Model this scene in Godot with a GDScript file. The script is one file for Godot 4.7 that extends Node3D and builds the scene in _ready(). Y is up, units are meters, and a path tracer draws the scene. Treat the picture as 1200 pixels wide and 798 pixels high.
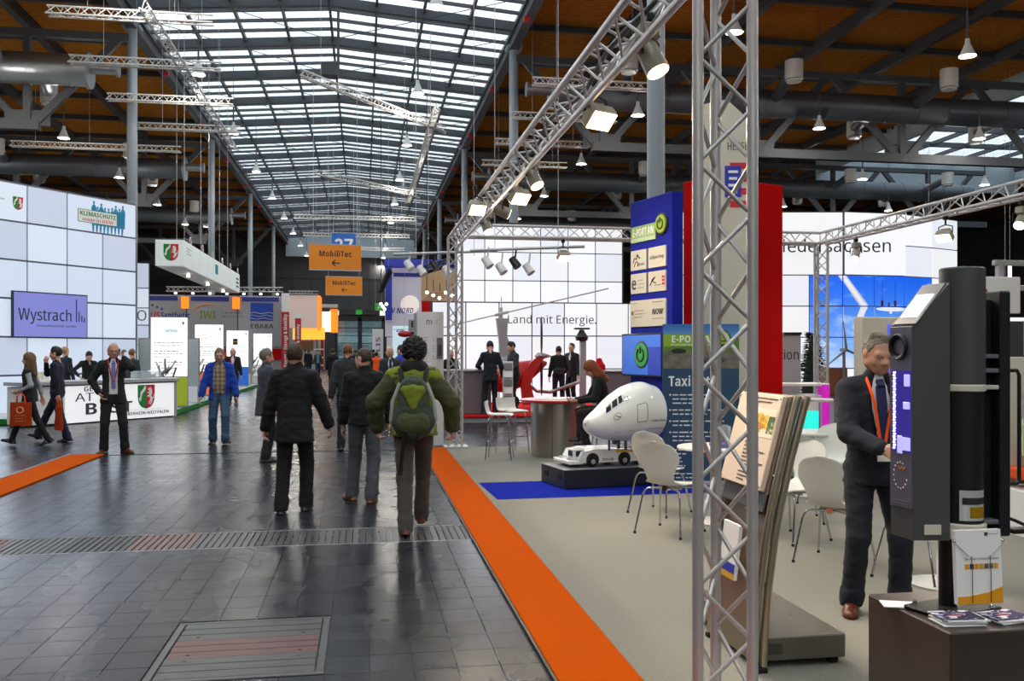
extends Node3D
# An exhibition hall seen down its main aisle. x = right, y = up, z = towards the viewer; D in the comments is depth (-z). Units are metres.

class M:  # collects the triangles of one mesh
	var v := PackedVector3Array()
	var n := PackedVector3Array()
	var uv := PackedVector2Array()
	var ix := PackedInt32Array()
	func tri(a: Vector3, b: Vector3, c: Vector3, na: Vector3, nb: Vector3, nc: Vector3, ua := Vector2.ZERO, ub := Vector2.ZERO, uc := Vector2.ZERO) -> void:
		var s := v.size()
		v.append(a); v.append(b); v.append(c)
		n.append(na); n.append(nb); n.append(nc)
		uv.append(ua); uv.append(ub); uv.append(uc)
		ix.append(s)
		if (b - a).cross(c - a).dot(na + nb + nc) > 0.0:
			ix.append(s + 2); ix.append(s + 1)
		else:
			ix.append(s + 1); ix.append(s + 2)
	func quad(a: Vector3, b: Vector3, c: Vector3, d: Vector3, nn: Vector3, u0 := Vector2(0, 1), u1 := Vector2(1, 0)) -> void:  # a b c d: around, from bottom left
		tri(a, b, c, nn, nn, nn, u0, Vector2(u1.x, u0.y), u1)
		tri(a, c, d, nn, nn, nn, u0, u1, Vector2(u0.x, u1.y))
	func flat(a: Vector3, b: Vector3, c: Vector3, d: Vector3, away: Vector3) -> void:  # quad whose normal points away from a point
		var nn := (b - a).cross(c - a).normalized()
		if nn.length_squared() < 0.5:
			nn = (c - a).cross(d - a).normalized()
		if nn.dot((a + b + c + d) * 0.25 - away) < 0.0:
			nn = -nn
		quad(a, b, c, d, nn)
	func box(c: Vector3, s: Vector3, b := Basis.IDENTITY, bev := 0.0) -> void:
		var h := s * 0.5
		bev = minf(bev, minf(h.x, minf(h.y, h.z)) * 0.8)
		for ax in 3:
			var e1 := (ax + 1) % 3
			var e2 := (ax + 2) % 3
			for sg in [-1.0, 1.0]:
				var p := Vector3.ZERO
				p[ax] = sg * h[ax]
				var d1 := Vector3.ZERO
				d1[e1] = h[e1] - bev
				var d2 := Vector3.ZERO
				d2[e2] = h[e2] - bev
				var nn := Vector3.ZERO
				nn[ax] = sg
				quad(c + b * (p - d1 - d2), c + b * (p + d1 - d2), c + b * (p + d1 + d2), c + b * (p - d1 + d2), b * nn)
		if bev <= 0.0:
			return
		for ax in 3:
			var e1 := (ax + 1) % 3
			var e2 := (ax + 2) % 3
			for s1 in [-1.0, 1.0]:
				for s2 in [-1.0, 1.0]:
					var al := Vector3.ZERO
					al[ax] = h[ax] - bev
					var p1 := Vector3.ZERO
					p1[e1] = s1 * h[e1]
					p1[e2] = s2 * (h[e2] - bev)
					var p2 := Vector3.ZERO
					p2[e1] = s1 * (h[e1] - bev)
					p2[e2] = s2 * h[e2]
					var nn := Vector3.ZERO
					nn[e1] = s1
					nn[e2] = s2
					quad(c + b * (p1 - al), c + b * (p1 + al), c + b * (p2 + al), c + b * (p2 - al), b * nn.normalized())
		for sx in [-1.0, 1.0]:
			for sy in [-1.0, 1.0]:
				for sz in [-1.0, 1.0]:
					var q := Vector3(sx, sy, sz)
					var nn := b * q.normalized()
					tri(c + b * (q * Vector3(h.x, h.y - bev, h.z - bev)), c + b * (q * Vector3(h.x - bev, h.y, h.z - bev)), c + b * (q * Vector3(h.x - bev, h.y - bev, h.z)), nn, nn, nn)
	func rod(a: Vector3, b: Vector3, r: float, sides := 8, r2 := -1.0, caps := true) -> void:
		if r2 < 0.0:
			r2 = r
		var ax := (b - a).normalized()
		var u := ax.cross(Vector3.UP if absf(ax.y) < 0.9 else Vector3.RIGHT).normalized()
		var w := ax.cross(u)
		for i in sides:
			var t0 := TAU * i / sides
			var t1 := TAU * (i + 1) / sides
			var d0 := u * cos(t0) + w * sin(t0)
			var d1 := u * cos(t1) + w * sin(t1)
			tri(a + d0 * r, a + d1 * r, b + d1 * r2, d0, d1, d1)
			tri(a + d0 * r, b + d1 * r2, b + d0 * r2, d0, d1, d0)
			if caps:
				tri(a, a + d0 * r, a + d1 * r, -ax, -ax, -ax)
				tri(b, b + d0 * r2, b + d1 * r2, ax, ax, ax)
	func tube(pts: Array, r: float, sides := 8, flat_x := 1.0) -> void:
		var k := pts.size()
		var prev_u := Vector3.ZERO
		var rings := []
		for i in k:
			var t: Vector3 = (pts[mini(i + 1, k - 1)] - pts[maxi(i - 1, 0)]).normalized()
			var u := prev_u - t * prev_u.dot(t)
			if u.length() < 0.01:
				u = t.cross(Vector3.UP if absf(t.y) < 0.9 else Vector3.RIGHT)
			u = u.normalized()
			prev_u = u
			var w := t.cross(u)
			var ring := PackedVector3Array()
			for j in sides + 1:
				ring.append(pts[i] + (u * cos(TAU * j / sides) * flat_x + w * sin(TAU * j / sides)) * r)
			rings.append(ring)
		surf(rings)
		for e in [0, k - 1]:
			var o: Vector3 = (pts[0] - pts[1] if e == 0 else pts[k - 1] - pts[k - 2]).normalized()
			for j in sides:
				tri(pts[e], rings[e][j], rings[e][j + 1], o, o, o)
	func surf(rows: Array, flip := false, uvs := false) -> void:  # a smooth sheet through rows of points; normals to the outside of a closed ring
		var nr := rows.size()
		var nc: int = rows[0].size()
		var nn := []
		var wrap: bool = rows[nr / 2][0].distance_to(rows[nr / 2][nc - 1]) < 1e-5
		for i in nr:
			var line := PackedVector3Array()
			for j in nc:
				var j0 := j - 1
				var j1 := j + 1
				if wrap:
					j0 = (j - 1 + nc - 1) % (nc - 1)
					j1 = (j + 1) % (nc - 1)
				else:
					j0 = maxi(j0, 0)
					j1 = mini(j1, nc - 1)
				var du: Vector3 = rows[i][j1] - rows[i][j0]
				var dv: Vector3 = rows[mini(i + 1, nr - 1)][j] - rows[maxi(i - 1, 0)][j]
				if du.length() < 1e-6:
					du = rows[clampi(i + (1 if i == 0 else -1), 0, nr - 1)][j1] - rows[clampi(i + (1 if i == 0 else -1), 0, nr - 1)][j0]
				var q := dv.cross(du).normalized()
				line.append(-q if flip else q)
			nn.append(line)
		for i in nr - 1:
			for j in nc - 1:
				var ua := Vector2(float(j) / (nc - 1), float(i) / (nr - 1))
				var ub := Vector2(float(j + 1) / (nc - 1), float(i) / (nr - 1))
				var uc := Vector2(float(j + 1) / (nc - 1), float(i + 1) / (nr - 1))
				var ud := Vector2(float(j) / (nc - 1), float(i + 1) / (nr - 1))
				tri(rows[i][j], rows[i][j + 1], rows[i + 1][j + 1], nn[i][j], nn[i][j + 1], nn[i + 1][j + 1], ua, ub, uc)
				tri(rows[i][j], rows[i + 1][j + 1], rows[i + 1][j], nn[i][j], nn[i + 1][j + 1], nn[i + 1][j], ua, uc, ud)
	func shell(rows: Array, th: float) -> void:  # a sheet with thickness and a rim
		var back := []
		var nr := rows.size()
		var nc: int = rows[0].size()
		for i in nr:
			var line := PackedVector3Array()
			for j in nc:
				var du: Vector3 = rows[i][mini(j + 1, nc - 1)] - rows[i][maxi(j - 1, 0)]
				var dv: Vector3 = rows[mini(i + 1, nr - 1)][j] - rows[maxi(i - 1, 0)][j]
				line.append(rows[i][j] - dv.cross(du).normalized() * th)
			back.append(line)
		surf(rows)
		surf(back, true)
		var mid: Vector3 = rows[nr / 2][nc / 2]
		for i in nr - 1:
			for j in [0, nc - 1]:
				flat(rows[i][j], rows[i + 1][j], back[i + 1][j], back[i][j], rows[i][nc / 2])
		for j in nc - 1:
			for i in [0, nr - 1]:
				flat(rows[i][j], rows[i][j + 1], back[i][j + 1], back[i][j], mid)
	func lathe(prof: Array, seg := 20, at := Vector3.ZERO, b := Basis.IDENTITY) -> void:
		for i in prof.size() - 1:
			var p: Vector2 = prof[i]
			var q: Vector2 = prof[i + 1]
			var e := (q - p)
			if e.length() < 1e-6:
				continue
			var nr := Vector2(e.y, -e.x).normalized()
			for j in seg:
				var c0 := cos(TAU * j / seg)
				var s0 := sin(TAU * j / seg)
				var c1 := cos(TAU * (j + 1) / seg)
				var s1 := sin(TAU * (j + 1) / seg)
				var n0 := b * Vector3(nr.x * c0, nr.y, nr.x * s0)
				var n1 := b * Vector3(nr.x * c1, nr.y, nr.x * s1)
				var a0 := at + b * Vector3(p.x * c0, p.y, p.x * s0)
				var a1 := at + b * Vector3(p.x * c1, p.y, p.x * s1)
				var b0 := at + b * Vector3(q.x * c0, q.y, q.x * s0)
				var b1 := at + b * Vector3(q.x * c1, q.y, q.x * s1)
				if p.x > 1e-6:
					tri(a0, a1, b1, n0, n1, n1)
				if q.x > 1e-6:
					tri(a0, b1, b0, n0, n1, n0)
	func ball(c: Vector3, r: Vector3, seg := 12, b := Basis.IDENTITY) -> void:
		var rings := seg / 2
		var rows := []
		for i in rings + 1:
			var line := PackedVector3Array()
			var t := PI * i / rings
			for j in seg + 1:
				line.append(Vector3(sin(t) * cos(TAU * j / seg), cos(t), sin(t) * sin(TAU * j / seg)))
			rows.append(line)
		for i in rings:
			for j in seg:
				var q := [rows[i][j], rows[i][j + 1], rows[i + 1][j + 1], rows[i + 1][j]]
				var g := []
				for w in q:
					g.append(b * (w / r).normalized())
				tri(c + b * (q[0] * r), c + b * (q[1] * r), c + b * (q[2] * r), g[0], g[1], g[2])
				tri(c + b * (q[0] * r), c + b * (q[2] * r), c + b * (q[3] * r), g[0], g[2], g[3])
	func slab(poly: PackedVector2Array, d: float, at := Transform3D.IDENTITY, scale := 1.0) -> void:  # polygon in x y pushed out by d along +z
		var lo := Vector2(1e9, 1e9)
		var hi := -lo
		for p in poly:
			lo = lo.min(p)
			hi = hi.max(p)
		var t := Geometry2D.triangulate_polygon(poly)
		var nz := at.basis.z.normalized()
		for i in t.size() / 3:
			var q := []
			var w := []
			for k in 3:
				var p := poly[t[i * 3 + k]]
				q.append(at * Vector3(p.x * scale, p.y * scale, d))
				w.append(Vector2((p.x - lo.x) / (hi.x - lo.x), 1.0 - (p.y - lo.y) / (hi.y - lo.y)))
			tri(q[0], q[1], q[2], nz, nz, nz, w[0], w[1], w[2])
			var o := at.basis.z.normalized() * -d
			tri(q[0] + o, q[1] + o, q[2] + o, -nz, -nz, -nz)
		var cw := Geometry2D.is_polygon_clockwise(poly)
		for i in poly.size():
			var p0 := poly[i] * scale
			var p1 := poly[(i + 1) % poly.size()] * scale
			var e := p1 - p0
			var nn := at.basis * (Vector3(-e.y, e.x, 0) if cw else Vector3(e.y, -e.x, 0)).normalized()
			quad(at * Vector3(p0.x, p0.y, 0), at * Vector3(p1.x, p1.y, 0), at * Vector3(p1.x, p1.y, d), at * Vector3(p0.x, p0.y, d), nn)
	func add(o: M, t: Transform3D) -> void:
		var s := v.size()
		var mirror := t.basis.determinant() < 0.0
		for p in o.v:
			v.append(t * p)
		for p in o.n:
			n.append((t.basis * p).normalized())
		uv.append_array(o.uv)
		for i in o.ix.size() / 3:
			ix.append(s + o.ix[i * 3])
			ix.append(s + o.ix[i * 3 + (2 if mirror else 1)])
			ix.append(s + o.ix[i * 3 + (1 if mirror else 2)])
	func mesh() -> ArrayMesh:
		var a := []
		a.resize(Mesh.ARRAY_MAX)
		a[Mesh.ARRAY_VERTEX] = v
		a[Mesh.ARRAY_NORMAL] = n
		a[Mesh.ARRAY_TEX_UV] = uv
		a[Mesh.ARRAY_INDEX] = ix
		var m := ArrayMesh.new()
		if v.size():
			m.add_surface_from_arrays(Mesh.PRIMITIVE_TRIANGLES, a)
		return m

# ---------------------------------------------------------------- naming and placing
var taken := {}
var mats := {}
var rng := RandomNumberGenerator.new()

func numbered(called: String) -> String:
	taken[called] = taken.get(called, -1) + 1
	return called if taken[called] == 0 else "%s_%03d" % [called, taken[called]]

func P(x: float, d: float, y := 0.0) -> Vector3:
	return Vector3(x, y, -d)

func tag(o: Node3D, label: String, category := "", group := "", kind := "") -> Node3D:
	if label: o.set_meta("label", label)
	if category: o.set_meta("category", category)
	if group: o.set_meta("group", group)
	if kind: o.set_meta("kind", kind)
	return o

func thing(called: String, label: String, category: String, at := Vector3.ZERO, yaw := 0.0, group := "", kind := "") -> Node3D:
	var o := Node3D.new()
	o.name = numbered(called)
	add_child(o)
	o.position = at
	o.rotation.y = deg_to_rad(yaw)
	return tag(o, label, category, group, kind)

func put(called: String, m, mt: Material, parent: Node3D = null, at := Vector3.ZERO, b := Basis.IDENTITY) -> MeshInstance3D:
	var o := MeshInstance3D.new()
	o.mesh = m.mesh() if m is M else m
	o.material_override = mt
	if parent == null:
		o.name = numbered(called)
		add_child(o)
	else:
		o.name = called
		parent.add_child(o, true)
	o.transform = Transform3D(b, at)
	return o

func bx(called: String, c: Vector3, s: Vector3, mt: Material, parent: Node3D = null, bev := 0.0, b := Basis.IDENTITY) -> MeshInstance3D:
	var m := M.new()
	m.box(Vector3.ZERO, s, b, bev)
	return put(called, m, mt, parent, c)

func dup(o: Node3D, at: Vector3, yaw: float, label: String, group := "") -> Node3D:
	var r: Node3D = o.duplicate()
	var base := String(o.name)
	if base.length() > 4 and base.substr(base.length() - 4, 1) == "_" and base.right(3).is_valid_int():
		base = base.left(base.length() - 4)
	r.name = numbered(base)
	add_child(r)
	r.position = at
	r.rotation.y = deg_to_rad(yaw)
	return tag(r, label, "", group)

# ---------------------------------------------------------------- materials
func mat(key: String, col := Color.WHITE, rough := 0.6, metal := 0.0, glow := 0.0) -> StandardMaterial3D:
	if mats.has(key):
		return mats[key]
	if col == Color.WHITE and not key.ends_with("_print") and not key.ends_with("_shirt"):
		print("undefined material ", key)
	var m := StandardMaterial3D.new()
	m.resource_name = key
	m.albedo_color = col
	m.roughness = rough
	m.metallic = metal
	if glow > 0.0:
		m.emission_enabled = true
		m.emission = col
		m.emission_energy_multiplier = glow
	mats[key] = m
	return m

func noise_tex(freq: float, lo: Color, hi: Color, size := 256, sd := 1, oct := 4, normal := false, bump := 4.0, stretch := Vector2.ONE) -> Texture2D:
	var f := FastNoiseLite.new()
	f.seed = sd
	f.frequency = freq
	f.fractal_octaves = oct
	var im := Image.create(size, size, false, Image.FORMAT_RGB8)
	for y in size:
		for x in size:
			# seamless: blend four shifted lookups
			var fx := float(x) / size
			var fy := float(y) / size
			var px := x * stretch.x
			var py := y * stretch.y
			var wx := size * stretch.x
			var wy := size * stretch.y
			var a := lerpf(lerpf(f.get_noise_2d(px, py), f.get_noise_2d(px - wx, py), fx), lerpf(f.get_noise_2d(px, py - wy), f.get_noise_2d(px - wx, py - wy), fx), fy)
			im.set_pixel(x, y, lo.lerp(hi, clampf(a * 0.9 + 0.5, 0.0, 1.0)))
	if normal:
		im.bump_map_to_normal_map(bump)
	return ImageTexture.create_from_image(im)

func tri_map(m: StandardMaterial3D, scale: float, world := true) -> StandardMaterial3D:
	m.uv1_triplanar = true
	m.uv1_world_triplanar = world
	m.uv1_scale = Vector3.ONE * scale
	return m

var cloth_normal: Texture2D
func cloth(key: String, col: Color, rough := 0.9, sheen := 0.25) -> StandardMaterial3D:
	if mats.has(key):
		return mats[key]
	var m := mat(key, col, rough)
	m.normal_enabled = true
	m.normal_texture = cloth_normal
	m.normal_scale = 0.35
	m.rim_enabled = true
	m.rim = sheen
	m.rim_tint = 0.6
	return tri_map(m, 9.0, false)

# ---------------------------------------------------------------- lettering
var fonts := {}
var text_meshes := {}
func text(parent: Node3D, s: String, at: Vector3, cap: float, mt: Material, width := 0.0, bold := false, b := Basis.IDENTITY, called := "lettering", serif := false, align := 1, light := false) -> MeshInstance3D:
	var fk := ("b" if bold else "r") + ("s" if serif else "")
	if not fonts.has(fk):
		var f := SystemFont.new()
		f.font_names = PackedStringArray(["Droid Serif" if serif else "Droid Sans"])
		f.font_weight = 700 if bold else 400
		fonts[fk] = f
	var tk := s + fk + str(align)
	if not text_meshes.has(tk):
		var t := TextMesh.new()
		t.text = s
		t.font = fonts[fk]
		t.font_size = 32
		t.pixel_size = 1.0 / (0.72 * 32.0)
		t.depth = 0.06
		t.curve_step = 2.0
		t.horizontal_alignment = HORIZONTAL_ALIGNMENT_LEFT if align == 0 else HORIZONTAL_ALIGNMENT_CENTER
		text_meshes[tk] = t
	var tm: TextMesh = text_meshes[tk]
	var sx := cap
	if width > 0.0:
		sx = width / maxf(tm.get_aabb().size.x, 0.01)
	var o := put(called, tm, mt, parent, at, b * Basis.from_scale(Vector3(sx, cap, minf(cap, 0.05))))
	return o

func lines(parent: Node3D, at: Vector3, w: float, pitch: float, counts: Array, mt: Material, b := Basis.IDENTITY, called := "print_lines") -> void:  # small print: ragged rows of words as thin raised bars
	var m := M.new()
	var y := 0.0
	for frac in counts:
		if frac > 0.0:
			var x := 0.0
			while x < w * frac:
				var l: float = minf(rng.randf_range(0.05, 0.16) * w, w * frac - x)
				m.box(Vector3(x + l * 0.5, y, 0.001), Vector3(l, pitch * 0.28, 0.002))
				x += l + pitch * 0.35
		y -= pitch
	tag(put(called, m, mt, parent, at, b), "", "", "", "stuff")

# ---------------------------------------------------------------- bodies: distance fields meshed as surface nets
func cap(P_: PackedFloat32Array, a: Vector3, b: Vector3, ra: float, rb := -1.0, s := Vector3.ONE) -> void:
	P_.append_array(PackedFloat32Array([a.x, a.y, a.z, b.x, b.y, b.z, ra, ra if rb < 0.0 else rb, s.x, s.y, s.z]))

func prim(Q: PackedFloat32Array, o: int, p: Vector3) -> float:
	var iv := Vector3(1.0 / Q[o + 8], 1.0 / Q[o + 9], 1.0 / Q[o + 10])
	var a := Vector3(Q[o], Q[o + 1], Q[o + 2])
	var q := (p - a) * iv
	var ba := (Vector3(Q[o + 3], Q[o + 4], Q[o + 5]) - a) * iv
	var l := ba.length_squared()
	var h := clampf(q.dot(ba) / l, 0.0, 1.0) if l > 1e-9 else 0.0
	return ((q - ba * h).length() - lerpf(Q[o + 6], Q[o + 7], h)) * minf(Q[o + 8], minf(Q[o + 9], Q[o + 10]))

func sdf(Q: PackedFloat32Array, cuts: Array, S: PackedFloat32Array, cell: float, k: float, amp := 0.0, freq := 9.0, sd := 1) -> M:
	var out := M.new()
	var nq := Q.size() / 11
	var ns := S.size() / 11
	var lo := Vector3.ONE * 1e9
	var hi := -lo
	for i in nq:
		var o := i * 11
		var r := maxf(Q[o + 6], Q[o + 7]) * Vector3(Q[o + 8], Q[o + 9], Q[o + 10])
		for e in [0, 3]:
			var p := Vector3(Q[o + e], Q[o + e + 1], Q[o + e + 2])
			lo = lo.min(p - r)
			hi = hi.max(p + r)
	lo -= Vector3.ONE * (cell * 2.0 + k)
	hi += Vector3.ONE * (cell * 2.0 + k)
	const B := 4
	var bs := B * cell
	var R := 0.8661 * bs
	var nb := Vector3i(((hi - lo) / bs).ceil())
	var f := PackedFloat32Array()
	f.resize((B + 1) * (B + 1) * (B + 1))
	var verts := PackedVector3Array()
	var at := {}
	var edges := PackedInt64Array()
	var ds := PackedFloat32Array()
	ds.resize(nq)
	var corner := [0, 1, 5, 6, 25, 26, 30, 31]
	for bxi in nb.x:
		for byi in nb.y:
			for bzi in nb.z:
				var org := lo + Vector3(bxi, byi, bzi) * bs
				var c := org + Vector3.ONE * (bs * 0.5)
				var dmin := 1e9
				for i in nq:
					ds[i] = prim(Q, i * 11, c)
					dmin = minf(dmin, ds[i])
				if dmin > R + k:
					continue
				var near_cut := false
				var outside := false
				for q in cuts:
					var cd: float = q[0].dot(c) - q[1]
					if cd > R:
						outside = true
					elif cd > -R:
						near_cut = true
				if outside:
					continue
				for i in ns:
					var sdv := prim(S, i * 11, c)
					if sdv < R:
						near_cut = true
				if dmin < -R and not near_cut:
					continue
				var act := PackedInt32Array()
				for i in nq:
					if ds[i] < dmin + 2.0 * R + 2.0 * k:
						act.append(i * 11)
				var w := 0
				var neg := 0
				for x in B + 1:
					for y in B + 1:
						for z in B + 1:
							var p := org + Vector3(x, y, z) * cell
							var d := 1e9
							for o in act:
								var a := Vector3(Q[o], Q[o + 1], Q[o + 2])
								var sc := Vector3(Q[o + 8], Q[o + 9], Q[o + 10])
								var q := (p - a) / sc
								var ba := (Vector3(Q[o + 3], Q[o + 4], Q[o + 5]) - a) / sc
								var l := ba.length_squared()
								var h := clampf(q.dot(ba) / l, 0.0, 1.0) if l > 1e-9 else 0.0
								var e := ((q - ba * h).length() - lerpf(Q[o + 6], Q[o + 7], h)) * minf(sc.x, minf(sc.y, sc.z))
								var t := k - absf(d - e)
								d = minf(d, e)
								if t > 0.0:
									d -= t * t / (4.0 * k)
							for q in cuts:
								d = maxf(d, q[0].dot(p) - q[1])
							for i in ns:
								d = maxf(d, -prim(S, i * 11, p))
							f[w] = d
							w += 1
							if d < 0.0:
								neg += 1
				if neg == 0 or neg == w:
					continue
				for x in B:
					for y in B:
						for z in B:
							var o := (x * 5 + y) * 5 + z
							var mask := 0
							for i in 8:
								if f[o + corner[i]] < 0.0:
									mask |= 1 << i
							if mask == 0 or mask == 255:
								continue
							var sum := Vector3.ZERO
							var cnt := 0
							for e in 12:
								var i0: int = [0, 2, 4, 6, 0, 1, 4, 5, 0, 1, 2, 3][e]
								var i1: int = [1, 3, 5, 7, 2, 3, 6, 7, 4, 5, 6, 7][e]
								if ((mask >> i0) & 1) != ((mask >> i1) & 1):
									var f0 := f[o + corner[i0]]
									var f1 := f[o + corner[i1]]
									var t := f0 / (f0 - f1)
									var p0 := Vector3((i0 >> 2) & 1, (i0 >> 1) & 1, i0 & 1)
									var p1 := Vector3((i1 >> 2) & 1, (i1 >> 1) & 1, i1 & 1)
									sum += p0.lerp(p1, t)
									cnt += 1
							var gx := bxi * B + x
							var gy := byi * B + y
							var gz := bzi * B + z
							var key := (gx * 2048 + gy) * 2048 + gz
							at[key] = verts.size()
							verts.append(lo + (Vector3(gx, gy, gz) + sum / cnt) * cell)
							var s0 := mask & 1
							if s0 != ((mask >> 4) & 1):
								edges.append(key * 8 + s0 * 4)
							if s0 != ((mask >> 2) & 1):
								edges.append(key * 8 + 1 + s0 * 4)
							if s0 != ((mask >> 1) & 1):
								edges.append(key * 8 + 2 + s0 * 4)
	var ix := PackedInt32Array()
	const KX := 2048 * 2048
	const KY := 2048
	for e in edges:
		var key := e / 8
		var axis := e & 3
		var pos := (e & 4) != 0
		var d1 := KY if axis == 0 else (1 if axis == 1 else KX)
		var d2 := 1 if axis == 0 else (KX if axis == 1 else KY)
		var a = at.get(key)
		var b = at.get(key - d1)
		var c = at.get(key - d1 - d2)
		var d = at.get(key - d2)
		if a == null or b == null or c == null or d == null:
			continue
		if pos:
			ix.append_array(PackedInt32Array([a, c, b, a, d, c]))
		else:
			ix.append_array(PackedInt32Array([a, b, c, a, c, d]))
	var nm := PackedVector3Array()
	nm.resize(verts.size())
	for pass_no in (2 if amp > 0.0 else 1):
		nm.fill(Vector3.ZERO)
		for i in ix.size() / 3:
			var g := (verts[ix[i * 3 + 2]] - verts[ix[i * 3]]).cross(verts[ix[i * 3 + 1]] - verts[ix[i * 3]])
			for j in 3:
				nm[ix[i * 3 + j]] += g
		for i in nm.size():
			nm[i] = nm[i].normalized()
		if pass_no == 0 and amp > 0.0:
			var nz := FastNoiseLite.new()
			nz.seed = sd
			nz.frequency = 1.0
			nz.fractal_octaves = 2
			for i in verts.size():
				var q := verts[i] * freq
				verts[i] += nm[i] * amp * nz.get_noise_3d(q.x, q.y * 1.7, q.z)
	out.v = verts
	out.n = nm
	out.uv.resize(verts.size())
	out.ix = ix
	return out

# ---------------------------------------------------------------- people
var cache := {}
func head_mesh(cell: float) -> M:
	var key := "head%f" % cell
	if not cache.has(key):
		var Q := PackedFloat32Array()
		var S := PackedFloat32Array()
		cap(Q, Vector3(0, .165, 0), Vector3(0, .165, 0), .1, -1, Vector3(.78, 1, .97))
		cap(Q, Vector3(0, .125, .034), Vector3(0, .072, .043), .062, .047, Vector3(.95, 1, .92))
		cap(Q, Vector3(0, .045, .072), Vector3(0, .047, .07), .019)
		cap(Q, Vector3(0, .146, .094), Vector3(0, .110, .116), .008, .0135)
		cap(Q, Vector3(-.012, .106, .104), Vector3(.012, .106, .104), .009)
		cap(Q, Vector3(-.034, .159, .083), Vector3(.034, .159, .083), .014)
		cap(Q, Vector3(-.022, .076, .080), Vector3(.022, .076, .080), .016)
		for sx in [-1, 1]:
			cap(Q, Vector3(sx * .037, .107, .062), Vector3(sx * .04, .11, .055), .026)
			cap(Q, Vector3(sx * .084, .14, -.002), Vector3(sx * .08, .108, .004), .022, .017, Vector3(.35, 1, .75))
			cap(Q, Vector3(sx * .058, .085, .02), Vector3(sx * .028, .052, .055), .024, .02)
			cap(S, Vector3(sx * .032, .137, .106), Vector3(sx * .032, .137, .106), .0145, -1, Vector3(1.25, .9, 1))
		cap(Q, Vector3(0, -.07, -.014), Vector3(0, .07, -.004), .056, .053)
		cache[key] = sdf(Q, [], S, cell, .026)
	return cache[key]

func hair_mesh(style: String, cell: float) -> M:
	var key := style + str(cell)
	if cache.has(key):
		return cache[key]
	var Q := PackedFloat32Array()
	var S := PackedFloat32Array()
	var cuts := []
	var amp := .006
	var fr := 42.0
	var crown := Vector3(.80, 1, .98)
	match style:
		"side":
			cap(Q, Vector3(0, .168, -.008), Vector3(0, .168, -.008), .106, -1, Vector3(.80, 1, .98))
			cap(Q, Vector3(.03, .255, .05), Vector3(-.04, .262, .0), .022)
			cuts = [[Vector3(0, -.5, .866), -.052], [Vector3(0, -1, -.2), -.085]]
			amp = .006
			fr = 40.0
		"short":
			cap(Q, Vector3(0, .172, -.006), Vector3(0, .172, -.006), .110, -1, crown)
			cap(Q, Vector3(0, .255, .035), Vector3(-.02, .26, .0), .028)
			cuts = [[Vector3(0, -.5, .866), -.035], [Vector3(0, -1, -.2), -.088]]
			amp = .0045
			fr = 34.0
		"crop":
			cap(Q, Vector3(0, .168, -.004), Vector3(0, .168, -.004), .106, -1, crown)
			cuts = [[Vector3(0, -.5, .866), -.033], [Vector3(0, -1, -.25), -.092]]
			amp = .004
		"curly":
			cap(Q, Vector3(0, .185, -.008), Vector3(0, .185, -.008), .126, -1, Vector3(.9, 1, .98))
			cuts = [[Vector3(0, -.5, .866), -.03], [Vector3(0, -1, -.2), -.075]]
			amp = .022
			fr = 30.0
		"rim":
			cap(Q, Vector3(0, .162, -.004), Vector3(0, .162, -.004), .1045, -1, Vector3(.82, 1, .98))
			cuts = [[Vector3(0, -.3, .954), -.04], [Vector3(0, -1, -.2), -.085], [Vector3(0, .9, .43), .152]]
			amp = .003
		"long":
			cap(Q, Vector3(0, .172, -.006), Vector3(0, .172, -.006), .113, -1, Vector3(.84, 1, 1))
			for sx in [-1, 1]:
				cap(Q, Vector3(sx * .06, .16, -.01), Vector3(sx * .075, -.06, .01), .04, .036, Vector3(.8, 1, 1.2))
				cap(Q, Vector3(sx * .035, .14, -.05), Vector3(sx * .05, -.14, -.085), .06, .04)
			cap(S, Vector3(0, .13, .11), Vector3(0, .03, .12), .078, .075, Vector3(.85, 1.1, 1))
			amp = .008
			fr = 28.0
		"tail":
			cap(Q, Vector3(0, .17, -.006), Vector3(0, .17, -.006), .108, -1, crown)
			cap(Q, Vector3(0, .18, -.105), Vector3(.0, .06, -.14), .034, .022)
			cuts = [[Vector3(0, -.5, .866), -.025], [Vector3(0, -1, -.9), -.03]]
			amp = .005
	cache[key] = sdf(Q, cuts, S, cell, .02, amp, fr)
	return cache[key]

func hand_mesh(curl: float, cell: float) -> M:  # a left hand: fingers down, palm to -x, thumb forward
	var key := "hand%f_%f" % [curl, cell]
	if cache.has(key):
		return cache[key]
	var Q := PackedFloat32Array()
	var zs := [.031, .011, -.010, -.029]
	var ln := [[.036, .024, .02], [.04, .027, .021], [.037, .025, .02], [.029, .019, .018]]
	for i in 4:
		var kn := Vector3(0, -.092 + absf(i - 1) * .004, zs[i])
		cap(Q, Vector3(0, -.005, zs[i] * .55), kn, .0155, .0115)
		var p := kn
		var ang := 0.0
		for j in 3:
			ang += curl * [.35, .55, .4][j] * (1.0 + .12 * i)
			var q: Vector3 = p + Vector3(-sin(ang), -cos(ang), zs[i] * .12) * ln[i][j]
			cap(Q, p, q, .0095 - j * .0008, .0088 - j * .0009)
			p = q
	cap(Q, Vector3(-.004, -.02, .02), Vector3(-.014, -.05, .046), .015, .012)
	cap(Q, Vector3(-.014, -.05, .046), Vector3(-.02 - curl * .012, -.078, .052 - curl * .012), .0115, .0095)
	cap(Q, Vector3(0, .03, 0), Vector3(0, -.015, 0), .026, .022, Vector3(.75, 1, 1.1))
	cache[key] = sdf(Q, [], PackedFloat32Array(), cell, .008)
	return cache[key]

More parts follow.
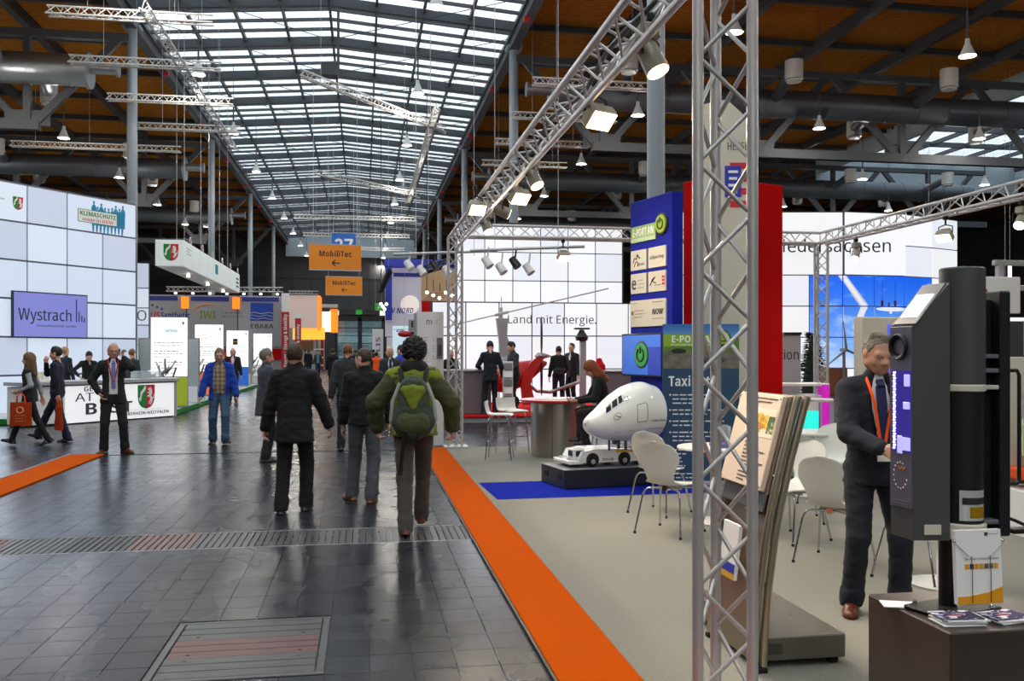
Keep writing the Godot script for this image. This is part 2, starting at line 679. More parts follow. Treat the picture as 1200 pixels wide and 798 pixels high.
func shoe_mesh(cell: float, boot := false) -> M:
	var key := "shoe%f%s" % [cell, boot]
	if cache.has(key):
		return cache[key]
	var Q := PackedFloat32Array()
	cap(Q, Vector3(0, .035, -.045), Vector3(0, .032, .05), .044, .046, Vector3(.85, 1, 1))
	cap(Q, Vector3(0, .028, .06), Vector3(.004, .022, .145), .046, .036, Vector3(1, .85, 1))
	cap(Q, Vector3(0, .05, -.03), Vector3(0, .13 if boot else .095, -.028), .044, .044, Vector3(.85, 1, 1))
	cap(Q, Vector3(0, .012, -.06), Vector3(0, .012, .13), .046, .044, Vector3(.95, .4, 1))
	cache[key] = sdf(Q, [[Vector3(0, -1, 0), 0.0]], PackedFloat32Array(), cell, .02)
	return cache[key]

func ik(a: Vector3, b: Vector3, l1: float, l2: float, hint: Vector3) -> Array:
	var d := b - a
	var dist := d.length()
	if dist > (l1 + l2) * .998:
		b = a + d.normalized() * (l1 + l2) * .998
		d = b - a
		dist = d.length()
	var x := (l1 * l1 - l2 * l2 + dist * dist) / (2.0 * dist)
	var h := sqrt(maxf(l1 * l1 - x * x, 0.0))
	var u := d / dist
	var w := (hint - u * hint.dot(u)).normalized()
	return [a + u * x + w * h, b]

# c: H height, cell, hip, lean, side, legs [left ankle, right ankle], toes [yaw, yaw], arms [left wrist, right wrist], elbow hints, head [yaw, pitch], wear
func figure(label: String, at: Vector3, yaw: float, c: Dictionary, group := "") -> Dictionary:
	var t := thing("person", label, "person", at, yaw, group)
	var s: float = c.get("H", 1.75) / 1.75
	var cell: float = c.get("cell", .016)
	var fine: float = c.get("fine", cell * .4)
	var hip: Vector3 = c.get("hip", Vector3(0, .93, 0)) * s
	var lean: float = c.get("lean", 2.0)
	var tilt := Basis(Vector3(0, 0, 1), deg_to_rad(c.get("side", 0.0))) * Basis(Vector3(1, 0, 0), deg_to_rad(lean)) * Basis(Vector3(0, 1, 0), deg_to_rad(c.get("twist", 0.0)))
	var up := tilt * Vector3.UP
	var waist := hip + up * (.15 * s)
	var chest := hip + up * (.36 * s)
	var neck := hip + up * (.555 * s)
	var pivot := hip + up * (.57 * s) + tilt * Vector3(0, 0, -.01 * s)
	var wsh: float = c.get("shoulders", .162)
	var sh := [hip + tilt * (Vector3(wsh, .482, -.008) * s), hip + tilt * (Vector3(-wsh, .482, -.008) * s)]
	var hj := [hip + Vector3(.09, -.02, 0) * s, hip + Vector3(-.09, -.02, 0) * s]
	var legs: Array = c.get("legs", [Vector3(.1, .085, .02), Vector3(-.1, .085, -.02)])
	var arms: Array = c.get("arms", [Vector3(.27, .86, .06), Vector3(-.27, .86, .06)])
	var hints: Array = c.get("hints", [Vector3(.5, 0, -1), Vector3(-.5, 0, -1)])
	var khint: Array = c.get("knees", [Vector3(.12, 0, 1), Vector3(-.12, 0, 1)])
	var kn := []
	var an := []
	var el := []
	var wr := []
	for i in 2:
		var g := ik(hj[i], legs[i] * s, .425 * s, .42 * s, khint[i])
		kn.append(g[0])
		an.append(g[1])
		g = ik(sh[i], arms[i] * s, .29 * s, .258 * s, hints[i])
		el.append(g[0])
		wr.append(g[1])
	var skin: Material = mat(c.get("skin", "skin_fair"))
	# the body: one surface under the clothes, with head and hands on finer grids
	var Q := PackedFloat32Array()
	cap(Q, hip + Vector3(-.05, .02, 0) * s, hip + Vector3(.05, .02, 0) * s, .098 * s, -1, Vector3(1, 1, .8))
	cap(Q, waist, chest + up * .06 * s, .1 * s, .125 * s, Vector3(1, 1, .62))
	cap(Q, sh[0], sh[1], .05 * s, -1, Vector3(1, 1, .9))
	cap(Q, neck, pivot + up * .05 * s, .053 * s, .052 * s)
	for i in 2:
		cap(Q, hj[i], kn[i], .07 * s, .048 * s)
		cap(Q, kn[i], an[i], .046 * s, .034 * s)
		cap(Q, sh[i], el[i], .045 * s, .036 * s)
		cap(Q, el[i], wr[i], .036 * s, .024 * s)
	var body := sdf(Q, [], PackedFloat32Array(), maxf(cell * 1.3, .018), .03)
	var hd: Array = c.get("head", [0.0, 0.0])
	var hb := tilt * Basis(Vector3.UP, deg_to_rad(hd[0])) * Basis(Vector3.RIGHT, deg_to_rad(hd[1])) * Basis(Vector3.BACK, deg_to_rad(hd[2] if hd.size() > 2 else 0.0))
	var hx := Transform3D(hb.scaled(Vector3.ONE * s), pivot)
	body.add(head_mesh(fine), hx)
	var curls: Array = c.get("curls", [.8, .8])
	var thumbs: Array = c.get("thumbs", [Vector3(0, 0, 1), Vector3(0, 0, 1)])
	var hands := []
	for i in 2:
		var y: Vector3 = -(wr[i] - el[i]).normalized()
		if c.has("hand_dir") and c.hand_dir[i] != null:
			y = -(c.hand_dir[i] as Vector3).normalized()
		var z: Vector3 = (thumbs[i] - y * y.dot(thumbs[i])).normalized()
		var b := Basis(y.cross(z), y, z)
		var hs := s * float(c.get("hand_scale", 1.0))
		var hxf := Transform3D((b * Basis.from_scale(Vector3(hs if i == 0 else -hs, hs, hs))), wr[i])
		hands.append(hxf)
		body.add(hand_mesh(curls[i], fine * .9), hxf)
	put("body", body, skin, t)
	var w: Dictionary = c.get("wear", {})
	if w.has("trousers"):
		Q = PackedFloat32Array()
		var r: float = w.get("leg", 1.0)
		cap(Q, hip + Vector3(-.055, .0, -.008) * s, hip + Vector3(.055, .0, -.008) * s, .112 * s, -1, Vector3(1, 1, .88))
		cap(Q, hip + Vector3(0, .0, 0) * s, waist, .125 * s, .125 * s, Vector3(1, 1, .76))
		for i in 2:
			cap(Q, hj[i], kn[i], .098 * s, .069 * r * s)
			cap(Q, kn[i], an[i] + (an[i] - kn[i]).normalized() * .05 * s, .068 * r * s, .064 * r * s)
			if w.get("sag", true):
				var q: Vector3 = an[i].lerp(kn[i], .05)
				cap(Q, q + Vector3(0, 0, .012), q + Vector3(0, .02, .016), .066 * r * s)
		var lowest: float = minf(legs[0].y, legs[1].y)
		put("trousers", sdf(Q, [[Vector3(0, -1, 0), -.035 * s if not c.get("seated", false) else .02], [up, up.dot(waist) + .02]], PackedFloat32Array(), cell, .028, .007, 8.0), mat(w.trousers), t)
	for i in 2:
		var fy: Array = c.get("toes", [8.0, -8.0])
		var fp: Array = c.get("pitch", [0.0, 0.0])
		var fb := Basis(Vector3.UP, deg_to_rad(fy[i])) * Basis(Vector3.RIGHT, deg_to_rad(fp[i]))
		var sm := M.new()
		sm.add(shoe_mesh(maxf(fine, .007), w.get("boots", false)), Transform3D(fb.scaled(Vector3.ONE * s), Vector3.ZERO))
		put("shoe", sm, mat(w.get("shoes", "shoe_black")), t, an[i] + fb * Vector3(0, -.085 * s, .01))
	var torso := func(g: float, hem: float, skirt: float, sleeves: float, collar: float) -> PackedFloat32Array:
		var T := PackedFloat32Array()
		var belly: float = c.get("belly", 0.0)
		for i in 2:
			cap(T, neck - up * .035 * s, sh[i], (.052 + g) * s, (.054 + g) * s, Vector3(1, 1, .95))
		cap(T, waist + tilt * Vector3(0, 0, belly), chest + up * .05 * s, (.135 + g + belly * .5) * s, (.152 + g) * s, Vector3(1, 1, .68))
		var hp := hip + Vector3(0, hem - .93, 0) * s
		if hem < 1.04:
			cap(T, waist, hp, (.136 + g) * s, (.138 + g + skirt) * s, Vector3(1, 1, .8))
		for i in 2:
			if sleeves > 0.0:
				cap(T, sh[i], el[i], (.055 + g) * s, (.044 + g * .9) * s)
				cap(T, el[i], el[i].lerp(wr[i], sleeves), (.044 + g * .9) * s, (.034 + g * .8) * s)
		if collar > 0.0:
			cap(T, neck - up * .03 * s, neck + up * collar * s + tilt * Vector3(0, 0, .005), (.062 + g * .7) * s, (.056 + g * .7) * s)
		return T
	for layer in w.get("layers", []):
		var V := PackedFloat32Array()
		var hem: float = layer.get("hem", .82)
		var cuts := [[-up if hem > .9 else Vector3(0, -1, 0), (-up).dot(hip + up * (hem - .93) * s) if hem > .9 else -(hip.y + (hem - .93) * s)]]
		if layer.has("open"):
			var o: Array = layer.open  # [how low, half width at the top, half width below]
			cap(V, hip + tilt * (Vector3(0, .60, .13) * s), hip + tilt * (Vector3(0, o[0] - .93, .17) * s), o[1] * s, o[2] * s, Vector3(1, 1, 1.0))
		var T: PackedFloat32Array = torso.call(layer.get("g", .01), hem, layer.get("skirt", 0.01), layer.get("sleeves", .92), layer.get("collar", .02))
		for e in layer.get("more", []):
			cap(T, hip + tilt * ((e[0] as Vector3) * s), hip + tilt * ((e[1] as Vector3) * s), e[2] * s, e[3] * s, e[4] if e.size() > 4 else Vector3.ONE)
		put(layer.part, sdf(T, cuts, V, cell, .026, layer.get("fold", .007), 7.0, int(hem * 100)), mat(layer.mat), t)
	var hs: String = c.get("hair", "short")
	if hs != "":
		put("hair", hair_mesh(hs, maxf(fine, .007)), mat(c.get("hair_mat", "hair_dark")), t, hx.origin, hx.basis)
	if c.get("face", false):
		var em := M.new()
		em.ball(Vector3.ZERO, Vector3.ONE * .0125, 10)
		for sx in [-1, 1]:
			var e := put("eye", em, mat("eye_white"), t, hx * Vector3(sx * .032, .137, .083), hx.basis)
			var im := M.new()
			im.ball(Vector3(0, -.001, .008), Vector3(.0062, .0062, .0055), 8)
			put("iris", im, mat("eye_dark"), e)
			var bm := M.new()
			bm.tube([Vector3(-.017, -.002, -.004), Vector3(0, .004, .002), Vector3(.015, 0, -.002)], .0038, 5)
			put("eyebrow", bm, mat(c.get("hair_mat", "hair_dark")), t, hx * Vector3(sx * .032, .158, .096), hx.basis)
		var lm := M.new()
		lm.tube([Vector3(-.022, -.001, -.007), Vector3(-.008, .002, 0), Vector3(.008, .002, 0), Vector3(.022, -.001, -.007)], .0042, 6)
		put("mouth", lm, mat("lips"), t, hx * Vector3(0, .078, .0955), hx.basis)
	return {"node": t, "s": s, "hip": hip, "tilt": tilt, "up": up, "neck": neck, "chest": chest, "waist": waist, "sh": sh, "el": el, "wr": wr, "kn": kn, "an": an, "hx": hx, "hands": hands}

# ---------------------------------------------------------------- the hall
const XL := -8.2   # left and right edge of the glass roof
const XR := 5.7
const XM := -1.25
const EY := 13.7

func lattice(called: String, label: String, category: String, a: Vector3, b: Vector3, offs: Array, rc: float, rb: float, pitch: float, mt: Material, pieces: bool, group := "", phase := 0.0) -> Node3D:
	# chords run from a to b at the given offsets; every pair of neighbouring chords is joined by a zigzag
	var t := thing(called, label, category, a, 0.0, group)
	var d := b - a
	var ln := d.length()
	var ax := d / ln
	for o in offs:
		var m := M.new()
		m.rod(o, o + d, rc, 12 if pieces else 6)
		put("chord", m, mt, t)
	var joined := M.new()
	var k := offs.size()
	for i in (k if k > 2 else 1):
		var p: Vector3 = offs[i]
		var q: Vector3 = offs[(i + 1) % k]
		var n := int((ln - phase) / pitch)
		for j in n:
			var s0 := ax * (phase + pitch * j)
			var s1 := ax * (phase + pitch * (j + 0.5))
			var s2 := ax * (phase + pitch * (j + 1))
			for e in [[p + s0, q + s1], [q + s1, p + s2]]:
				var f: Vector3 = e[0] + (e[1] - e[0]).normalized() * rc
				var g: Vector3 = e[1] - (e[1] - e[0]).normalized() * rc
				if pieces:
					var m := M.new()
					m.rod(f, g, rb, 8, -1.0, false)
					put("brace", m, mt, t)
				else:
					joined.rod(f, g, rb, 5, -1.0, false)
	if not pieces:
		tag(put("lattice", joined, mt, t), "", "", "", "stuff")
	return t

func glow_wall(t: Node3D, xs: Array, ys: Array, z: float, mts: Array, gap := .035, skip := []) -> void:  # panels between the given lines, each a piece of its own
	for i in xs.size() - 1:
		for j in ys.size() - 1:
			if [i, j] in skip:
				continue
			var m := M.new()
			m.box(Vector3.ZERO, Vector3(xs[i + 1] - xs[i] - gap, ys[j + 1] - ys[j] - gap, .04), Basis.IDENTITY, .006)
			put("panel", m, mts[(i * 3 + j * 5 + i * j) % mts.size()], t, Vector3((xs[i] + xs[i + 1]) * .5, (ys[j] + ys[j + 1]) * .5, z))

func area(parent: Node3D, at: Vector3, size: Vector2, col: Color, e: float, b := Basis.IDENTITY) -> void:
	var l := AreaLight3D.new()
	l.name = "area_light"
	parent.add_child(l, true)
	l.area_size = size
	l.light_color = col
	l.light_energy = e
	l.area_range = 60.0
	l.area_attenuation = 2.0
	l.shadow_enabled = true
	l.transform = Transform3D(b * Basis(Vector3.UP, PI), at)   # the light shines along -z of its own axes, out of the panel's face

func crest(parent: Node3D, at: Vector3, h: float, b := Basis.IDENTITY) -> void:  # green and red halves, white river, white horse, rose
	var root := Transform3D(b.scaled(Vector3.ONE * h), at)
	var side := PackedVector2Array()
	for i in 13:
		var t := i / 12.0
		side.append(Vector2(.42 * sqrt(maxf(0.0, 1.0 - pow(t, 2.6))), .12 - t * .62))
	var left := PackedVector2Array([Vector2(0, -.5), Vector2(0, .5), Vector2(-.42, .5)])
	var right := PackedVector2Array([Vector2(0, .5), Vector2(0, -.5)])
	for i in side.size() - 1:
		left.append(Vector2(-side[i].x, side[i].y))
	for i in range(side.size() - 2, -1, -1):
		right.append(side[i])
	right.append(Vector2(.42, .5))
	var parts := [["green_field", left, "crest_green", .008], ["red_field", right, "crest_red", .008]]
	var river := PackedVector2Array()
	for i in 9:
		var t := i / 8.0
		river.append(Vector2(-.02 - .30 * t + .035 * sin(t * 9.0), .42 - .62 * t))
	for i in range(8, -1, -1):
		var t := i / 8.0
		river.append(Vector2(-.02 - .30 * t + .035 * sin(t * 9.0) - .07, .44 - .58 * t + .06))
	parts.append(["river", river, "print_white", .012])
	var horse := PackedVector2Array([Vector2(.10, -.30), Vector2(.14, -.18), Vector2(.19, -.14), Vector2(.17, -.02), Vector2(.10, .02), Vector2(.06, -.03), Vector2(.04, .01), Vector2(.09, .08), Vector2(.15, .08), Vector2(.12, .15), Vector2(.05, .15), Vector2(.06, .2), Vector2(.14, .2), Vector2(.13, .28), Vector2(.07, .3), Vector2(.1, .36), Vector2(.17, .37), Vector2(.19, .42), Vector2(.22, .38), Vector2(.28, .3), Vector2(.29, .16), Vector2(.25, .05), Vector2(.29, -.03), Vector2(.36, .0), Vector2(.34, .14), Vector2(.39, .06), Vector2(.38, -.07), Vector2(.31, -.1), Vector2(.31, -.2), Vector2(.25, -.27), Vector2(.22, -.35), Vector2(.17, -.33), Vector2(.21, -.25), Vector2(.23, -.19), Vector2(.18, -.22), Vector2(.15, -.3)])
	parts.append(["horse", horse, "print_white", .012])
	for p in parts:
		var m := M.new()
		m.slab(p[1], p[3], root)
		put(p[0], m, mat(p[2]), parent)
	var r := M.new()
	for i in 5:
		r.ball(root * Vector3(.055 * sin(TAU * i / 5), -.40 + .055 * cos(TAU * i / 5), .012), Vector3(.035, .035, .006) * h, 8, b)
	put("rose", r, mat("crest_rose"), parent)

func make_materials() -> void:
	cloth_normal = noise_tex(.09, Color.BLACK, Color.WHITE, 256, 3, 4, true, 3.0)
	var stain := noise_tex(.02, Color(.6, .6, .62), Color(1, 1, 1), 512, 11, 5)
	var fine := noise_tex(.12, Color(.84, .84, .84), Color(1, 1, 1), 256, 5, 3)
	var rough := noise_tex(.012, Color(.82, .82, .82), Color(1, 1, 1), 256, 7, 3)
	var bump := noise_tex(.2, Color.BLACK, Color.WHITE, 256, 9, 4, true, 2.0)
	var tones := [Color(.168, .184, .212), Color(.186, .2, .225), Color(.152, .168, .2), Color(.196, .205, .222), Color(.174, .185, .204)]
	for i in tones.size():
		var m := mat("slate_tile_%d" % i, tones[i], .30)
		m.albedo_texture = stain
		m.roughness_texture = rough
		m.metallic_specular = .27
		tri_map(m, .35)
	for e in [["carpet_grey", Color(.575, .565, .53)], ["carpet_orange", Color(.80, .33, .02)], ["carpet_blue", Color(.10, .16, .62)], ["carpet_red", Color(.80, .12, .13)], ["carpet_green", Color(.12, .55, .22)], ["floor_white", Color(.72, .73, .73)]]:
		var m := mat(e[0], e[1], .95)
		m.albedo_texture = fine
		m.normal_enabled = true
		m.normal_texture = bump
		m.normal_scale = .5
		m.metallic_specular = .12
		tri_map(m, 2.5)
	var wood := mat("ceiling_wood", Color(.82, .53, .20), .9)
	wood.metallic_specular = .15
	wood.albedo_texture = noise_tex(.03, Color(.72, .68, .62), Color(1, 1, 1), 256, 21, 4, false, 1.0, Vector2(1.0, 5.0))
	tri_map(wood, .22)
	var s := mat("steel_grey", Color(.285, .30, .325), .65)
	s.albedo_texture = fine
	tri_map(s, .6)
	mat("steel_dark", Color(.20, .20, .215), .6)
	mat("glazing_bar", Color(.30, .30, .32), .6)
	mat("column_paint", Color(.50, .54, .58), .5)
	mat("galvanised", Color(.62, .64, .66), .38, .85)
	mat("duct_dark", Color(.34, .36, .39), .45, .5)
	mat("alu", Color(.76, .75, .75), .36, .45)
	mat("alu_matt", Color(.68, .68, .69), .45, .4)
	mat("truss_white", Color(.80, .79, .77), .5, .2)
	mat("chrome", Color(.80, .80, .82), .12, 1.0)
	mat("brushed_steel", Color(.66, .65, .63), .32, .9)
	mat("black_metal", Color(.06, .06, .065), .5, .2)
	mat("black_plastic", Color(.05, .05, .055), .45)
	mat("rubber", Color(.03, .03, .03), .8)
	mat("wall_dark", Color(.26, .26, .27), .85)
	mat("wall_trim", Color(.16, .16, .17), .7)
	mat("gable_panel", Color(.62, .67, .70), .7)
	mat("red_paint", Color(.70, .08, .07), .5)
	mat("white_paint", Color(.88, .88, .88), .45)
	mat("white_gloss", Color(.88, .88, .865), .16)
	mat("offwhite", Color(.80, .78, .72), .6)
	mat("print_white", Color(.93, .93, .93), .6)
	mat("print_black", Color(.07, .07, .08), .6)
	mat("print_grey", Color(.45, .45, .47), .6)
	mat("print_dark_grey", Color(.26, .26, .28), .6)
	mat("crest_green", Color(.05, .52, .20), .5)
	mat("crest_red", Color(.80, .10, .14), .5)
	mat("crest_rose", Color(.55, .25, .35), .5)
	mat("sign_orange", Color(.93, .55, .07), .5)
	mat("sign_blue", Color(.08, .38, .75), .5)
	mat("green_edge", Color(.06, .50, .18), .5)
	mat("graphite", Color(.29, .295, .30), .5, .15)
	mat("graphite_light", Color(.44, .44, .47), .5, .2)
	mat("wood_brown", Color(.45, .30, .18), .6)
	mat("grey_panel", Color(.60, .60, .63), .6)
	mat("lamp_shade", Color(.75, .75, .74), .4, .3)
	mat("lamp_glow", Color(1.0, .97, .90), .5, 0.0, 3.0)
	mat("spot_glow", Color(1.0, .90, .72), .5, 0.0, 5.0)
	mat("tube_pink", Color(1.0, .80, .95), .5, 0.0, 2.0)
	mat("skin_fair", Color(.80, .62, .53), .5)
	mat("skin_ruddy", Color(.74, .55, .46), .5)
	mat("lips", Color(.58, .33, .30), .5)
	mat("eye_white", Color(.88, .87, .85), .2)
	mat("eye_dark", Color(.09, .07, .06), .15)
	mat("hair_dark", Color(.085, .065, .05), .65)
	mat("hair_brown", Color(.22, .14, .09), .6)
	mat("hair_grey", Color(.42, .39, .35), .65)
	mat("hair_blond", Color(.62, .50, .32), .6)
	mat("hair_lightbrown", Color(.42, .29, .18), .6)
	mat("hair_red", Color(.52, .25, .07), .6)
	mat("shoe_black", Color(.045, .04, .04), .4)
	mat("shoe_brown", Color(.33, .15, .07), .35)
	mat("shoe_tan", Color(.50, .29, .16), .5)
	for e in [["black_cloth", Color(.055, .06, .072)], ["black_trouser", Color(.06, .062, .07)], ["navy_suit", Color(.085, .10, .15)], ["charcoal_suit", Color(.10, .10, .11)], ["grey_jean", Color(.30, .31, .34)], ["olive_jacket", Color(.25, .26, .15)], ["lime", Color(.43, .48, .10)], ["taupe_trouser", Color(.29, .27, .26)], ["blue_jean", Color(.22, .33, .44)], ["dark_jean", Color(.10, .13, .22)], ["blue_anorak", Color(.05, .22, .62)], ["white_shirt", Color(.86, .86, .88)], ["grey_shirt", Color(.58, .60, .64)], ["dark_vest", Color(.14, .13, .14)], ["navy_knit", Color(.07, .09, .17)], ["grey_coat", Color(.25, .27, .31)], ["slate_coat", Color(.17, .18, .20)], ["hi_vis", Color(.95, .35, .08)], ["teal_shirt", Color(.30, .55, .56)], ["maroon", Color(.35, .06, .10)], ["tie_blue", Color(.42, .48, .68)], ["tie_navy", Color(.12, .15, .32)], ["bag_orange", Color(.82, .30, .05)], ["lanyard_red", Color(.75, .16, .16)], ["lanyard_orange", Color(.93, .33, .05)], ["pack_grey", Color(.23, .27, .22)], ["pack_green", Color(.27, .30, .18)]]:
		cloth(e[0], e[1])

func build_hall() -> void:
	# floor: a slab, then the tiles
	var fl := tag(bx("floor", Vector3(0, -.16, -31), Vector3(124, .3, 148), mat("slate_tile_2")), "dark slate tiled hall floor of the main aisle", "", "", "structure") as MeshInstance3D
	var off := -fl.position
	var cw := .234
	var rd := .27
	var x0 := -4.18
	var tiles := []
	for k in 4:
		var m := M.new()
		m.box(Vector3.ZERO, Vector3(cw - .004, .02, rd - .004), Basis(Vector3(1, 0, 0), [.0003, -.0003, 0.0, .0002][k]) * Basis(Vector3(0, 0, 1), [.0003, .0003, -.0003, 0.0][k]), .0007)
		tiles.append(m.mesh())
	rng.seed = 4
	for j in 13:
		for i in 22:
			var d := 4.54 + rd * (j + .5)
			if i >= 13 and i < 17 and j >= 1 and j < 5:
				continue
			put("tile", tiles[rng.randi() % 4], mat("slate_tile_%d" % (rng.randi() % 5)), fl, off + P(x0 + cw * (i + .5), d, -.0105 + rng.randf() * .0004))
	var far := M.new()
	var fields := [[x0, 22, 4.0, 2], [x0, 22, 8.78, 25], [x0 - cw * 16, 38, 15.64, 110], [.98, 36, 15.80, 19]]
	for f in fields:
		for j in f[3]:
			for i in f[1]:
				var c := P(f[0] + cw * (i + .5), f[2] + rd * (j + .5), -.0102 + rng.randf() * .0005)
				if c.x < -4.95 and -c.z > 22.0 + (c.x + 6.9) * 1.2:
					continue
				var h := Vector3(cw - .005, 0, rd - .005) * .5
				var tl := Vector3(rng.randf_range(-.0001, .0001), 0, rng.randf_range(-.0001, .0001))
				var q := [Vector3(-h.x, 0, -h.z), Vector3(h.x, 0, -h.z), Vector3(h.x, 0, h.z), Vector3(-h.x, 0, h.z)]
				var e := []
				for p in q:
					e.append(c + p + Vector3(0, .010 + p.x * tl.x * 4 + p.z * tl.z * 4, 0))
				far.quad(e[0], e[1], e[2], e[3], Vector3.UP)
				for k in 4:
					far.flat(e[k], e[(k + 1) % 4], e[(k + 1) % 4] - Vector3(0, .01, 0), e[k] - Vector3(0, .01, 0), c)
	tag(put("tile_field", far, mat("slate_tile_0"), fl, off), "", "", "", "stuff")
	# drain across the aisle
	var dr := thing("drain_channel", "long slotted drain grate crossing the dark aisle floor", "drain", P(-1.6, 8.41), 0.0, "", "structure")
	bx("channel", Vector3(0, -.03, 0), Vector3(5.16, .03, .70), mat("black_metal"), dr)
	for z in [-.348, .348]:
		bx("rim", Vector3(0, -.006, z), Vector3(5.16, .014, .012), mat("alu_matt"), dr)
	mat("slat_grey", Color(.25, .25, .26), .42, .3)
	mat("slat_rust", Color(.42, .30, .28), .5, .2)
	mat("slat_dark", Color(.17, .17, .18), .45, .3)
	var sl := M.new()
	sl.box(Vector3.ZERO, Vector3(.048, .016, .68), Basis.IDENTITY, .003)
	var slm := sl.mesh()
	for i in 86:
		var g := i / 9
		put("slat", slm, mat(["slat_grey", "slat_rust", "slat_grey", "slat_dark", "slat_rust", "slat_grey", "slat_dark", "slat_grey", "slat_grey", "slat_dark"][g % 10]), dr, Vector3(-2.55 + i * .06, -.009 + (.002 if i % 9 == 0 else 0.0), 0))
	# hatch with planks
	var ht := thing("floor_hatch", "square floor hatch of worn planks, some stained red", "hatch", P(-.67, 5.35), 0.0, "", "structure")
	bx("pit", Vector3(0, -.04, 0), Vector3(.93, .03, 1.07), mat("black_metal"), ht)
	for e in [[Vector3(0, -.008, .5), Vector3(.93, .018, .04)], [Vector3(0, -.008, -.5), Vector3(.93, .018, .04)], [Vector3(-.44, -.008, 0), Vector3(.04, .018, .96)], [Vector3(.44, -.008, 0), Vector3(.04, .018, .96)]]:
		bx("frame", e[0], e[1], mat("slat_grey"), ht, .003)
	var pw := mat("hatch_plank", Color(.27, .265, .275), .42)
	pw.albedo_texture = noise_tex(.02, Color(.45, .45, .47), Color(1, 1, 1), 256, 31, 4, false, 1.0, Vector2(1, 6))
	tri_map(pw, .8)
	var pr := mat("hatch_plank_red", Color(.46, .22, .21), .45)
	pr.albedo_texture = pw.albedo_texture
	tri_map(pr, .8)
	for i in 9:
		bx("plank", Vector3(0, -.007 - (i % 3) * .0008, -.425 + i * .106), Vector3(.82, .016, .1015), pr if i in [3, 4, 5] else pw, ht, .002)
		for x in ([-.3, .31] if i in [2, 5, 6] else []):
			var m := M.new()
			m.rod(Vector3(x, 0, -.425 + i * .106), Vector3(x, .002, -.425 + i * .106), .012, 8)
			put("bolt", m, mat("black_metal"), ht)
	# raised stand floors
	var cf := thing("stand_floor", "pale grey carpeted stand floor with orange border beside the aisle", "carpet", Vector3.ZERO, 0.0, "", "structure")
	bx("grey_carpet", P(7.2, 8.8, .013), Vector3(11.58, .026, 13.7), mat("carpet_grey"), cf, .004)
	bx("orange_border", P(1.195, 8.8, .0135), Vector3(.43, .027, 13.7), mat("carpet_orange"), cf, .004)
	bx("blue_carpet", P(2.85, 10.72, .0275), Vector3(2.76, .005, 1.30), mat("carpet_blue"), cf, .001, Basis(Vector3.UP, deg_to_rad(2.0)))
	bx("edge_strip", P(.972, 8.8, .009), Vector3(.016, .018, 13.7), mat("black_metal"), cf)
	var lf := thing("stand_floor", "orange carpet strip edging a dark platform left of the aisle", "carpet", Vector3.ZERO, 0.0, "", "structure")
	bx("orange_border", P(-4.45, 9.8, .011), Vector3(.52, .022, 11.6), mat("carpet_orange"), lf, .003)
	bx("dark_platform", P(-9.7, 9.8, .014), Vector3(9.94, .028, 11.6), mat("slate_tile_3"), lf, .003)
	bx("edge_strip", P(-4.722, 9.8, .016), Vector3(.02, .036, 11.6), mat("alu_matt"), lf)
	bx("end_strip", P(-9.7, 15.605, .012), Vector3(9.94, .03, .012), mat("alu_matt"), lf)
	# ceiling
	var ce := thing("ceiling", "timber boarded hall ceiling with dark steel beams on both sides of the glass roof", "ceiling", Vector3.ZERO, 0.0, "", "structure")
	for e in [[-60.0, XL - .25], [XR + .25, 29.5], [44.0, 62.0]]:
		bx("timber_deck", Vector3((e[0] + e[1]) * .5, 14.55, -31), Vector3(e[1] - e[0], .3, 148), mat("ceiling_wood"), ce)
		var x: float = e[0] if e[0] > 0 else e[1]
		while x >= e[0] - .01 and x <= e[1] + .01:
			bx("joist", Vector3(x, 14.18, -31), Vector3(.26, .46, 147), mat("steel_dark"), ce)
			x += 4.1 if e[0] > 0 else -4.1
	for i in 24:
		var d := 4.25 * i + .2
		bx("purlin", P(-30.2, d, 14.28), Vector3(43.0, .24, .16), mat("steel_dark"), ce)
		bx("purlin", P(17.7, d, 14.28), Vector3(23.4, .24, .16), mat("steel_dark"), ce)
	# glass roof
	var sk := thing("window_1", "long pitched glass roof over the main aisle", "window", Vector3.ZERO, 0.0, "", "structure")
	var roof := func(x: float) -> float: return EY + .42 + .54 * (1.0 - absf(x - XM) / 6.95)
	var gl := mat("roof_glass", Color(.92, .97, .99, .05), .05)
	gl.transparency = BaseMaterial3D.TRANSPARENCY_ALPHA
	var bay := 13.9 / 8.0
	var rl := 4.25 / 4.0
	var rest := M.new()
	var slope := atan(.54 / 6.95)
	var pn := []
	for sg in [1.0, -1.0]:
		var m := M.new()
		m.box(Vector3.ZERO, Vector3(bay - .10, .02, rl - .09), Basis(Vector3(0, 0, 1), slope * sg))
		pn.append(m.mesh())
	for j in range(-27, 104):
		var d := -9.0 + rl * (j + .5)
		for i in 8:
			var x := XL + bay * (i + .5)
			var c := P(x, d, roof.call(x) + .06)
			if d > 28.0 and d < 28.0 + rl * 37.5:
				put("pane", pn[0 if i < 4 else 1], gl, sk, c)
			else:
				rest.box(c, Vector3(bay - .10, .02, rl - .09), Basis(Vector3(0, 0, 1), slope * (1.0 if i < 4 else -1.0)))
	tag(put("pane_field", rest, gl, sk), "", "", "", "stuff")
	for i in 9:
		var x := XL + bay * i
		bx("rafter", P(x, 31.5, roof.call(x) - .02), Vector3(.09, .20, 140.0), mat("glazing_bar"), sk)
	for j in range(-27, 105):
		var d := -9.0 + rl * j
		var main := j % 4 == 0
		for sg in [1.0, -1.0]:
			var x: float = XM - 3.475 * sg
			var b := Basis(Vector3(0, 0, 1), slope * sg)
			bx("crossbeam" if main else "glazing_bar", P(x, d, roof.call(x) - (.12 if main else .0)), Vector3(6.98, .34 if main else .12, .20 if main else .09), mat("steel_grey" if main else "glazing_bar"), sk, 0.0, b)
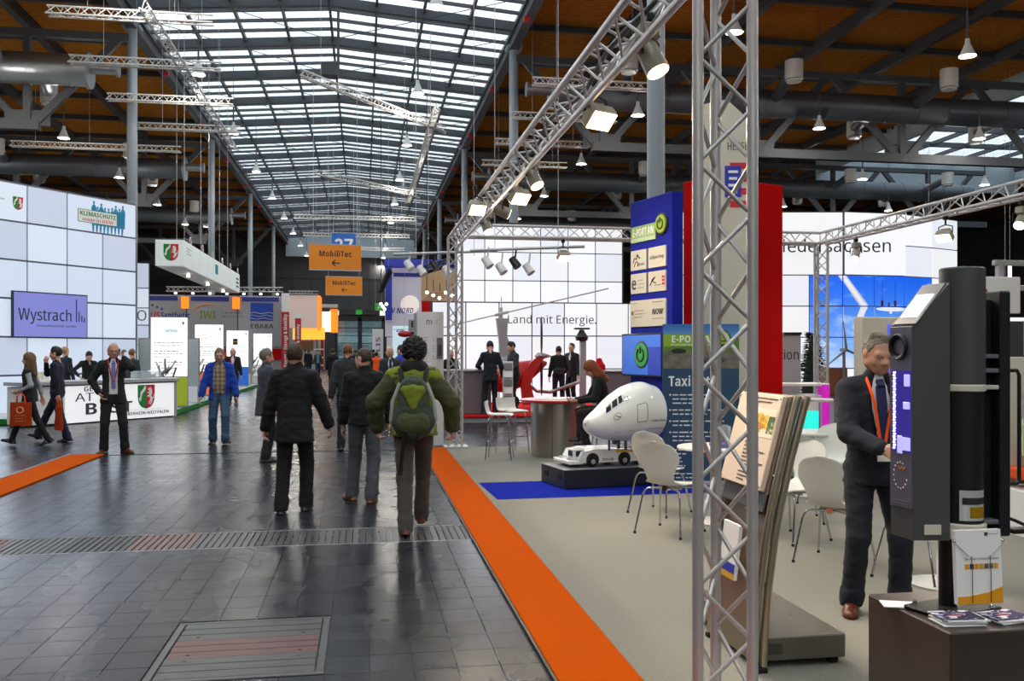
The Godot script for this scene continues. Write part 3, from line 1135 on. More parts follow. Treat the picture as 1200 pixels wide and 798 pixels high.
	for i in 4:
		for sg in [1.0, -1.0]:   # tie rods under the glass
			for k in 4:
				var d := 26.0 + 17.0 * i + 4.25 * k
				var m := M.new()
				m.rod(P(XM + 6.9 * sg, d, EY + .2), P(XM, d + 4.2, EY - .25), .015, 5)
				put("tie_rod", m, mat("steel_grey"), sk)
	for x in [XL, XR]:
		var o := -1.0 if x < 0 else 1.0
		bx("curb", P(x + .1 * o, 31.5, EY + .22), Vector3(.14, 1.0, 141.0), mat("steel_grey"), sk)
	bx("gable", P(XM, 100.9, 13.3), Vector3(14.3, 2.3, .15), mat("gable_panel"), sk)
	# second glass roof far on the right
	var s2 := thing("window_2", "second glass roof far on the right above the ducts", "window", Vector3.ZERO, 0.0, "", "structure")
	for j in 32:
		for i in 6:
			bx("pane", P(30.9 + i * 2.35, -37.0 + j * 2.9, 14.6), Vector3(2.2, .02, 2.75), gl, s2)
	for i in 7:
		bx("rafter", P(29.7 + i * 2.35, 6.5, 14.45), Vector3(.16, .24, 97.0), mat("glazing_bar"), s2)
	for j in 27:
		bx("crossbeam", P(36.75, -40.0 + j * 3.6, 14.4), Vector3(14.6, .3, .16), mat("steel_grey"), s2)
	for e in [[29.6, 13.7], [44.0, 13.7]]:
		bx("curb", P(e[0], 6.4, e[1] + .35), Vector3(.2, 1.3, 97.0), mat("gable_panel"), s2)
	bx("gable", P(36.8, 54.9, 13.5), Vector3(14.8, 2.0, .2), mat("gable_panel"), s2)
	bx("timber_deck", P(36.8, 80.0, 14.55), Vector3(14.6, .3, 50.0), mat("ceiling_wood"), ce)
	for i in 4:
		bx("joist", P(31.0 + i * 4.1, 80.0, 14.18), Vector3(.26, .46, 50.0), mat("steel_dark"), ce)
	for i in 12:
		bx("purlin", P(36.8, 56.0 + i * 4.25, 14.28), Vector3(14.6, .24, .16), mat("steel_dark"), ce)
	# walls
	var wb := thing("wall_far", "dark grey end wall of the hall behind the booths", "", P(0, 102), 0.0, "", "structure")
	for e in [[-60.0, -4.7, 0.0, 15.0], [3.0, 60.0, 0.0, 15.0], [-4.7, 3.0, 5.6, 15.0], [-4.7, -3.0, 0.0, 5.6], [2.2, 3.0, 0.0, 5.6]]:
		bx("panel", Vector3((e[0] + e[1]) * .5, (e[2] + e[3]) * .5, 0), Vector3(e[1] - e[0], e[3] - e[2], .4), mat("wall_dark"), wb)
	for i in 14:
		bx("seam", Vector3(-12 + i * 2.1, 9.5, .21), Vector3(.06, 8.0, .03), mat("wall_trim"), wb)
	for y in [6.1, 9.8]:
		bx("rail", Vector3(0, y, .22), Vector3(60, .12, .05), mat("wall_trim"), wb)
	var dw := thing("door_1", "tall glazed double gate in the far end wall", "", P(-.4, 101.9), 0.0, "", "structure")
	for x in [-2.6, 0.0, 2.6]:
		bx("jamb", Vector3(x, 2.75, 0), Vector3(.45 if x == 0 else .3, 5.5, .5), mat("wall_trim"), dw)
	bx("head", Vector3(0, 5.35, 0), Vector3(5.4, .5, .5), mat("wall_trim"), dw)
	var dg := mat("door_glass", Color(.80, .92, .92, .12), .05)
	dg.transparency = BaseMaterial3D.TRANSPARENCY_ALPHA
	for s in [-1.3, 1.3]:
		for j in 6:
			for i in 2:
				bx("pane", Vector3(s - .52 + i * 1.04, .5 + j * .86, 0), Vector3(1.0, .8, .02), dg, dw)
			bx("bar", Vector3(s, .06 + j * .86, .02), Vector3(2.2, .08, .06), mat("wall_trim"), dw)
	for x in [-3.3, 2.2]:
		bx("light_box", Vector3(x + .5, 6.0, .5), Vector3(1.0, .5, .2), mat("panel_dim", Color(.9, .92, .9), .5, 0, .7), dw)
	bx("sign_band", Vector3(-.1, 6.1, .45), Vector3(4.2, .55, .1), mat("black_plastic"), dw)
	bx("exit_sign", Vector3(-.1, 6.1, .52), Vector3(.7, .5, .06), mat("exit_green", Color(.05, .55, .15), .5, 0, .5), dw)
	for e in [["left", -60.0], ["right", 62.0]]:
		tag(bx("wall_" + e[0], Vector3(e[1], 7.2, -31), Vector3(.4, 15, 148), mat("wall_dark")), "distant dark side wall of the hall, %s" % e[0], "", "", "structure")
	tag(bx("wall_rear", P(0, -42, 7.2), Vector3(124, 15, .4), mat("wall_dark")), "dark rear wall of the hall behind the viewer", "", "", "structure")
	tag(bx("ground", P(0, 135, -.4), Vector3(160, .3, 66), mat("pavement", Color(.6, .6, .58), .9)), "pale paved yard outside the end gate", "", "", "structure")
	# columns
	for i in 5:
		for x in [XL, XR]:
			var d := 17.0 * (i + 1)
			var c := thing("column", "round grey steel column, number %d from the viewer under the %s edge of the glass roof" % [i + 1, "left" if x < 0 else "right"], "column", P(x, d), 0.0, "", "structure")
			var m := M.new()
			m.rod(Vector3.ZERO, Vector3(0, 13.3, 0), .175, 20)
			put("shaft", m, mat("column_paint"), c)
			m = M.new()
			m.box(Vector3(0, 13.35, 0), Vector3(.6, .12, .6), Basis.IDENTITY, .01)
			m.box(Vector3(0, .02, 0), Vector3(.5, .04, .5), Basis.IDENTITY, .01)
			put("plate", m, mat("column_paint"), c)
	for x in [XL, XR]:
		var e := thing("edge_beam", "long grey edge beam under the %s side of the glass roof" % ("left" if x < 0 else "right"), "beam", P(x, 31, EY - .15), 0.0, "", "structure")
		bx("web", Vector3.ZERO, Vector3(.16, .5, 138), mat("steel_grey"), e)
		for y in [-.26, .26]:
			bx("flange", Vector3(0, y, 0), Vector3(.34, .04, 138), mat("steel_grey"), e)
		for i in 12:
			bx("bracket", Vector3(.12 if x < 0 else -.12, -.35, 26 - i * 8.5), Vector3(.22, .16, .2), mat("red_paint"), e)
	# transverse roof trusses
	for i in 6:
		var d := 17.0 * i + 17.0
		for sg in [-1.0, 1.0]:
			var xa := XL if sg < 0 else XR
			var ln := 42.0 if sg < 0 else 33.0
			var t := thing("roof_truss", "dark steel roof truss reaching out %s, number %d from the viewer" % ["left of the glass roof" if sg < 0 else "right of the glass roof", i + 1], "truss", P(xa, d), 0.0, "", "structure")
			bx("top_chord", Vector3(sg * ln * .5, 12.95, 0), Vector3(ln, .26, .3), mat("steel_grey"), t)
			bx("bottom_chord", Vector3(sg * (ln * .5 + 1.6), 9.7, 0), Vector3(ln - 3.0, .36, .3), mat("steel_grey"), t)
			var n := 0.0
			while n * 6.4 + 3.5 < ln:
				var x: float = sg * (3.5 + n * 6.4)
				var m := M.new()
				m.box(Vector3(x, 11.3, 0), Vector3(.24, 3.1, .22))
				put("post", m, mat("steel_grey"), t)
				for q in [-1.0, 1.0]:
					m = M.new()
					var a := Vector3(x + .25 * q, 9.75, 0)
					var b := Vector3(x + 3.1 * q, 12.95, 0)
					var dd := (b - a).normalized()
					m.box((a + b) * .5, Vector3(a.distance_to(b), .26, .2), Basis(dd, Vector3(-dd.y, dd.x, 0), Vector3.BACK))
					put("diagonal", m, mat("steel_grey"), t)
				bx("gusset", Vector3(x, 9.95, 0), Vector3(1.5, .55, .08), mat("steel_grey"), t)
				n += 1.0
	# ducts with branch outlets
	for i in 3:
		var d := 33.1 + 17.0 * i
		for sg in [-1.0, 1.0]:
			var xs := -9.4 if sg < 0 else 7.0
			var ln := 36.0 if sg < 0 else 30.0
			var dm := mat("galvanised" if sg < 0 and i == 0 else "duct_dark")
			var t := thing("air_duct", "large round %s air duct %s, number %d from the viewer" % ["galvanised" if dm == mat("galvanised") else "dark grey", "above the left stands" if sg < 0 else "above the right stands", i + 1], "duct", P(xs, d, 11.45), 0.0, "", "structure")
			var m := M.new()
			m.rod(Vector3.ZERO, Vector3(sg * ln, 0, 0), .54, 24)
			put("pipe", m, dm, t)
			for k in int(ln / 1.3):
				m = M.new()
				m.rod(Vector3(sg * (.6 + k * 1.3), 0, 0), Vector3(sg * (.66 + k * 1.3), 0, 0), .56, 24)
				put("collar", m, dm, t)
			m = M.new()
			m.rod(Vector3(sg * -.04, 0, 0), Vector3(sg * .08, 0, 0), .62, 24)
			m.rod(Vector3(sg * -.9, .1, 0), Vector3(0, .1, 0), .2, 16)
			m.rod(Vector3(sg * -.98, .1, 0), Vector3(sg * -.9, .1, 0), .27, 16)
			put("end_cap", m, mat("galvanised"), t)
			for k in 5:
				for q in [-1.0, 1.0]:
					m = M.new()
					var a := Vector3(sg * (2.2 + k * 6.0 + q * .6), .1, q * .4)
					var b := a + Vector3(sg * -.9 * q, .05, q * 3.3)
					m.rod(a, b, .2, 14)
					put("branch", m, dm, t)
					m = M.new()
					m.rod(b + Vector3(0, -.35, 0), b + Vector3(0, .30, 0), .31, 18)
					m.rod(b + Vector3(0, -.44, 0), b + Vector3(0, -.37, 0), .26, 18)
					put("outlet", m, mat("lamp_shade"), t)

func pendant(label: String, at: Vector3, top: float, first: Node3D) -> Node3D:
	if first != null:
		return dup(first, at, 0.0, label, "hall pendant lamps")
	var o := thing("pendant_lamp", label, "lamp", at, 0.0, "hall pendant lamps")
	var m := M.new()
	m.lathe([Vector2(0, .50), Vector2(.06, .50), Vector2(.07, .36), Vector2(.10, .31), Vector2(.14, .20), Vector2(.21, .06), Vector2(.24, 0), Vector2(.225, 0), Vector2(.13, .18), Vector2(0, .2)], 20)
	put("lamp_bell", m, mat("bell_glow", Color(.72, .73, .73), .4, 0.0, .10), o)
	m = M.new()
	m.rod(Vector3(0, .01, 0), Vector3(0, .04, 0), .205, 20)
	put("glowing_disc", m, mat("lamp_glow"), o)
	m = M.new()
	m.rod(Vector3(0, .5, 0), Vector3(0, top - at.y, 0), .012, 5)
	m.rod(Vector3(0, .5, 0), Vector3(0, 1.3, 0), .032, 8)
	put("stem", m, mat("steel_grey"), o)
	var l := OmniLight3D.new()
	l.name = "light"
	o.add_child(l, true)
	l.position = Vector3(0, .02, 0)
	l.omni_range = 60
	l.omni_attenuation = 2
	l.light_color = Color(1, .975, .93)
	l.light_energy = LAMP
	l.light_size = .2
	l.shadow_enabled = true
	return o

const LAMP := 8.0

func build_lamps() -> void:
	var ord := ["first", "second", "third", "fourth", "fifth", "sixth", "seventh", "eighth", "ninth", "tenth"]
	for r in [[2.0, 11.3, 33.5, 9, "under the right slope of the glass roof", 14.2], [-5.65, 11.3, 32.44, 8, "under the left slope of the glass roof", 14.3], [-12.2, 10.5, 31.0, 6, "in the row above the left light wall", 14.42], [-19.5, 10.5, 39.0, 4, "in the outer row far left", 14.42], [9.75, 10.2, 31.1, 4, "in the row right of the thick column", 14.42], [17.15, 10.2, 23.3, 4, "in the second row right of the column", 14.42], [24.3, 10.2, 32.3, 4, "in the third row right of the column", 14.42], [31.3, 10.2, 41.2, 4, "below the second glass roof", 14.42]]:
		var first: Node3D = null
		for k in r[3]:
			var l := pendant("white bell pendant lamp %s, %s from the viewer" % [r[4], ord[k]], P(r[0], r[2] + 8.5 * k, r[1]), r[5], first)
			if first == null:
				first = l
		for k in (8 if absf(r[0]) < 13.0 else 3):   # the rows go on over the viewer's head
			if r[2] - 8.5 * (k + 1) > -38.0:
				pendant("%s white bell pendant lamp before the first %s" % [ord[k], r[4]], P(r[0], r[2] - 8.5 * (k + 1), r[1]), r[5], first)
	# lattice beams hung below the roof
	var tri3 := [Vector3(0, 0, -.13), Vector3(0, 0, .13), Vector3(0, .24, 0)]
	var trz := [Vector3(-.13, 0, 0), Vector3(.13, 0, 0), Vector3(0, .24, 0)]
	for k in 5:
		var d := 25.2 + 4.1 * k
		var e := lattice("lattice_beam", "white lattice beam hung across the left roof edge, %s from the viewer" % ord[k], "truss", P([-8.2, -8.9, -8.9, -8.9, -15.0][k], d, 10.55), P([-4.0, -4.4, -4.6, -4.9, -8.0][k], d, 10.55), tri3, .028, .012, .42, mat("truss_white"), false, "white lattice beams under the roof")
		hang(e, [Vector3(1.0, .2, 0), Vector3(3.2, .2, 0)], 3.5)
	for k in 4:
		var d := 29.0 + 4.3 * k
		var e := lattice("lattice_beam", "white lattice beam hung across the right roof edge, %s from the viewer" % ord[k], "truss", P(5.5, d, 10.5), P(9.6, d, 10.5), tri3, .028, .012, .42, mat("truss_white"), false, "white lattice beams under the roof")
		hang(e, [Vector3(.8, .2, 0), Vector3(3.4, .2, 0)], 3.6)
	var f := lattice("lattice_beam", "white lattice beam running lengthwise under the left slope of the glass roof", "truss", P(-5.6, 24.5, 10.6), P(-5.6, 41.0, 10.6), trz, .028, .012, .42, mat("truss_white"), false)
	hang(f, [Vector3(0, .2, -3), Vector3(0, .2, -12)], 3.6)
	f = lattice("lattice_beam", "white lattice beam running lengthwise under the right slope of the glass roof", "truss", P(2.65, 33.0, 10.6), P(2.65, 54.0, 10.6), trz, .028, .012, .42, mat("truss_white"), false)
	hang(f, [Vector3(0, .2, -3), Vector3(0, .2, -15)], 3.6)
	f = lattice("lattice_beam", "white lattice beam hung obliquely across the middle of the glass roof", "truss", P(-2.0, 29.7, 10.6), P(3.3, 36.4, 10.6), tri3, .028, .012, .42, mat("truss_white"), false)
	hang(f, [Vector3(.6, .2, -.75), Vector3(4.6, .2, -5.8)], 3.6)
	f = lattice("lattice_beam", "farther white lattice beam hung obliquely under the glass roof", "truss", P(-2.4, 46.0, 10.6), P(3.2, 52.0, 10.6), tri3, .028, .012, .42, mat("truss_white"), false)
	hang(f, [Vector3(.6, .2, -.65), Vector3(4.6, .2, -4.9)], 3.6)
	for k in 3:
		var e := lattice("lattice_beam", "white lattice beam across the far end of the glass roof, %s from the viewer" % ord[k], "truss", P(-4.5, 60.0 + 9 * k, 10.4), P(3.5, 60.0 + 9 * k, 10.4), tri3, .028, .014, .5, mat("truss_white"), false, "white lattice beams under the roof")
		hang(e, [Vector3(1, .2, 0), Vector3(7, .2, 0)], 3.7)
	var b := thing("loudspeaker", "grey box loudspeaker hung high under the glass roof ridge", "speaker", P(-1.2, 33.0, 11.6))
	bx("cabinet", Vector3(0, .25, 0), Vector3(.62, .5, .5), mat("steel_grey"), b, .03)
	bx("bracket", Vector3(.3, 1.4, 0), Vector3(.09, 2.3, .09), mat("steel_grey"), b)

func hang(e: Node3D, pts: Array, up: float) -> void:
	for p in pts:
		var m := M.new()
		m.rod(p, p + Vector3(0, up, 0), .008, 4)
		put("cable", m, mat("alu_matt"), e)

# ---------------------------------------------------------------- the stands
func text_wall_mats() -> void:
	for i in 3:
		mat("backlit_panel_%d" % i, [Color(.96, .97, 1.0), Color(.93, .95, .99), Color(.95, .96, .97)][i], .35, 0.0, [.72, .66, .69][i])
		mat("cool_panel_%d" % i, [Color(.86, .92, 1.0), Color(.83, .88, .97), Color(.88, .93, .99)][i], .35, 0.0, [.54, .48, .57][i])
	mat("panel_dim", Color(.9, .92, .9), .5, 0.0, .7)
	for i in 3:   # the diffuser itself is a pale grey sheet; the light behind it does the rest
		mat("backlit_panel_%d" % i).albedo_color = Color(.55, .56, .58)
		mat("cool_panel_%d" % i).albedo_color = Color(.52, .54, .58)
	mat("sign_white_lit", Color(.80, .83, .83), .5, 0.0, .30)
	mat("exit_green", Color(.05, .55, .15), .5, 0.0, .5)

func picture_turbine() -> ImageTexture:  # the printed photograph on the light wall: a blade against the sky, people on a service platform
	var w := 512
	var h := 384
	var im := Image.create(w, h, false, Image.FORMAT_RGB8)
	var nz := FastNoiseLite.new()
	nz.seed = 8
	nz.frequency = .006
	for y in h:
		for x in w:
			var v := float(y) / h
			var c := Color(.09, .38, .92).lerp(Color(.66, .82, .97), pow(v, 1.2))
			var cl := clampf(nz.get_noise_2d(x, y * 2.0) * .8 + v * .5 - .22, 0.0, .6)
			im.set_pixel(x, y, c.lerp(Color(.88, .92, .98), cl))
	for y in h:
		for x in w:
			var p := Vector2(x, y)
			var a := Vector2(118, -10)
			var b := Vector2(215, 128)
			var q := Geometry2D.get_closest_point_to_segment(p, a, b)
			var t := a.distance_to(q) / a.distance_to(b)
			var d := p.distance_to(q)
			if d < lerpf(12.0, 17.0, t):
				im.set_pixel(x, y, Color(.95, .95, .97).lerp(Color(.55, .62, .78), clampf(d / 18.0, 0, 1)))
			var sway := p - Vector2(330, 132)
			if Vector2(sway.x / 68.0, (sway.y - 4.0) / 9.0).length() < 1.0 or (absf(sway.x + 4.0) < 6.0 and sway.y > 0.0 and sway.y < 24.0):
				im.set_pixel(x, y, Color(.88, .91, .97))
			q = Geometry2D.get_closest_point_to_segment(p, b, Vector2(180, 215))
			if p.distance_to(q) < 13.0:
				im.set_pixel(x, y, Color(.84, .88, .95))
	for x in [288, 345]:
		im.fill_rect(Rect2i(x, 20, 2, 105), Color(.10, .16, .30))
		im.fill_rect(Rect2i(x - 5, 104, 11, 24), Color(.22, .12, .25))
	im.fill_rect(Rect2i(314, 112, 8, 16), Color(.2, .2, .35))
	return ImageTexture.create_from_image(im)

func picture_field(kind: int) -> ImageTexture:  # small printed pictures: an apron with a tug, a yellow flower, a leaflet cover
	var w := 256
	var h := 192
	var im := Image.create(w, h, false, Image.FORMAT_RGB8)
	var nz := FastNoiseLite.new()
	nz.seed = 3 + kind
	nz.frequency = .02 if kind < 2 else .009
	for y in h:
		for x in w:
			var u := float(x) / w
			var v := float(y) / h
			var n := nz.get_noise_2d(x, y)
			var c := Color.WHITE
			match kind:
				0:
					c = Color(.18, .42, .72).lerp(Color(.65, .8, .92), v * 1.6) if v < .30 else (Color(.28, .42, .14).lerp(Color(.42, .55, .18), .5 + n) if v < .62 else Color(.36, .36, .33).lerp(Color(.48, .46, .42), .5 + n))
					if v > .22 and v < .5 and u < .72:
						c = Color(.52, .68, .16)
					if Vector2((u - .62) / .22, (v - .78) / .1).length() < 1.0:
						c = Color(.18, .18, .2).lerp(Color(.5, .52, .55), clampf((.78 - v) * 6 + .4, 0, 1))
					if Vector2((u - .2) / .1, (v - .6) / .06).length() < 1.0:
						c = Color(.1, .1, .1)
				1:
					c = Color(.96, .88, .80)
					var f := Vector2((u - .42) / .40, (v - .5) / .33)
					if f.length() < 1.0 + n * .5:
						c = Color(.80, .50, .02).lerp(Color(.98, .82, .12), clampf(.5 + n * 1.3 + (.5 - v), 0, 1))
						if absf(nz.get_noise_2d(x * 3, y * 3)) < .05:
							c = Color(.35, .22, .03)
					if u > .78 and v > .25 and v < .85:
						c = Color(.22, .34, .12).lerp(Color(.9, .88, .7), clampf(n * 1.5 + .2, 0, 1))
				2:
					c = Color(.86, .86, .92)
					if n + u * .6 - v * .2 > -.12:
						c = Color(.13, .09, .33)
					if n > .25:
						c = Color(.93, .93, .96)
					if Vector2((u - .5) / .12, (v - .5) / .2).length() < 1.0:
						c = Color(.55, .25, .35)
			im.set_pixel(x, y, c)
	return ImageTexture.create_from_image(im)

func build_left() -> void:
	var cool := [mat("cool_panel_0"), mat("cool_panel_1"), mat("cool_panel_2")]
	var line := mat("joint_grey", Color(.36, .37, .42), .6)
	var w := thing("light_wall", "tall white backlit panel wall behind the left counter with the mounted screen", "wall", P(-8.74, 25.37), 55.2)
	bx("backing", Vector3(-.03, 3.08, -.06), Vector3(7.2, 6.06, .08), line, w)
	glow_wall(w, [-3.6, -2.4, -1.2, 0, 1.2, 2.36, 3.54], [.08, 1.08, 2.08, 3.08, 4.08, 5.08, 6.08], 0.0, cool, .05, [[4, 5], [5, 5]])
	var m := M.new()
	m.box(Vector3.ZERO, Vector3(2.29, .95, .04), Basis.IDENTITY, .006)
	put("panel", m, cool[0], w, Vector3(2.37, 5.58, 0))
	area(w, Vector3(0, 3.1, .12), Vector2(7, 6), Color(.88, .93, 1.0), 14.0)
	crest(w, Vector3(-.28, 5.56, .025), .34)
	text(w, "Nordrhein-Westfalen", Vector3(-.95, 5.62, .022), .05, mat("print_grey"), .6)
	# the climate badge: silhouettes over a framed slogan
	var bl := mat("silhouette_blue", Color(.08, .55, .72), .6)
	var sil := M.new()
	var bt := Transform3D(Basis.IDENTITY, Vector3(2.55, 5.50, .022))
	rng.seed = 12
	for k in 9:
		var x := -.50 + k * .125
		var hgt: float = .30 + rng.randf() * .16
		sil.slab(PackedVector2Array([Vector2(x - .07, -.2), Vector2(x + .07, -.2), Vector2(x + .085, hgt - .16), Vector2(x + .03, hgt - .06), Vector2(x - .03, hgt - .06), Vector2(x - .085, hgt - .16)]), .003, bt)
		var hp := PackedVector2Array()
		for q in 10:
			hp.append(Vector2(x + .035 * cos(TAU * q / 10), hgt - .01 + .045 * sin(TAU * q / 10)))
		sil.slab(hp, .003, bt)
		sil.slab(PackedVector2Array([Vector2(x - .05, -.42 + rng.randf() * .12), Vector2(x - .01, -.42), Vector2(x + .02, -.2), Vector2(x - .06, -.2)]), .003, bt)
	put("silhouettes", sil, bl, w)
	bx("slogan_frame", Vector3(2.18, 5.52, .026), Vector3(1.32, .37, .006), mat("crest_green"), w)
	bx("slogan_ground", Vector3(2.18, 5.52, .028), Vector3(1.29, .34, .006), mat("print_white"), w)
	text(w, "KLIMASCHUTZ", Vector3(2.18, 5.585, .033), .12, mat("crest_green"), 1.2, true)
	text(w, "made in NRW", Vector3(2.18, 5.425, .033), .085, mat("crest_red"), 1.05, false, Basis.IDENTITY, "lettering", true)
	# screen on the wall
	var s := thing("wall_screen", "wide flat screen with a company name on lilac, mounted on the left light wall", "screen", P(-8.74, 25.37) + Basis(Vector3.UP, deg_to_rad(55.2)) * Vector3(.62, 2.67, .10), 55.2)
	bx("bezel", Vector3.ZERO, Vector3(2.26, 1.22, .08), mat("black_plastic"), s, .01)
	bx("picture", Vector3(0, 0, .042), Vector3(2.19, 1.15, .006), mat("screen_lilac", Color(.44, .46, .72), .3, 0.0, .55), s)
	text(s, "Wystrach", Vector3(-.18, .0, .047), .30, mat("print_black"), 1.58)
	for k in 4:
		bx("logo_bar", Vector3(.76 + k * .085, -.06 + [.22, .06, .0, -.03][k], .049), Vector3(.03, [.62, .30, .18, .12][k], .004), mat("print_black"), s)
	text(s, "Umwelttechnik GmbH", Vector3(.15, -.28, .047), .055, mat("print_dark_grey"), 1.2)
	# second slim wall behind
	w = thing("light_wall", "slim white backlit wall just behind the right end of the tall panel wall", "wall", P(-8.75, 35.6), 12.0)
	glow_wall(w, [0, .75], [.1, 1.2, 1.95, 2.7, 3.35, 4.1, 5.05], 0, cool, .04)
	bx("backing", Vector3(.37, 2.5, -.06), Vector3(.8, 5.1, .08), line, w)
	text(w, "ZO", Vector3(.36, 3.05, .025), .38, mat("print_dark_grey"), .6)
	# stand floor with green edge
	var pf := thing("stand_floor", "white stand floor with bright green edge left of the aisle", "platform", Vector3.ZERO, 0.0, "", "structure")
	var poly := PackedVector2Array([Vector2(-20, 22.9), Vector2(-8.3, 22.5), Vector2(-6.85, 22.45), Vector2(-4.98, 24.75), Vector2(-5.05, 64), Vector2(-20, 64)])
	m = M.new()
	var flatx := Transform3D(Basis(Vector3.RIGHT, Vector3.FORWARD, Vector3.UP), Vector3.ZERO)
	m.slab(poly, .125, flatx)
	put("deck", m, mat("floor_white"), pf)
	for k in 4:
		var a := P(poly[k].x, poly[k].y, .065)
		var b := P(poly[k + 1].x, poly[k + 1].y, .065)
		m = M.new()
		var dd := (b - a).normalized()
		m.box((a + b) * .5, Vector3(a.distance_to(b), .135, .03), Basis(dd, Vector3.UP, dd.cross(Vector3.UP)), .004)
		put("green_edge", m, mat("green_edge"), pf)
	# counter
	var c := thing("reception_counter", "white fronted reception counter with coat of arms and a grey top", "counter", P(-6.84, 22.17), 50.8)
	bx("body", Vector3(1.1, .47, -.36), Vector3(4.06, .86, .68), mat("white_paint"), c, .01)
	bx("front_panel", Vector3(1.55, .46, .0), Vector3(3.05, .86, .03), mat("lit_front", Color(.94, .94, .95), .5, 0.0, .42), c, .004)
	bx("worktop", Vector3(1.1, .97, -.33), Vector3(4.2, .09, .80), mat("alu_matt"), c, .01)
	bx("frame_post", Vector3(3.12, .46, -.34), Vector3(.09, .92, .72), mat("alu_matt"), c, .01)
	bx("plinth", Vector3(1.1, .02, -.36), Vector3(4.0, .05, .6), mat("black_plastic"), c)
	var dg := mat("print_dark_grey")
	text(c, "GERMANY", Vector3(.48, .81, .017), .115, dg, .95, true, Basis.IDENTITY, "lettering", false, 0)
	text(c, "AT ITS", Vector3(.26, .615, .017), .19, dg, 1.2, false, Basis.IDENTITY, "lettering", false, 0)
	text(c, "BEST", Vector3(.48, .335, .017), .27, dg, 1.28, true, Basis.IDENTITY, "lettering", false, 0)
	text(c, "NORDRHEIN-WESTFALEN", Vector3(2.2, .155, .017), .08, dg, 1.4, true)
	bx("rule", Vector3(1.9, .245, .017), Vector3(1.9, .006, .004), mat("print_grey"), c)
	crest(c, Vector3(2.22, .56, .017), .60)
	var cb := Basis(Vector3.UP, deg_to_rad(50.8))
	var onc := func(v: Vector3) -> Vector3: return P(-6.84, 22.17) + cb * v
	var lp := thing("brochure_holder", "clear holder of leaflets at the left end of the reception counter", "holder", onc.call(Vector3(-.45, 1.015, -.3)), 50.8)
	m = M.new()
	for k in 3:
		m.box(Vector3(-.2 + k * .2, .11, -.02 * k), Vector3(.17, .22, .05), Basis(Vector3.RIGHT, -.2), .004)
	put("leaflets", m, mat("offwhite"), lp)
	bx("rack", Vector3(0, .02, .03), Vector3(.7, .04, .16), mat("white_paint"), lp, .004)
	m = M.new()
	m.lathe([Vector2(0, 0), Vector2(.035, 0), Vector2(.035, .17), Vector2(.014, .21), Vector2(.014, .24), Vector2(0, .24)], 12)
	tag(put("bottle", m, mat("white_paint"), null, onc.call(Vector3(.95, 1.015, -.15))), "small white bottle on the reception counter before the person writing", "bottle")
	var cs := tag(bx("display_case", onc.call(Vector3(2.5, 1.11, -.35)), Vector3(.62, .19, .4), mat("case_glass", Color(.80, .86, .86, .35), .05), null, .01, cb), "low clear display case on the right end of the reception counter", "case") as MeshInstance3D
	mat("case_glass").transparency = BaseMaterial3D.TRANSPARENCY_ALPHA
	bx("model", Vector3(0, -.04, 0), Vector3(.45, .08, .22), mat("grey_panel"), cs, .01, cb)
	# back-lit information boxes along the stand edge
	var inf := [[-5.36, 26.3, "teal", "leaf"], [-5.40, 33.1, "warm", "cross"], [-5.66, 42.3, "blue", "badge"], [-5.29, 49.2, "plain", "plain"]]
	var what := ["with a teal mark and green picture", "with a red cross mark and orange foot", "with a dark badge and blue picture below", "with only faint print"]
	for k in 4:
		var e: Array = inf[k]
		var b := thing("light_box", "tall glowing information box %s, at the stand edge" % what[k], "sign", P(e[0], e[1], .125), 8.0)
		b.scale = Vector3(.80, .92, .86)
		bx("case", Vector3(0, 1.38, -.11), Vector3(1.24, 2.76, .2), mat("alu_matt"), b, .02)
		bx("lit_face", Vector3(0, 1.85, .0), Vector3(1.18, 1.78, .02), mat("info_glow", Color(.97, .98, .97), .4, 0.0, .72), b)
		var low := mat("info_low_%d" % k, [Color(.55, .62, .12), Color(.90, .45, .25), Color(.15, .40, .80), Color(.80, .80, .80)][k], .5, 0.0, .3)
		bx("lower_picture", Vector3(0, .5, .0), Vector3(1.18, .86, .02), low, b)
		if k == 0:
			text(b, "carbon", Vector3(.05, 2.35, .012), .11, mat("teal_print", Color(.10, .55, .60)), .42, true)
		elif k == 1:
			for q in 4:
				bx("mark", Vector3(-.3 + (q % 2) * .14, 2.22 + (q / 2) * .12, .012), Vector3(.07, .03, .004), mat("crest_red"), b, 0.0, Basis(Vector3.BACK, .6 if q in [0, 3] else -.6))
			lines(b, Vector3(-.1, 2.3, .012), .55, .09, [1, .8], mat("print_grey"))
		elif k == 2:
			bx("badge", Vector3(-.12, 2.2, .012), Vector3(.26, .3, .004), mat("badge_dark", Color(.2, .19, .08)), b)
			bx("badge_bar", Vector3(-.12, 2.2, .015), Vector3(.24, .05, .004), mat("badge_gold", Color(.75, .65, .15)), b)
		crest(b, Vector3(.46, 2.58, .012), .1)
		lines(b, Vector3(-.5, 1.98, .012), 1.0, .085, [.95, .9, 0, .8, .95, .6, 0, .95, .9, .85, 0, .7], mat("print_grey"))
		area(b, Vector3(0, 1.85, .06), Vector2(1.1, 1.7), Color(.97, .98, 1.0), .8)
	# metal exhibits and rails between the boxes
	for k in 4:
		var e := thing("pump_exhibit", ["bright metal branching pipe exhibit beside the counter end", "grey metal machine exhibit beside second information box", "dark metal machine exhibit before third information box", "low metal machine exhibit before fourth information box"][k], "exhibit", P([-5.30, -5.45, -5.6, -5.45][k], [25.4, 30.6, 38.5, 46.0][k], .125))
		bx("plinth", Vector3(0, .2, 0), Vector3(.55, .4, .55), mat("white_paint"), e, .01)
		m = M.new()
		m.tube([Vector3(0, .4, 0), Vector3(.02, .7, 0), Vector3(-.1, .95, .05), Vector3(.15, 1.15, 0)], .06, 10)
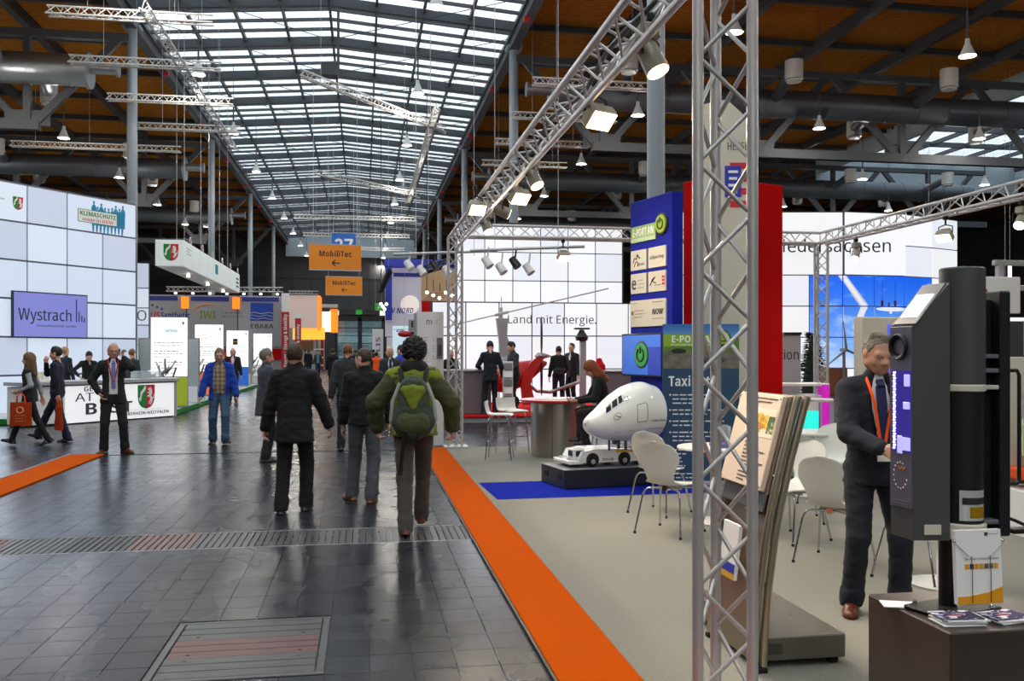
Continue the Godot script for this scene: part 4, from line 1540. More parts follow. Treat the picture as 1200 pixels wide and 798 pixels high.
		for q in 5:
			m.tube([Vector3(.02, .7 + q * .08, 0), Vector3(.22 * cos(q * 1.9), .9 + q * .1, .22 * sin(q * 1.9)), Vector3(.3 * cos(q * 1.9), 1.15 + q * .06, .3 * sin(q * 1.9))], .028, 8)
		put("pipework", m, mat("brushed_steel" if k != 2 else "graphite"), e)
		m = M.new()
		m.ball(Vector3(.02, .62, .02), Vector3(.16, .14, .14), 14)
		put("casing", m, mat("alu"), e)
	for k in 3:
		var e := thing("glass_case", ["slim glass case standing between first and second information box", "slim glass case beside the slim light wall", "glass case between third and fourth information box"][k], "case", P([-5.30, -6.55, -5.6][k], [29.2, 29.0, 45.0][k], .125))
		bx("post", Vector3(-.22, 1.0, 0), Vector3(.04, 2.0, .3), mat("alu_matt"), e, .005)
		bx("post", Vector3(.22, 1.0, 0), Vector3(.04, 2.0, .3), mat("alu_matt"), e, .005)
		bx("pane", Vector3(0, 1.2, .14), Vector3(.4, 1.5, .01), mat("case_glass"), e)
		bx("back", Vector3(0, 1.2, -.14), Vector3(.4, 1.6, .02), mat("grey_panel"), e)
		bx("base", Vector3(0, .25, 0), Vector3(.42, .5, .3), mat("white_paint"), e, .01)
	# hanging box sign
	var hb := thing("hanging_sign", "long white box sign with coat of arms hung above the left stand", "sign", P(-7.0, 34.4, 4.83))
	bx("core", Vector3(0, .48, -7.5), Vector3(.9, .86, 14.9), mat("print_grey"), hb)
	bx("front_panel", Vector3(0, .48, .0), Vector3(1.0, .96, .04), mat("sign_white_lit"), hb, .01)
	for k in 9:
		bx("side_panel", Vector3(.48, .48, -.83 - k * 1.667), Vector3(.04, .96, 1.60), mat("sign_white_lit"), hb, .01)
		bx("bottom_panel", Vector3(0, .0, -.83 - k * 1.667), Vector3(.92, .03, 1.63), mat("white_paint"), hb, .005)
	crest(hb, Vector3(.05, .5, .022), .62)
	var side := Basis(Vector3.UP, PI / 2)
	lines(hb, Vector3(.505, .72, -.5), 1.0, .1, [.9, .6, .8], mat("print_grey"), side)
	bx("logo_teal", Vector3(.505, .55, -7.4), Vector3(.01, .42, .7), mat("teal_print"), hb, 0.0)
	for k in 3:
		bx("logo_mark", Vector3(.505, .66 - k * .2, -14.1), Vector3(.01, .1, .8), mat("print_dark_grey"), hb)
	for k in 6:
		m = M.new()
		m.rod(Vector3(-.4 if k % 2 else .4, .96, -.6 - k * 2.7), Vector3(-.4 if k % 2 else .4, 8.9, -.6 - k * 2.7), .012, 4)
		put("cable", m, mat("alu_matt"), hb)
		m = M.new()
		var ring := []
		for q in 13:
			ring.append(Vector3(.48, 1.1 + .14 * sin(TAU * q / 12), -1.4 - k * 2.6 + .14 * cos(TAU * q / 12)))
		m.tube(ring, .025, 6)
		put("eye_ring", m, mat("alu"), hb)
	for k in 3:
		m = M.new()
		m.lathe([Vector2(0, -.06), Vector2(.08, -.06), Vector2(.06, .05), Vector2(0, .05)], 12, Vector3(.1, -.1, -3.0 - k * 4.5))
		put("downlight", m, mat("lamp_glow"), hb)

func hanging_plate(called: String, label: String, c: Vector3, w: float, h: float, mt: Material, top: float, yaw := 6.0) -> Node3D:
	var t := thing(called, label, "sign", c, yaw)
	var up := top - c.y - h * .5
	bx("plate", Vector3.ZERO, Vector3(w, h, .07), mt, t, .01)
	bx("lower_rail", Vector3(0, -h * .5 - .02, 0), Vector3(w + .02, .05, .09), mat("alu_matt"), t)
	bx("upper_rail", Vector3(0, h * .5 + .02, 0), Vector3(w + .02, .04, .09), mat("alu_matt"), t)
	for s in [-.42, .42]:
		var m := M.new()
		m.rod(Vector3(s * w, h * .5, 0), Vector3(s * w, h * .5 + up, 0), .012, 4)
		put("cable", m, mat("alu_matt"), t)
	return t

func arrow_left(t: Node3D, at: Vector3, s: float) -> void:
	var m := M.new()
	m.box(Vector3(.1 * s, 0, 0), Vector3(1.0 * s, .13 * s, .006))
	for k in [-1.0, 1.0]:
		m.box(Vector3(-.2 * s, .19 * s * k, 0), Vector3(.56 * s, .14 * s, .006), Basis(Vector3.BACK, .78 * k))
	put("arrow", m, mat("print_black"), t, at)

func build_far() -> void:
	var t := hanging_plate("direction_sign", "larger orange hanging sign with an arrow pointing left, nearer of the two", P(-1.28, 42.0, 6.03), 2.36, 1.14, mat("sign_orange"), 14.5)
	text(t, "MobiliTec", Vector3(0, .16, .037), .26, mat("print_black"), 1.46, true)
	arrow_left(t, Vector3(0, -.26, .038), .36)
	t = hanging_plate("direction_sign", "smaller orange hanging sign with an arrow pointing left, lower and farther one", P(-1.25, 59.0, 5.95), 2.34, 1.16, mat("sign_orange"), 14.5)
	text(t, "MobiliTec", Vector3(0, .18, .037), .26, mat("print_black"), 1.46, true)
	arrow_left(t, Vector3(0, -.26, .038), .36)
	t = hanging_plate("hall_number_sign", "blue hanging hall number sign behind the larger orange sign", P(-1.2, 55.81, 8.2), 1.45, 1.5, mat("sign_blue"), 14.5)
	text(t, "27", Vector3(0, -.02, .037), .82, mat("print_white"), 1.1, true)
	t = hanging_plate("exit_sign", "small green exit sign hanging before the dark end wall", P(1.25, 76.0, 5.45), .62, .5, mat("exit_green"), 14.4)
	var run := M.new()
	run.slab(PackedVector2Array([Vector2(-.1, -.15), Vector2(-.02, -.15), Vector2(.03, -.05), Vector2(.1, -.1), Vector2(.14, -.06), Vector2(.05, .03), Vector2(.02, .12), Vector2(-.06, .12), Vector2(-.12, .04), Vector2(-.04, .03)]), .005, Transform3D(Basis.IDENTITY, Vector3(0, 0, .036)))
	put("running_figure", run, mat("print_white"), t)
	# long booth wall with company names
	var bw := thing("booth_wall", "long grey booth fascia with blue stripes and three company names", "wall", P(-12.08, 50.55, .416), 4.0)
	bw.scale = Vector3.ONE * .755
	for k in 3:
		bx("panel", Vector3(1.75 + k * 3.5, 3.9, 0), Vector3(3.44, 3.7, .12), mat("grey_panel"), bw, .02)
		bx("blue_stripe", Vector3(1.6 + k * 3.5, 5.5, .07), Vector3(2.6, .32, .02), mat("stripe_blue", Color(.16, .20, .52)), bw)
		bx("orange_light", Vector3(3.4 + k * 3.5, 5.2, .14), Vector3(.52, .85, .14), mat("orange_glow", Color(1.0, .52, .12), .5, 0, .75), bw, .03)
		bx("red_base", Vector3(1.75 + k * 3.5, 1.5, -.1), Vector3(3.4, .8, .1), mat("carpet_red"), bw)
		bx("inner_wall", Vector3(1.75 + k * 3.5, .72, -.2), Vector3(3.4, 2.54, .1), mat("grey_panel"), bw)
	text(bw, "US", Vector3(1.4, 4.28, .065), .46, mat("crest_red"), .62, true)
	text(bw, "Synthetic", Vector3(2.75, 4.28, .065), .46, mat("stripe_blue"), 1.95, true)
	for k in 3:
		bx("logo_dot", Vector3(1.2 + k * .32, 5.0 - k * .13, .065), Vector3(.14, .14, .02), mat("stripe_blue"), bw, .01)
	text(bw, "IWI", Vector3(4.95, 4.35, .065), .58, mat("logo_green", Color(.45, .55, .2)), 1.1, true)
	var arc := []
	for k in 10:
		arc.append(Vector3(4.9 + .95 * cos(2.9 - k * .22), 4.35 + .75 * sin(2.9 - k * .22), .08))
	var am := M.new()
	am.tube(arc, .035, 6)
	put("logo_arc", am, mat("sign_orange"), bw)
	lines(bw, Vector3(5.9, 4.5, .07), 1.6, .26, [.9, 1], mat("print_grey"))
	bx("logo_block", Vector3(8.7, 4.6, .07), Vector3(1.6, 1.3, .02), mat("logo_blue", Color(.08, .25, .65)), bw)
	for k in 3:
		var wave := []
		for q in 12:
			wave.append(Vector3(7.92 + q * .142, 4.5 - k * .2 + .05 * sin(q * .9 + k), .085))
		var wm := M.new()
		wm.tube(wave, .03, 5)
		put("logo_wave", wm, mat("grey_panel"), bw)
	text(bw, "EBARA", Vector3(8.7, 3.55, .065), .32, mat("print_dark_grey"), 1.6, true)
	var lt := lattice("lattice_beam", "grey lattice beam carrying lamps along the top of the long booth fascia", "truss", P(-10.4, 50.25, 4.92), P(-4.3, 49.8, 4.92), [Vector3(0, 0, -.13), Vector3(0, 0, .13), Vector3(0, .24, 0)], .03, .014, .5, mat("alu_matt"), false)
	for k in 7:
		var m := M.new()
		m.ball(Vector3(.5 + k * .88, -.10, .10), Vector3(.085, .06, .085), 8)
		put("booth_lamp", m, mat("lamp_glow"), lt)
	# red pylons
	for k in 2:
		var py := thing("sign_pylon", ["tall red vertical sign pylon with a white head beside the grey booth fascia", "shorter red vertical sign pylon farther along the left booths"][k], "sign", P([-4.21, -4.85][k], [50.3, 69.0][k]), 6.0)
		py.scale = Vector3.ONE * (.92 if k == 0 else 1.0)
		bx("board", Vector3(0, 2.1, 0), Vector3(.44, 4.2, .16), mat("pylon_red", Color(.68, .10, .14), .5), py, .01)
		bx("head", Vector3(0, 4.75 if k == 0 else 4.35, 0), Vector3(.44, 1.1 if k == 0 else .3, .16), mat("white_paint"), py, .01)
		text(py, "Energy | Storage & Mobility" if k == 0 else "Storage & Mobility", Vector3(.0, 2.5, .085), .2, mat("print_white"), 3.1 if k == 0 else 2.5, true, Basis(Vector3.BACK, PI / 2))
	# lit booths farther on
	var ob := thing("booth", "pale booth tower with glowing orange sides beside the red pylons", "booth", P(-4.9, 76.0))
	bx("fascia", Vector3(0, 5.0, 0), Vector3(2.3, 2.7, .2), mat("booth_pink", Color(.86, .76, .72), .6, 0, .15), ob, .02)
	bx("side_panel", Vector3(1.25, 4.9, -1.5), Vector3(.2, 2.9, 3.2), mat("orange_glow"), ob, .02)
	bx("canopy", Vector3(.4, 3.2, -.6), Vector3(2.6, 1.0, .5), mat("yellow_glow", Color(1.0, .68, .22), .5, 0, .9), ob, .02)
	bx("counter", Vector3(0, .9, -.4), Vector3(2.0, 1.8, .5), mat("grey_panel"), ob, .02)
	bx("dark_panel", Vector3(.3, 2.2, -.2), Vector3(1.0, .8, .1), mat("wood_brown"), ob, .02)
	lt = lattice("lattice_beam", "short lattice frame along the top of the pale orange booth tower", "truss", P(-6.1, 75.8, 6.45), P(-3.7, 75.8, 6.45), [Vector3(0, 0, -.13), Vector3(0, 0, .13), Vector3(0, .24, 0)], .03, .014, .5, mat("alu_matt"), false)
	ob = thing("booth", "white glowing hanging cube with an orange side before the end gate", "booth", P(-3.7, 86.0))
	bx("front", Vector3(0, 4.5, 0), Vector3(1.3, 1.9, .15), mat("cube_glow", Color(1.0, .95, .88), .5, 0, .9), ob, .02)
	bx("side_panel", Vector3(.95, 4.6, -.8), Vector3(.7, 2.2, 1.4), mat("orange_glow"), ob, .03)
	bx("rig", Vector3(.4, 6.0, -.5), Vector3(1.8, .3, 1.2), mat("alu_matt"), ob, .02)
	bx("pole", Vector3(.0, 1.8, -.6), Vector3(.12, 3.6, .12), mat("alu_matt"), ob)
	ob = thing("display_stand", "red framed display stand with white shelves far down the aisle on the left", "stand", P(-4.0, 80.0))
	for x in [-.5, 0.0, .5]:
		bx("upright", Vector3(x, 1.4, 0), Vector3(.1, 2.8, .3), mat("carpet_red"), ob)
	for y in [.5, 1.2, 1.9, 2.75]:
		bx("shelf", Vector3(0, y, 0), Vector3(1.1, .1, .35), mat("white_paint" if y < 2.5 else "carpet_red"), ob)
	var ba := thing("banner", "white upright banner with violet letters right of the end gate", "banner", P(1.1, 70.8), 4.0)
	bx("cloth", Vector3(0, 1.75, 0), Vector3(.85, 3.4, .05), mat("white_paint"), ba, .01)
	bx("foot", Vector3(0, .04, 0), Vector3(.9, .08, .3), mat("alu_matt"), ba, .01)
	text(ba, "ELIS", Vector3(.02, 2.0, .028), .34, mat("violet_print", Color(.5, .3, .55)), 1.6, true, Basis(Vector3.BACK, PI / 2))
	# the white and blue company stand on the right of the aisle
	var tn := thing("booth", "white booth wall in a blue frame with a bold blue company name", "booth", P(1.23, 60.0))
	bx("wall", Vector3(2.9, 5.2, -.6), Vector3(5.4, 5.0, .2), mat("booth_white", Color(.80, .78, .84), .6, 0, .12), tn, .02)
	bx("frame_top", Vector3(2.9, 7.55, 0), Vector3(5.5, .55, .5), mat("frame_blue", Color(.13, .20, .68), .5), tn, .02)
	bx("frame_side", Vector3(.42, 5.6, 0), Vector3(.42, 3.6, .5), mat("frame_blue"), tn, .02)
	bx("stripe", Vector3(2.3, 6.85, -.48), Vector3(3.1, .26, .04), mat("frame_blue"), tn)
	bx("lower_wall", Vector3(2.9, 1.3, -.6), Vector3(5.2, 2.7, .2), mat("booth_white"), tn, .02)
	text(tn, "TÜV NORD", Vector3(1.10, 4.45, -.47), .36, mat("frame_blue"), 1.95, true, Basis(Vector3(1, 0, 0), Vector3(.2, 1, 0), Vector3(0, 0, 1)))
	var dm := M.new()
	dm.lathe([Vector2(0, 0), Vector2(.62, 0), Vector2(.62, .03), Vector2(0, .03)], 24, Vector3(1.85, 4.85, -.505), Basis(Vector3.RIGHT, PI / 2))
	put("disc", dm, mat("disc_glow", Color(1.0, .95, .92), .5, 0, .3), tn)
	for k in 2:
		var q := lattice("lattice_beam", ["black lattice beam hanging left of the blue frame", "black lattice beam slanting in front of the white booth wall"][k], "truss", P([1.35, 2.2][k], [48.0, 36.0][k], [5.9, 4.8][k]), P([1.1, 3.2][k], [60.0, 33.0][k], [5.6, 4.9][k]), [Vector3(-.15, 0, 0), Vector3(.15, 0, 0), Vector3(0, .26, 0)], .035, .018, .45, mat("black_metal"), false)
		hang(q, [Vector3(0, .2, -1.5)] if k == 0 else [Vector3(.3, .2, .9)], 8.0)
	for k in 2:
		var f := thing("booth_lamp_cluster", ["small lamp cluster hanging left of the white booth wall", "row of small lamps before the red fascia"][k], "lamp", P([.95, 3.2][k], [50.0, 46.0][k], [4.2, 4.3][k]))
		var m := M.new()
		for i in 5:
			m.rod(Vector3(i * .34 * k, .5, 0), Vector3(i * .34 * k, .9 + .2 * (i % 2) + (9.7 if i == 0 else 0.0), -.1 * i), .02, 4)
			m.rod(Vector3(-.3 + i * .12, .1 * i, -.1), Vector3(.3 + i * .3 * k, .1 * i, -.1), .012, 4)
		put("rig", m, mat("black_metal"), f)
		for i in 4 + k:
			m = M.new()
			m.ball(Vector3(.32 * i * k + (1 - k) * .1 * i, .42 - (i % 3) * .14 - (1 - k) * .3, .1), Vector3(.09, .09, .09), 8)
			put("bulb", m, mat("lamp_glow"), f)
	var rb := thing("booth", "beige booth with a red fascia behind the near truss post", "booth", P(3.42, 52.0))
	bx("red_fascia", Vector3(1.2, 4.3, 0), Vector3(2.6, .62, .2), mat("carpet_red"), rb, .02)
	bx("beige_wall", Vector3(1.2, 5.5, -.4), Vector3(2.6, 1.9, .2), mat("booth_beige", Color(.75, .62, .48)), rb, .02)
	bx("inner_wall", Vector3(1.2, 2.0, -.5), Vector3(2.6, 4.0, .2), mat("wood_brown"), rb, .02)
	bx("orange_board", Vector3(2.0, 2.9, .1), Vector3(.9, .8, .1), mat("bag_orange"), rb, .02)
	var eb := thing("letter_board", "grey board with a black letter E behind the white info pillar", "sign", P(2.08, 38.0))
	bx("board", Vector3(.1, 1.5, 0), Vector3(.62, 3.1, .12), mat("grey_panel"), eb, .01)
	text(eb, "E", Vector3(-.02, 2.85, .065), .26, mat("print_black"), .17, true)
	bx("print", Vector3(-.02, 2.35, .065), Vector3(.26, .32, .01), mat("print_dark_grey"), eb)
	var po := thing("poster_stand", "white poster board with sky picture behind the man in green", "sign", P(1.95, 46.0), 5.0)
	bx("board", Vector3(0, 1.5, 0), Vector3(1.0, 3.0, .1), mat("poster_lit", Color(.80, .90, .95), .5, 0, .35), po, .01)
	bx("sky_print", Vector3(.18, 1.75, .055), Vector3(.5, .5, .01), mat("poster_sky", Color(.35, .58, .82)), po)
	text(po, "AIR", Vector3(-.15, 2.75, .055), .14, mat("frame_blue"), .35, true)
	var he := thing("model_helicopter", "small red model helicopter with a dark tail boom hanging above the crowd", "model", P(1.66, 37.0, 2.42), 0.0)
	var hm := M.new()
	hm.ball(Vector3.ZERO, Vector3(.28, .13, .13), 14)
	put("cabin", hm, mat("red_paint"), he)
	hm = M.new()
	hm.rod(Vector3(.2, .04, 0), Vector3(.75, .12, 0), .035, 8, .015)
	put("tail_boom", hm, mat("black_metal"), he)
	hm = M.new()
	hm.box(Vector3(-.05, .19, 0), Vector3(.8, .012, .05))
	hm.rod(Vector3(-.05, .1, 0), Vector3(-.05, .2, 0), .015, 6)
	put("rotor", hm, mat("black_metal"), he)
	hm = M.new()
	hm.rod(Vector3(0, .2, 0), Vector3(0, 11.9, 0), .006, 4)
	put("cable", hm, mat("alu_matt"), he)
	var bo := thing("building", "pale grey office building with window bands outside the end gate", "building", P(0, 128, -.25))
	bx("facade", Vector3(0, 7, 0), Vector3(60, 14, 1), mat("facade_grey", Color(.46, .54, .56), .8), bo)
	for k in 4:
		bx("window_band", Vector3(0, 2.2 + k * 3.2, .55), Vector3(56, 1.5, .1), mat("facade_window", Color(.22, .32, .36), .3), bo)
	# greenery seen through the glazing beside the end gate
	var hd := thing("glazed_screen", "glazed strip with green plants behind it left of the end gate", "window", P(-6.8, 98.5))
	var hg := M.new()
	rng.seed = 5
	for i in 26:
		hg.ball(Vector3(rng.randf_range(-2.2, 2.0), rng.randf_range(.8, 4.6), -.9 + rng.randf() * .3), Vector3(.5, .45, .4) * rng.randf_range(.7, 1.3), 8)
	tag(put("foliage", hg, mat("leaf_green", Color(.42, .55, .25), .8), hd), "", "", "", "stuff")
	for i in 4:
		bx("pane", Vector3(-1.7 + i * 1.15, 2.6, 0), Vector3(1.08, 4.6, .03), mat("case_glass"), hd)
		bx("mullion", Vector3(-2.28 + i * 1.15, 2.5, 0), Vector3(.07, 5.0, .1), mat("alu_matt"), hd)

func build_back_walls() -> void:
	var lit := [mat("backlit_panel_0"), mat("backlit_panel_1"), mat("backlit_panel_2")]
	var dark := mat("joint_dark", Color(.22, .22, .24), .6)
	var st := thing("stage", "low red carpeted stage with grey edge before the white light walls", "platform", Vector3.ZERO, 0.0, "", "structure")
	bx("red_carpet", P(8.6, 26.9, .145), Vector3(14.6, .03, 11.4), mat("carpet_red"), st, .004)
	bx("base", P(8.6, 26.9, .065), Vector3(14.5, .13, 11.3), mat("grey_panel"), st)
	var w := thing("light_wall", "lower front light wall of white panels carrying the slogan about energy", "wall", P(0, 26.5))
	var xs := []
	for k in 7:
		xs.append(2.0 + k * 1.0)
	xs.append(9.0)
	bx("backing", Vector3(5.5, 1.68, -.05), Vector3(7.1, 3.02, .08), dark, w)
	glow_wall(w, xs, [.17, 1.17, 2.17, 3.17], 0.0, lit, .035)
	area(w, Vector3(5.5, 1.8, .15), Vector2(6.8, 2.8), Color(.96, .97, 1.0), 10.0)
	text(w, "Land mit Energie.", Vector3(5.62, 2.66, .022), .235, mat("print_dark_grey"), 2.72)
	w = thing("light_wall", "tall rear light wall of white panels rising above the slogan wall", "wall", P(0, 31.2))
	bx("backing", Vector3(6.2, 3.2, -.05), Vector3(6.1, 6.1, .08), dark, w)
	glow_wall(w, [3.2, 4.2, 5.2, 6.2, 7.2, 8.2, 9.2], [.2, 1.2, 2.2, 3.2, 4.2, 5.2, 6.2], 0.0, lit, .035)
	area(w, Vector3(6.2, 4.8, .15), Vector2(5.8, 2.8), Color(.96, .97, 1.0), 10.0)
	# curved wall with the region's name and a printed picture
	var pts := [Vector2(9.04, 27.69), Vector2(10.04, 27.53), Vector2(11.07, 27.36), Vector2(12.07, 27.19), Vector2(13.06, 27.03), Vector2(14.13, 26.85), Vector2(15.19, 26.67), Vector2(16.27, 26.65), Vector2(17.43, 26.81), Vector2(18.71, 27.21), Vector2(20.06, 27.79)]
	w = thing("light_wall", "tall curved light wall with the region name and a wind turbine picture", "wall", P(14.0, 27.0))
	var pm := mat("turbine_print", Color.WHITE, .35)
	pm.albedo_texture = picture_turbine()
	pm.emission_enabled = true
	pm.emission = Color.WHITE
	pm.emission_operator = BaseMaterial3D.EMISSION_OP_MULTIPLY
	pm.emission_texture = pm.albedo_texture
	pm.emission_energy_multiplier = .55
	var base := P(14.0, 27.0)
	for i in pts.size() - 1:
		var a := P(pts[i].x, pts[i].y) - base
		var b := P(pts[i + 1].x, pts[i + 1].y) - base
		var d := (b - a).normalized()
		var bs := Basis(d, Vector3.UP, d.cross(Vector3.UP))
		var ln := a.distance_to(b)
		var bk := M.new()
		bk.box((a + b) * .5 - bs.z * .05 + Vector3(0, 3.18, 0), Vector3(ln, 6.04, .08), bs)
		put("backing", bk, dark, w)
		var rows := [.16, 1.16, 2.16, 3.16, 4.16, 5.16, 6.18]
		if i < 8:
			rows = [.16, 1.16, 2.16, 3.16, 4.16, 6.18]
		for j in rows.size() - 1:
			var m := M.new()
			var sz := Vector3(ln - .035, rows[j + 1] - rows[j] - .035, .04)
			var c := (a + b) * .5 + Vector3(0, (rows[j] + rows[j + 1]) * .5, 0)
			if i < 8 and j == 4:   # the top panels are two columns wide
				if i % 2 == 1:
					continue
				var b2 := P(pts[i + 2].x, pts[i + 2].y) - base
				var d2 := (b2 - a).normalized()
				m.box(Vector3.ZERO, Vector3(a.distance_to(b2) - .035, sz.y, .04), Basis(d2, Vector3.UP, d2.cross(Vector3.UP)), .006)
				put("panel", m, lit[i / 2 % 3], w, (a + b2) * .5 + Vector3(0, 5.17, 0) + d2.cross(Vector3.UP) * (.10 if i == 6 else .02))
				continue
			var pic: bool = i >= 5 and i < 9 and j >= 1 and j < 4
			if pic:
				var u0 := Vector2((i - 5) / 4.0, (4 - j) / 3.0)
				var u1 := Vector2((i - 4) / 4.0, (3 - j) / 3.0)
				var h := sz * .5
				m.quad(bs * Vector3(-h.x, -h.y, h.z), bs * Vector3(h.x, -h.y, h.z), bs * Vector3(h.x, h.y, h.z), bs * Vector3(-h.x, h.y, h.z), bs.z, u0, u1)
				for e in [[Vector3(0, h.y, 0), Vector3(sz.x, .002, sz.z)], [Vector3(0, -h.y, 0), Vector3(sz.x, .002, sz.z)], [Vector3(-h.x, 0, 0), Vector3(.002, sz.y, sz.z)], [Vector3(h.x, 0, 0), Vector3(.002, sz.y, sz.z)]]:
					var s := m.v.size()
					m.box(bs * e[0], e[1], bs)
					for q in range(s, m.v.size()):
						m.uv[q] = (u0 + u1) * .5
				put("picture_panel", m, pm, w, c)
			else:
				m.box(Vector3.ZERO, sz, bs, .006)
				put("panel", m, lit[(i + j * 2) % 3], w, c)
	var ta := P(12.76, 26.87) - base
	var tb := P(16.55, 26.22) - base
	var td := (tb - ta).normalized()
	text(w, "Niedersachsen", (ta + tb) * .5 + Vector3(0, 5.06, .05) , .40, mat("print_black"), 3.85, false, Basis(td, Vector3.UP, td.cross(Vector3.UP)))
	area(w, Vector3(.5, 4.0, .9), Vector2(9, 4), Color(.96, .97, 1.0), 18.0, Basis(Vector3.UP, deg_to_rad(9.6)))
	# helicopter on the stage
	var h := thing("gyrocopter", "small red gyrocopter with grey rotor mast before the slogan wall", "aircraft", P(3.9, 24.3, .16))
	var m := M.new()
	m.surf(ring_rows([[-.9, .75, .05, .05], [-.6, .78, .3, .3], [0, .82, .42, .42], [.5, .95, .34, .34], [.9, 1.15, .2, .18], [1.1, 1.22, .04, .04]], true))
	put("hull", m, mat("red_paint"), h)
	m = M.new()
	m.surf(ring_rows([[-1.0, .72, .03, .03], [-.7, .95, .28, .3], [-.2, 1.15, .30, .30], [.1, 1.2, .2, .2], [.2, 1.2, .03, .03]], true))
	put("canopy", m, mat("case_glass"), h)
	m = M.new()
	m.slab(PackedVector2Array([Vector2(-.18, 1.0), Vector2(.22, 1.0), Vector2(.16, 1.5), Vector2(-.02, 1.95), Vector2(.0, 2.45), Vector2(-.32, 2.45), Vector2(-.24, 1.8), Vector2(-.22, 1.4)]), .16, Transform3D(Basis.IDENTITY, Vector3(0, 0, -.08)))
	put("mast", m, mat("grey_panel"), h)
	m = M.new()
	m.rod(Vector3(-.17, 2.4, 0), Vector3(-.17, 2.75, 0), .045, 10)
	m.box(Vector3(-.17, 2.58, 0), Vector3(.4, .08, .14), Basis(Vector3.BACK, .24), .01)
	m.rod(Vector3(-.17, 2.7, 0), Vector3(-.17, 3.05, 0), .012, 6)
	put("rotor_head", m, mat("alu"), h)
	for s in [-1.0, 1.0]:
		m = M.new()
		var b := Basis(Vector3.BACK, .235)
		m.box(Vector3(-.17, 2.58, 0) + b * Vector3(s * (1.5 if s > 0 else .8) + s * .1, 0, 0), Vector3(3.0 if s > 0 else 1.6, .035, .17), b, .012)
		put("rotor_blade", m, mat("alu_matt"), h)
	m = M.new()
	m.tube([Vector3(.3, .85, 0), Vector3(.7, .55, 0), Vector3(.82, .45, 0), Vector3(1.2, .42, 0), Vector3(2.1, .72, 0)], .05, 8)
	put("tail_boom", m, mat("brushed_steel"), h)
	m = M.new()
	m.slab(PackedVector2Array([Vector2(1.0, 1.42), Vector2(.88, 1.25), Vector2(.64, .87), Vector2(.57, .64), Vector2(.64, .35), Vector2(.74, .07), Vector2(.36, .07), Vector2(.31, .52), Vector2(.36, .87), Vector2(.57, 1.23), Vector2(.79, 1.4)]), .14, Transform3D(Basis.IDENTITY, Vector3(0, .02, .3)))
	put("tail_fin", m, mat("red_paint"), h)
	m = M.new()
	m.lathe([Vector2(0, -.16), Vector2(.09, -.1), Vector2(.1, .02), Vector2(.02, .3), Vector2(0, .32)], 14, Vector3(.85, 1.42, .37), Basis(Vector3.BACK, -PI / 2))
	put("spinner", m, mat("brushed_steel"), h)
	for s in [-1.0, 1.0]:
		m = M.new()
		m.ball(Vector3(.88, 1.42 + s * .55, .37), Vector3(.035, .55, .07), 12)
		put("propeller_blade", m, mat("black_plastic"), h)
	for s in [-.35, .35]:
		m = M.new()
		m.lathe([Vector2(0, -.06), Vector2(.13, -.06), Vector2(.18, 0), Vector2(.13, .06), Vector2(0, .06)], 16, Vector3(.1, .18, s), Basis(Vector3.RIGHT, PI / 2))
		put("wheel", m, mat("rubber"), h)
		m = M.new()
		m.rod(Vector3(.1, .18, s), Vector3(.05, .6, s * .4), .025, 6)
		put("strut", m, mat("alu"), h)
	# desks on the stage
	var c := thing("bar_counter", "grey counter on the red stage beside the truss post", "counter", P(2.45, 22.3, .16))
	bx("body", Vector3(0, .52, 0), Vector3(1.35, 1.04, .6), mat("counter_grey", Color(.42, .40, .43), .5), c, .01)
	bx("top", Vector3(0, 1.07, 0), Vector3(1.45, .05, .7), mat("grey_panel"), c, .01)
	c = thing("leaflet_rack", "slim white leaflet rack on the red stage beside the grey counter", "rack", P(3.5, 21.7, .16))
	bx("frame", Vector3(0, .65, -.05), Vector3(.26, 1.3, .04), mat("white_paint"), c, .01)
	for k in 5:
		bx("leaflet", Vector3(0, .38 + k * .2, .0), Vector3(.21, .15, .02), mat("print_white" if k % 2 else "print_grey"), c, .002, Basis(Vector3.RIGHT, -.25))
	c = thing("display_pillar", "slim brown display pillar with a dark camera on top before the slogan wall", "pillar", P(5.95, 24.0, .16))
	bx("shaft", Vector3(0, .92, 0), Vector3(.16, 1.84, .16), mat("grey_panel"), c, .01)
	m = M.new()
	m.lathe([Vector2(0, 0), Vector2(.16, 0), Vector2(.19, .1), Vector2(.1, .22), Vector2(.06, .3), Vector2(0, .3)], 14, Vector3(-.03, 1.84, 0))
	m.box(Vector3(-.03, 2.17, 0), Vector3(.42, .05, .2), Basis.IDENTITY, .01)
	put("camera_head", m, mat("black_plastic"), c)
	c = thing("display_desk", "grey display desk with small exhibits behind the seated woman", "desk", P(6.9, 22.8, .16))
	bx("body", Vector3(0, .5, 0), Vector3(1.9, 1.0, .6), mat("counter_grey"), c, .01)
	bx("top", Vector3(0, 1.03, 0), Vector3(2.1, .05, .7), mat("alu_matt"), c, .01)
	bx("white_end", Vector3(.75, .5, .31), Vector3(.3, 1.0, .02), mat("white_paint"), c)
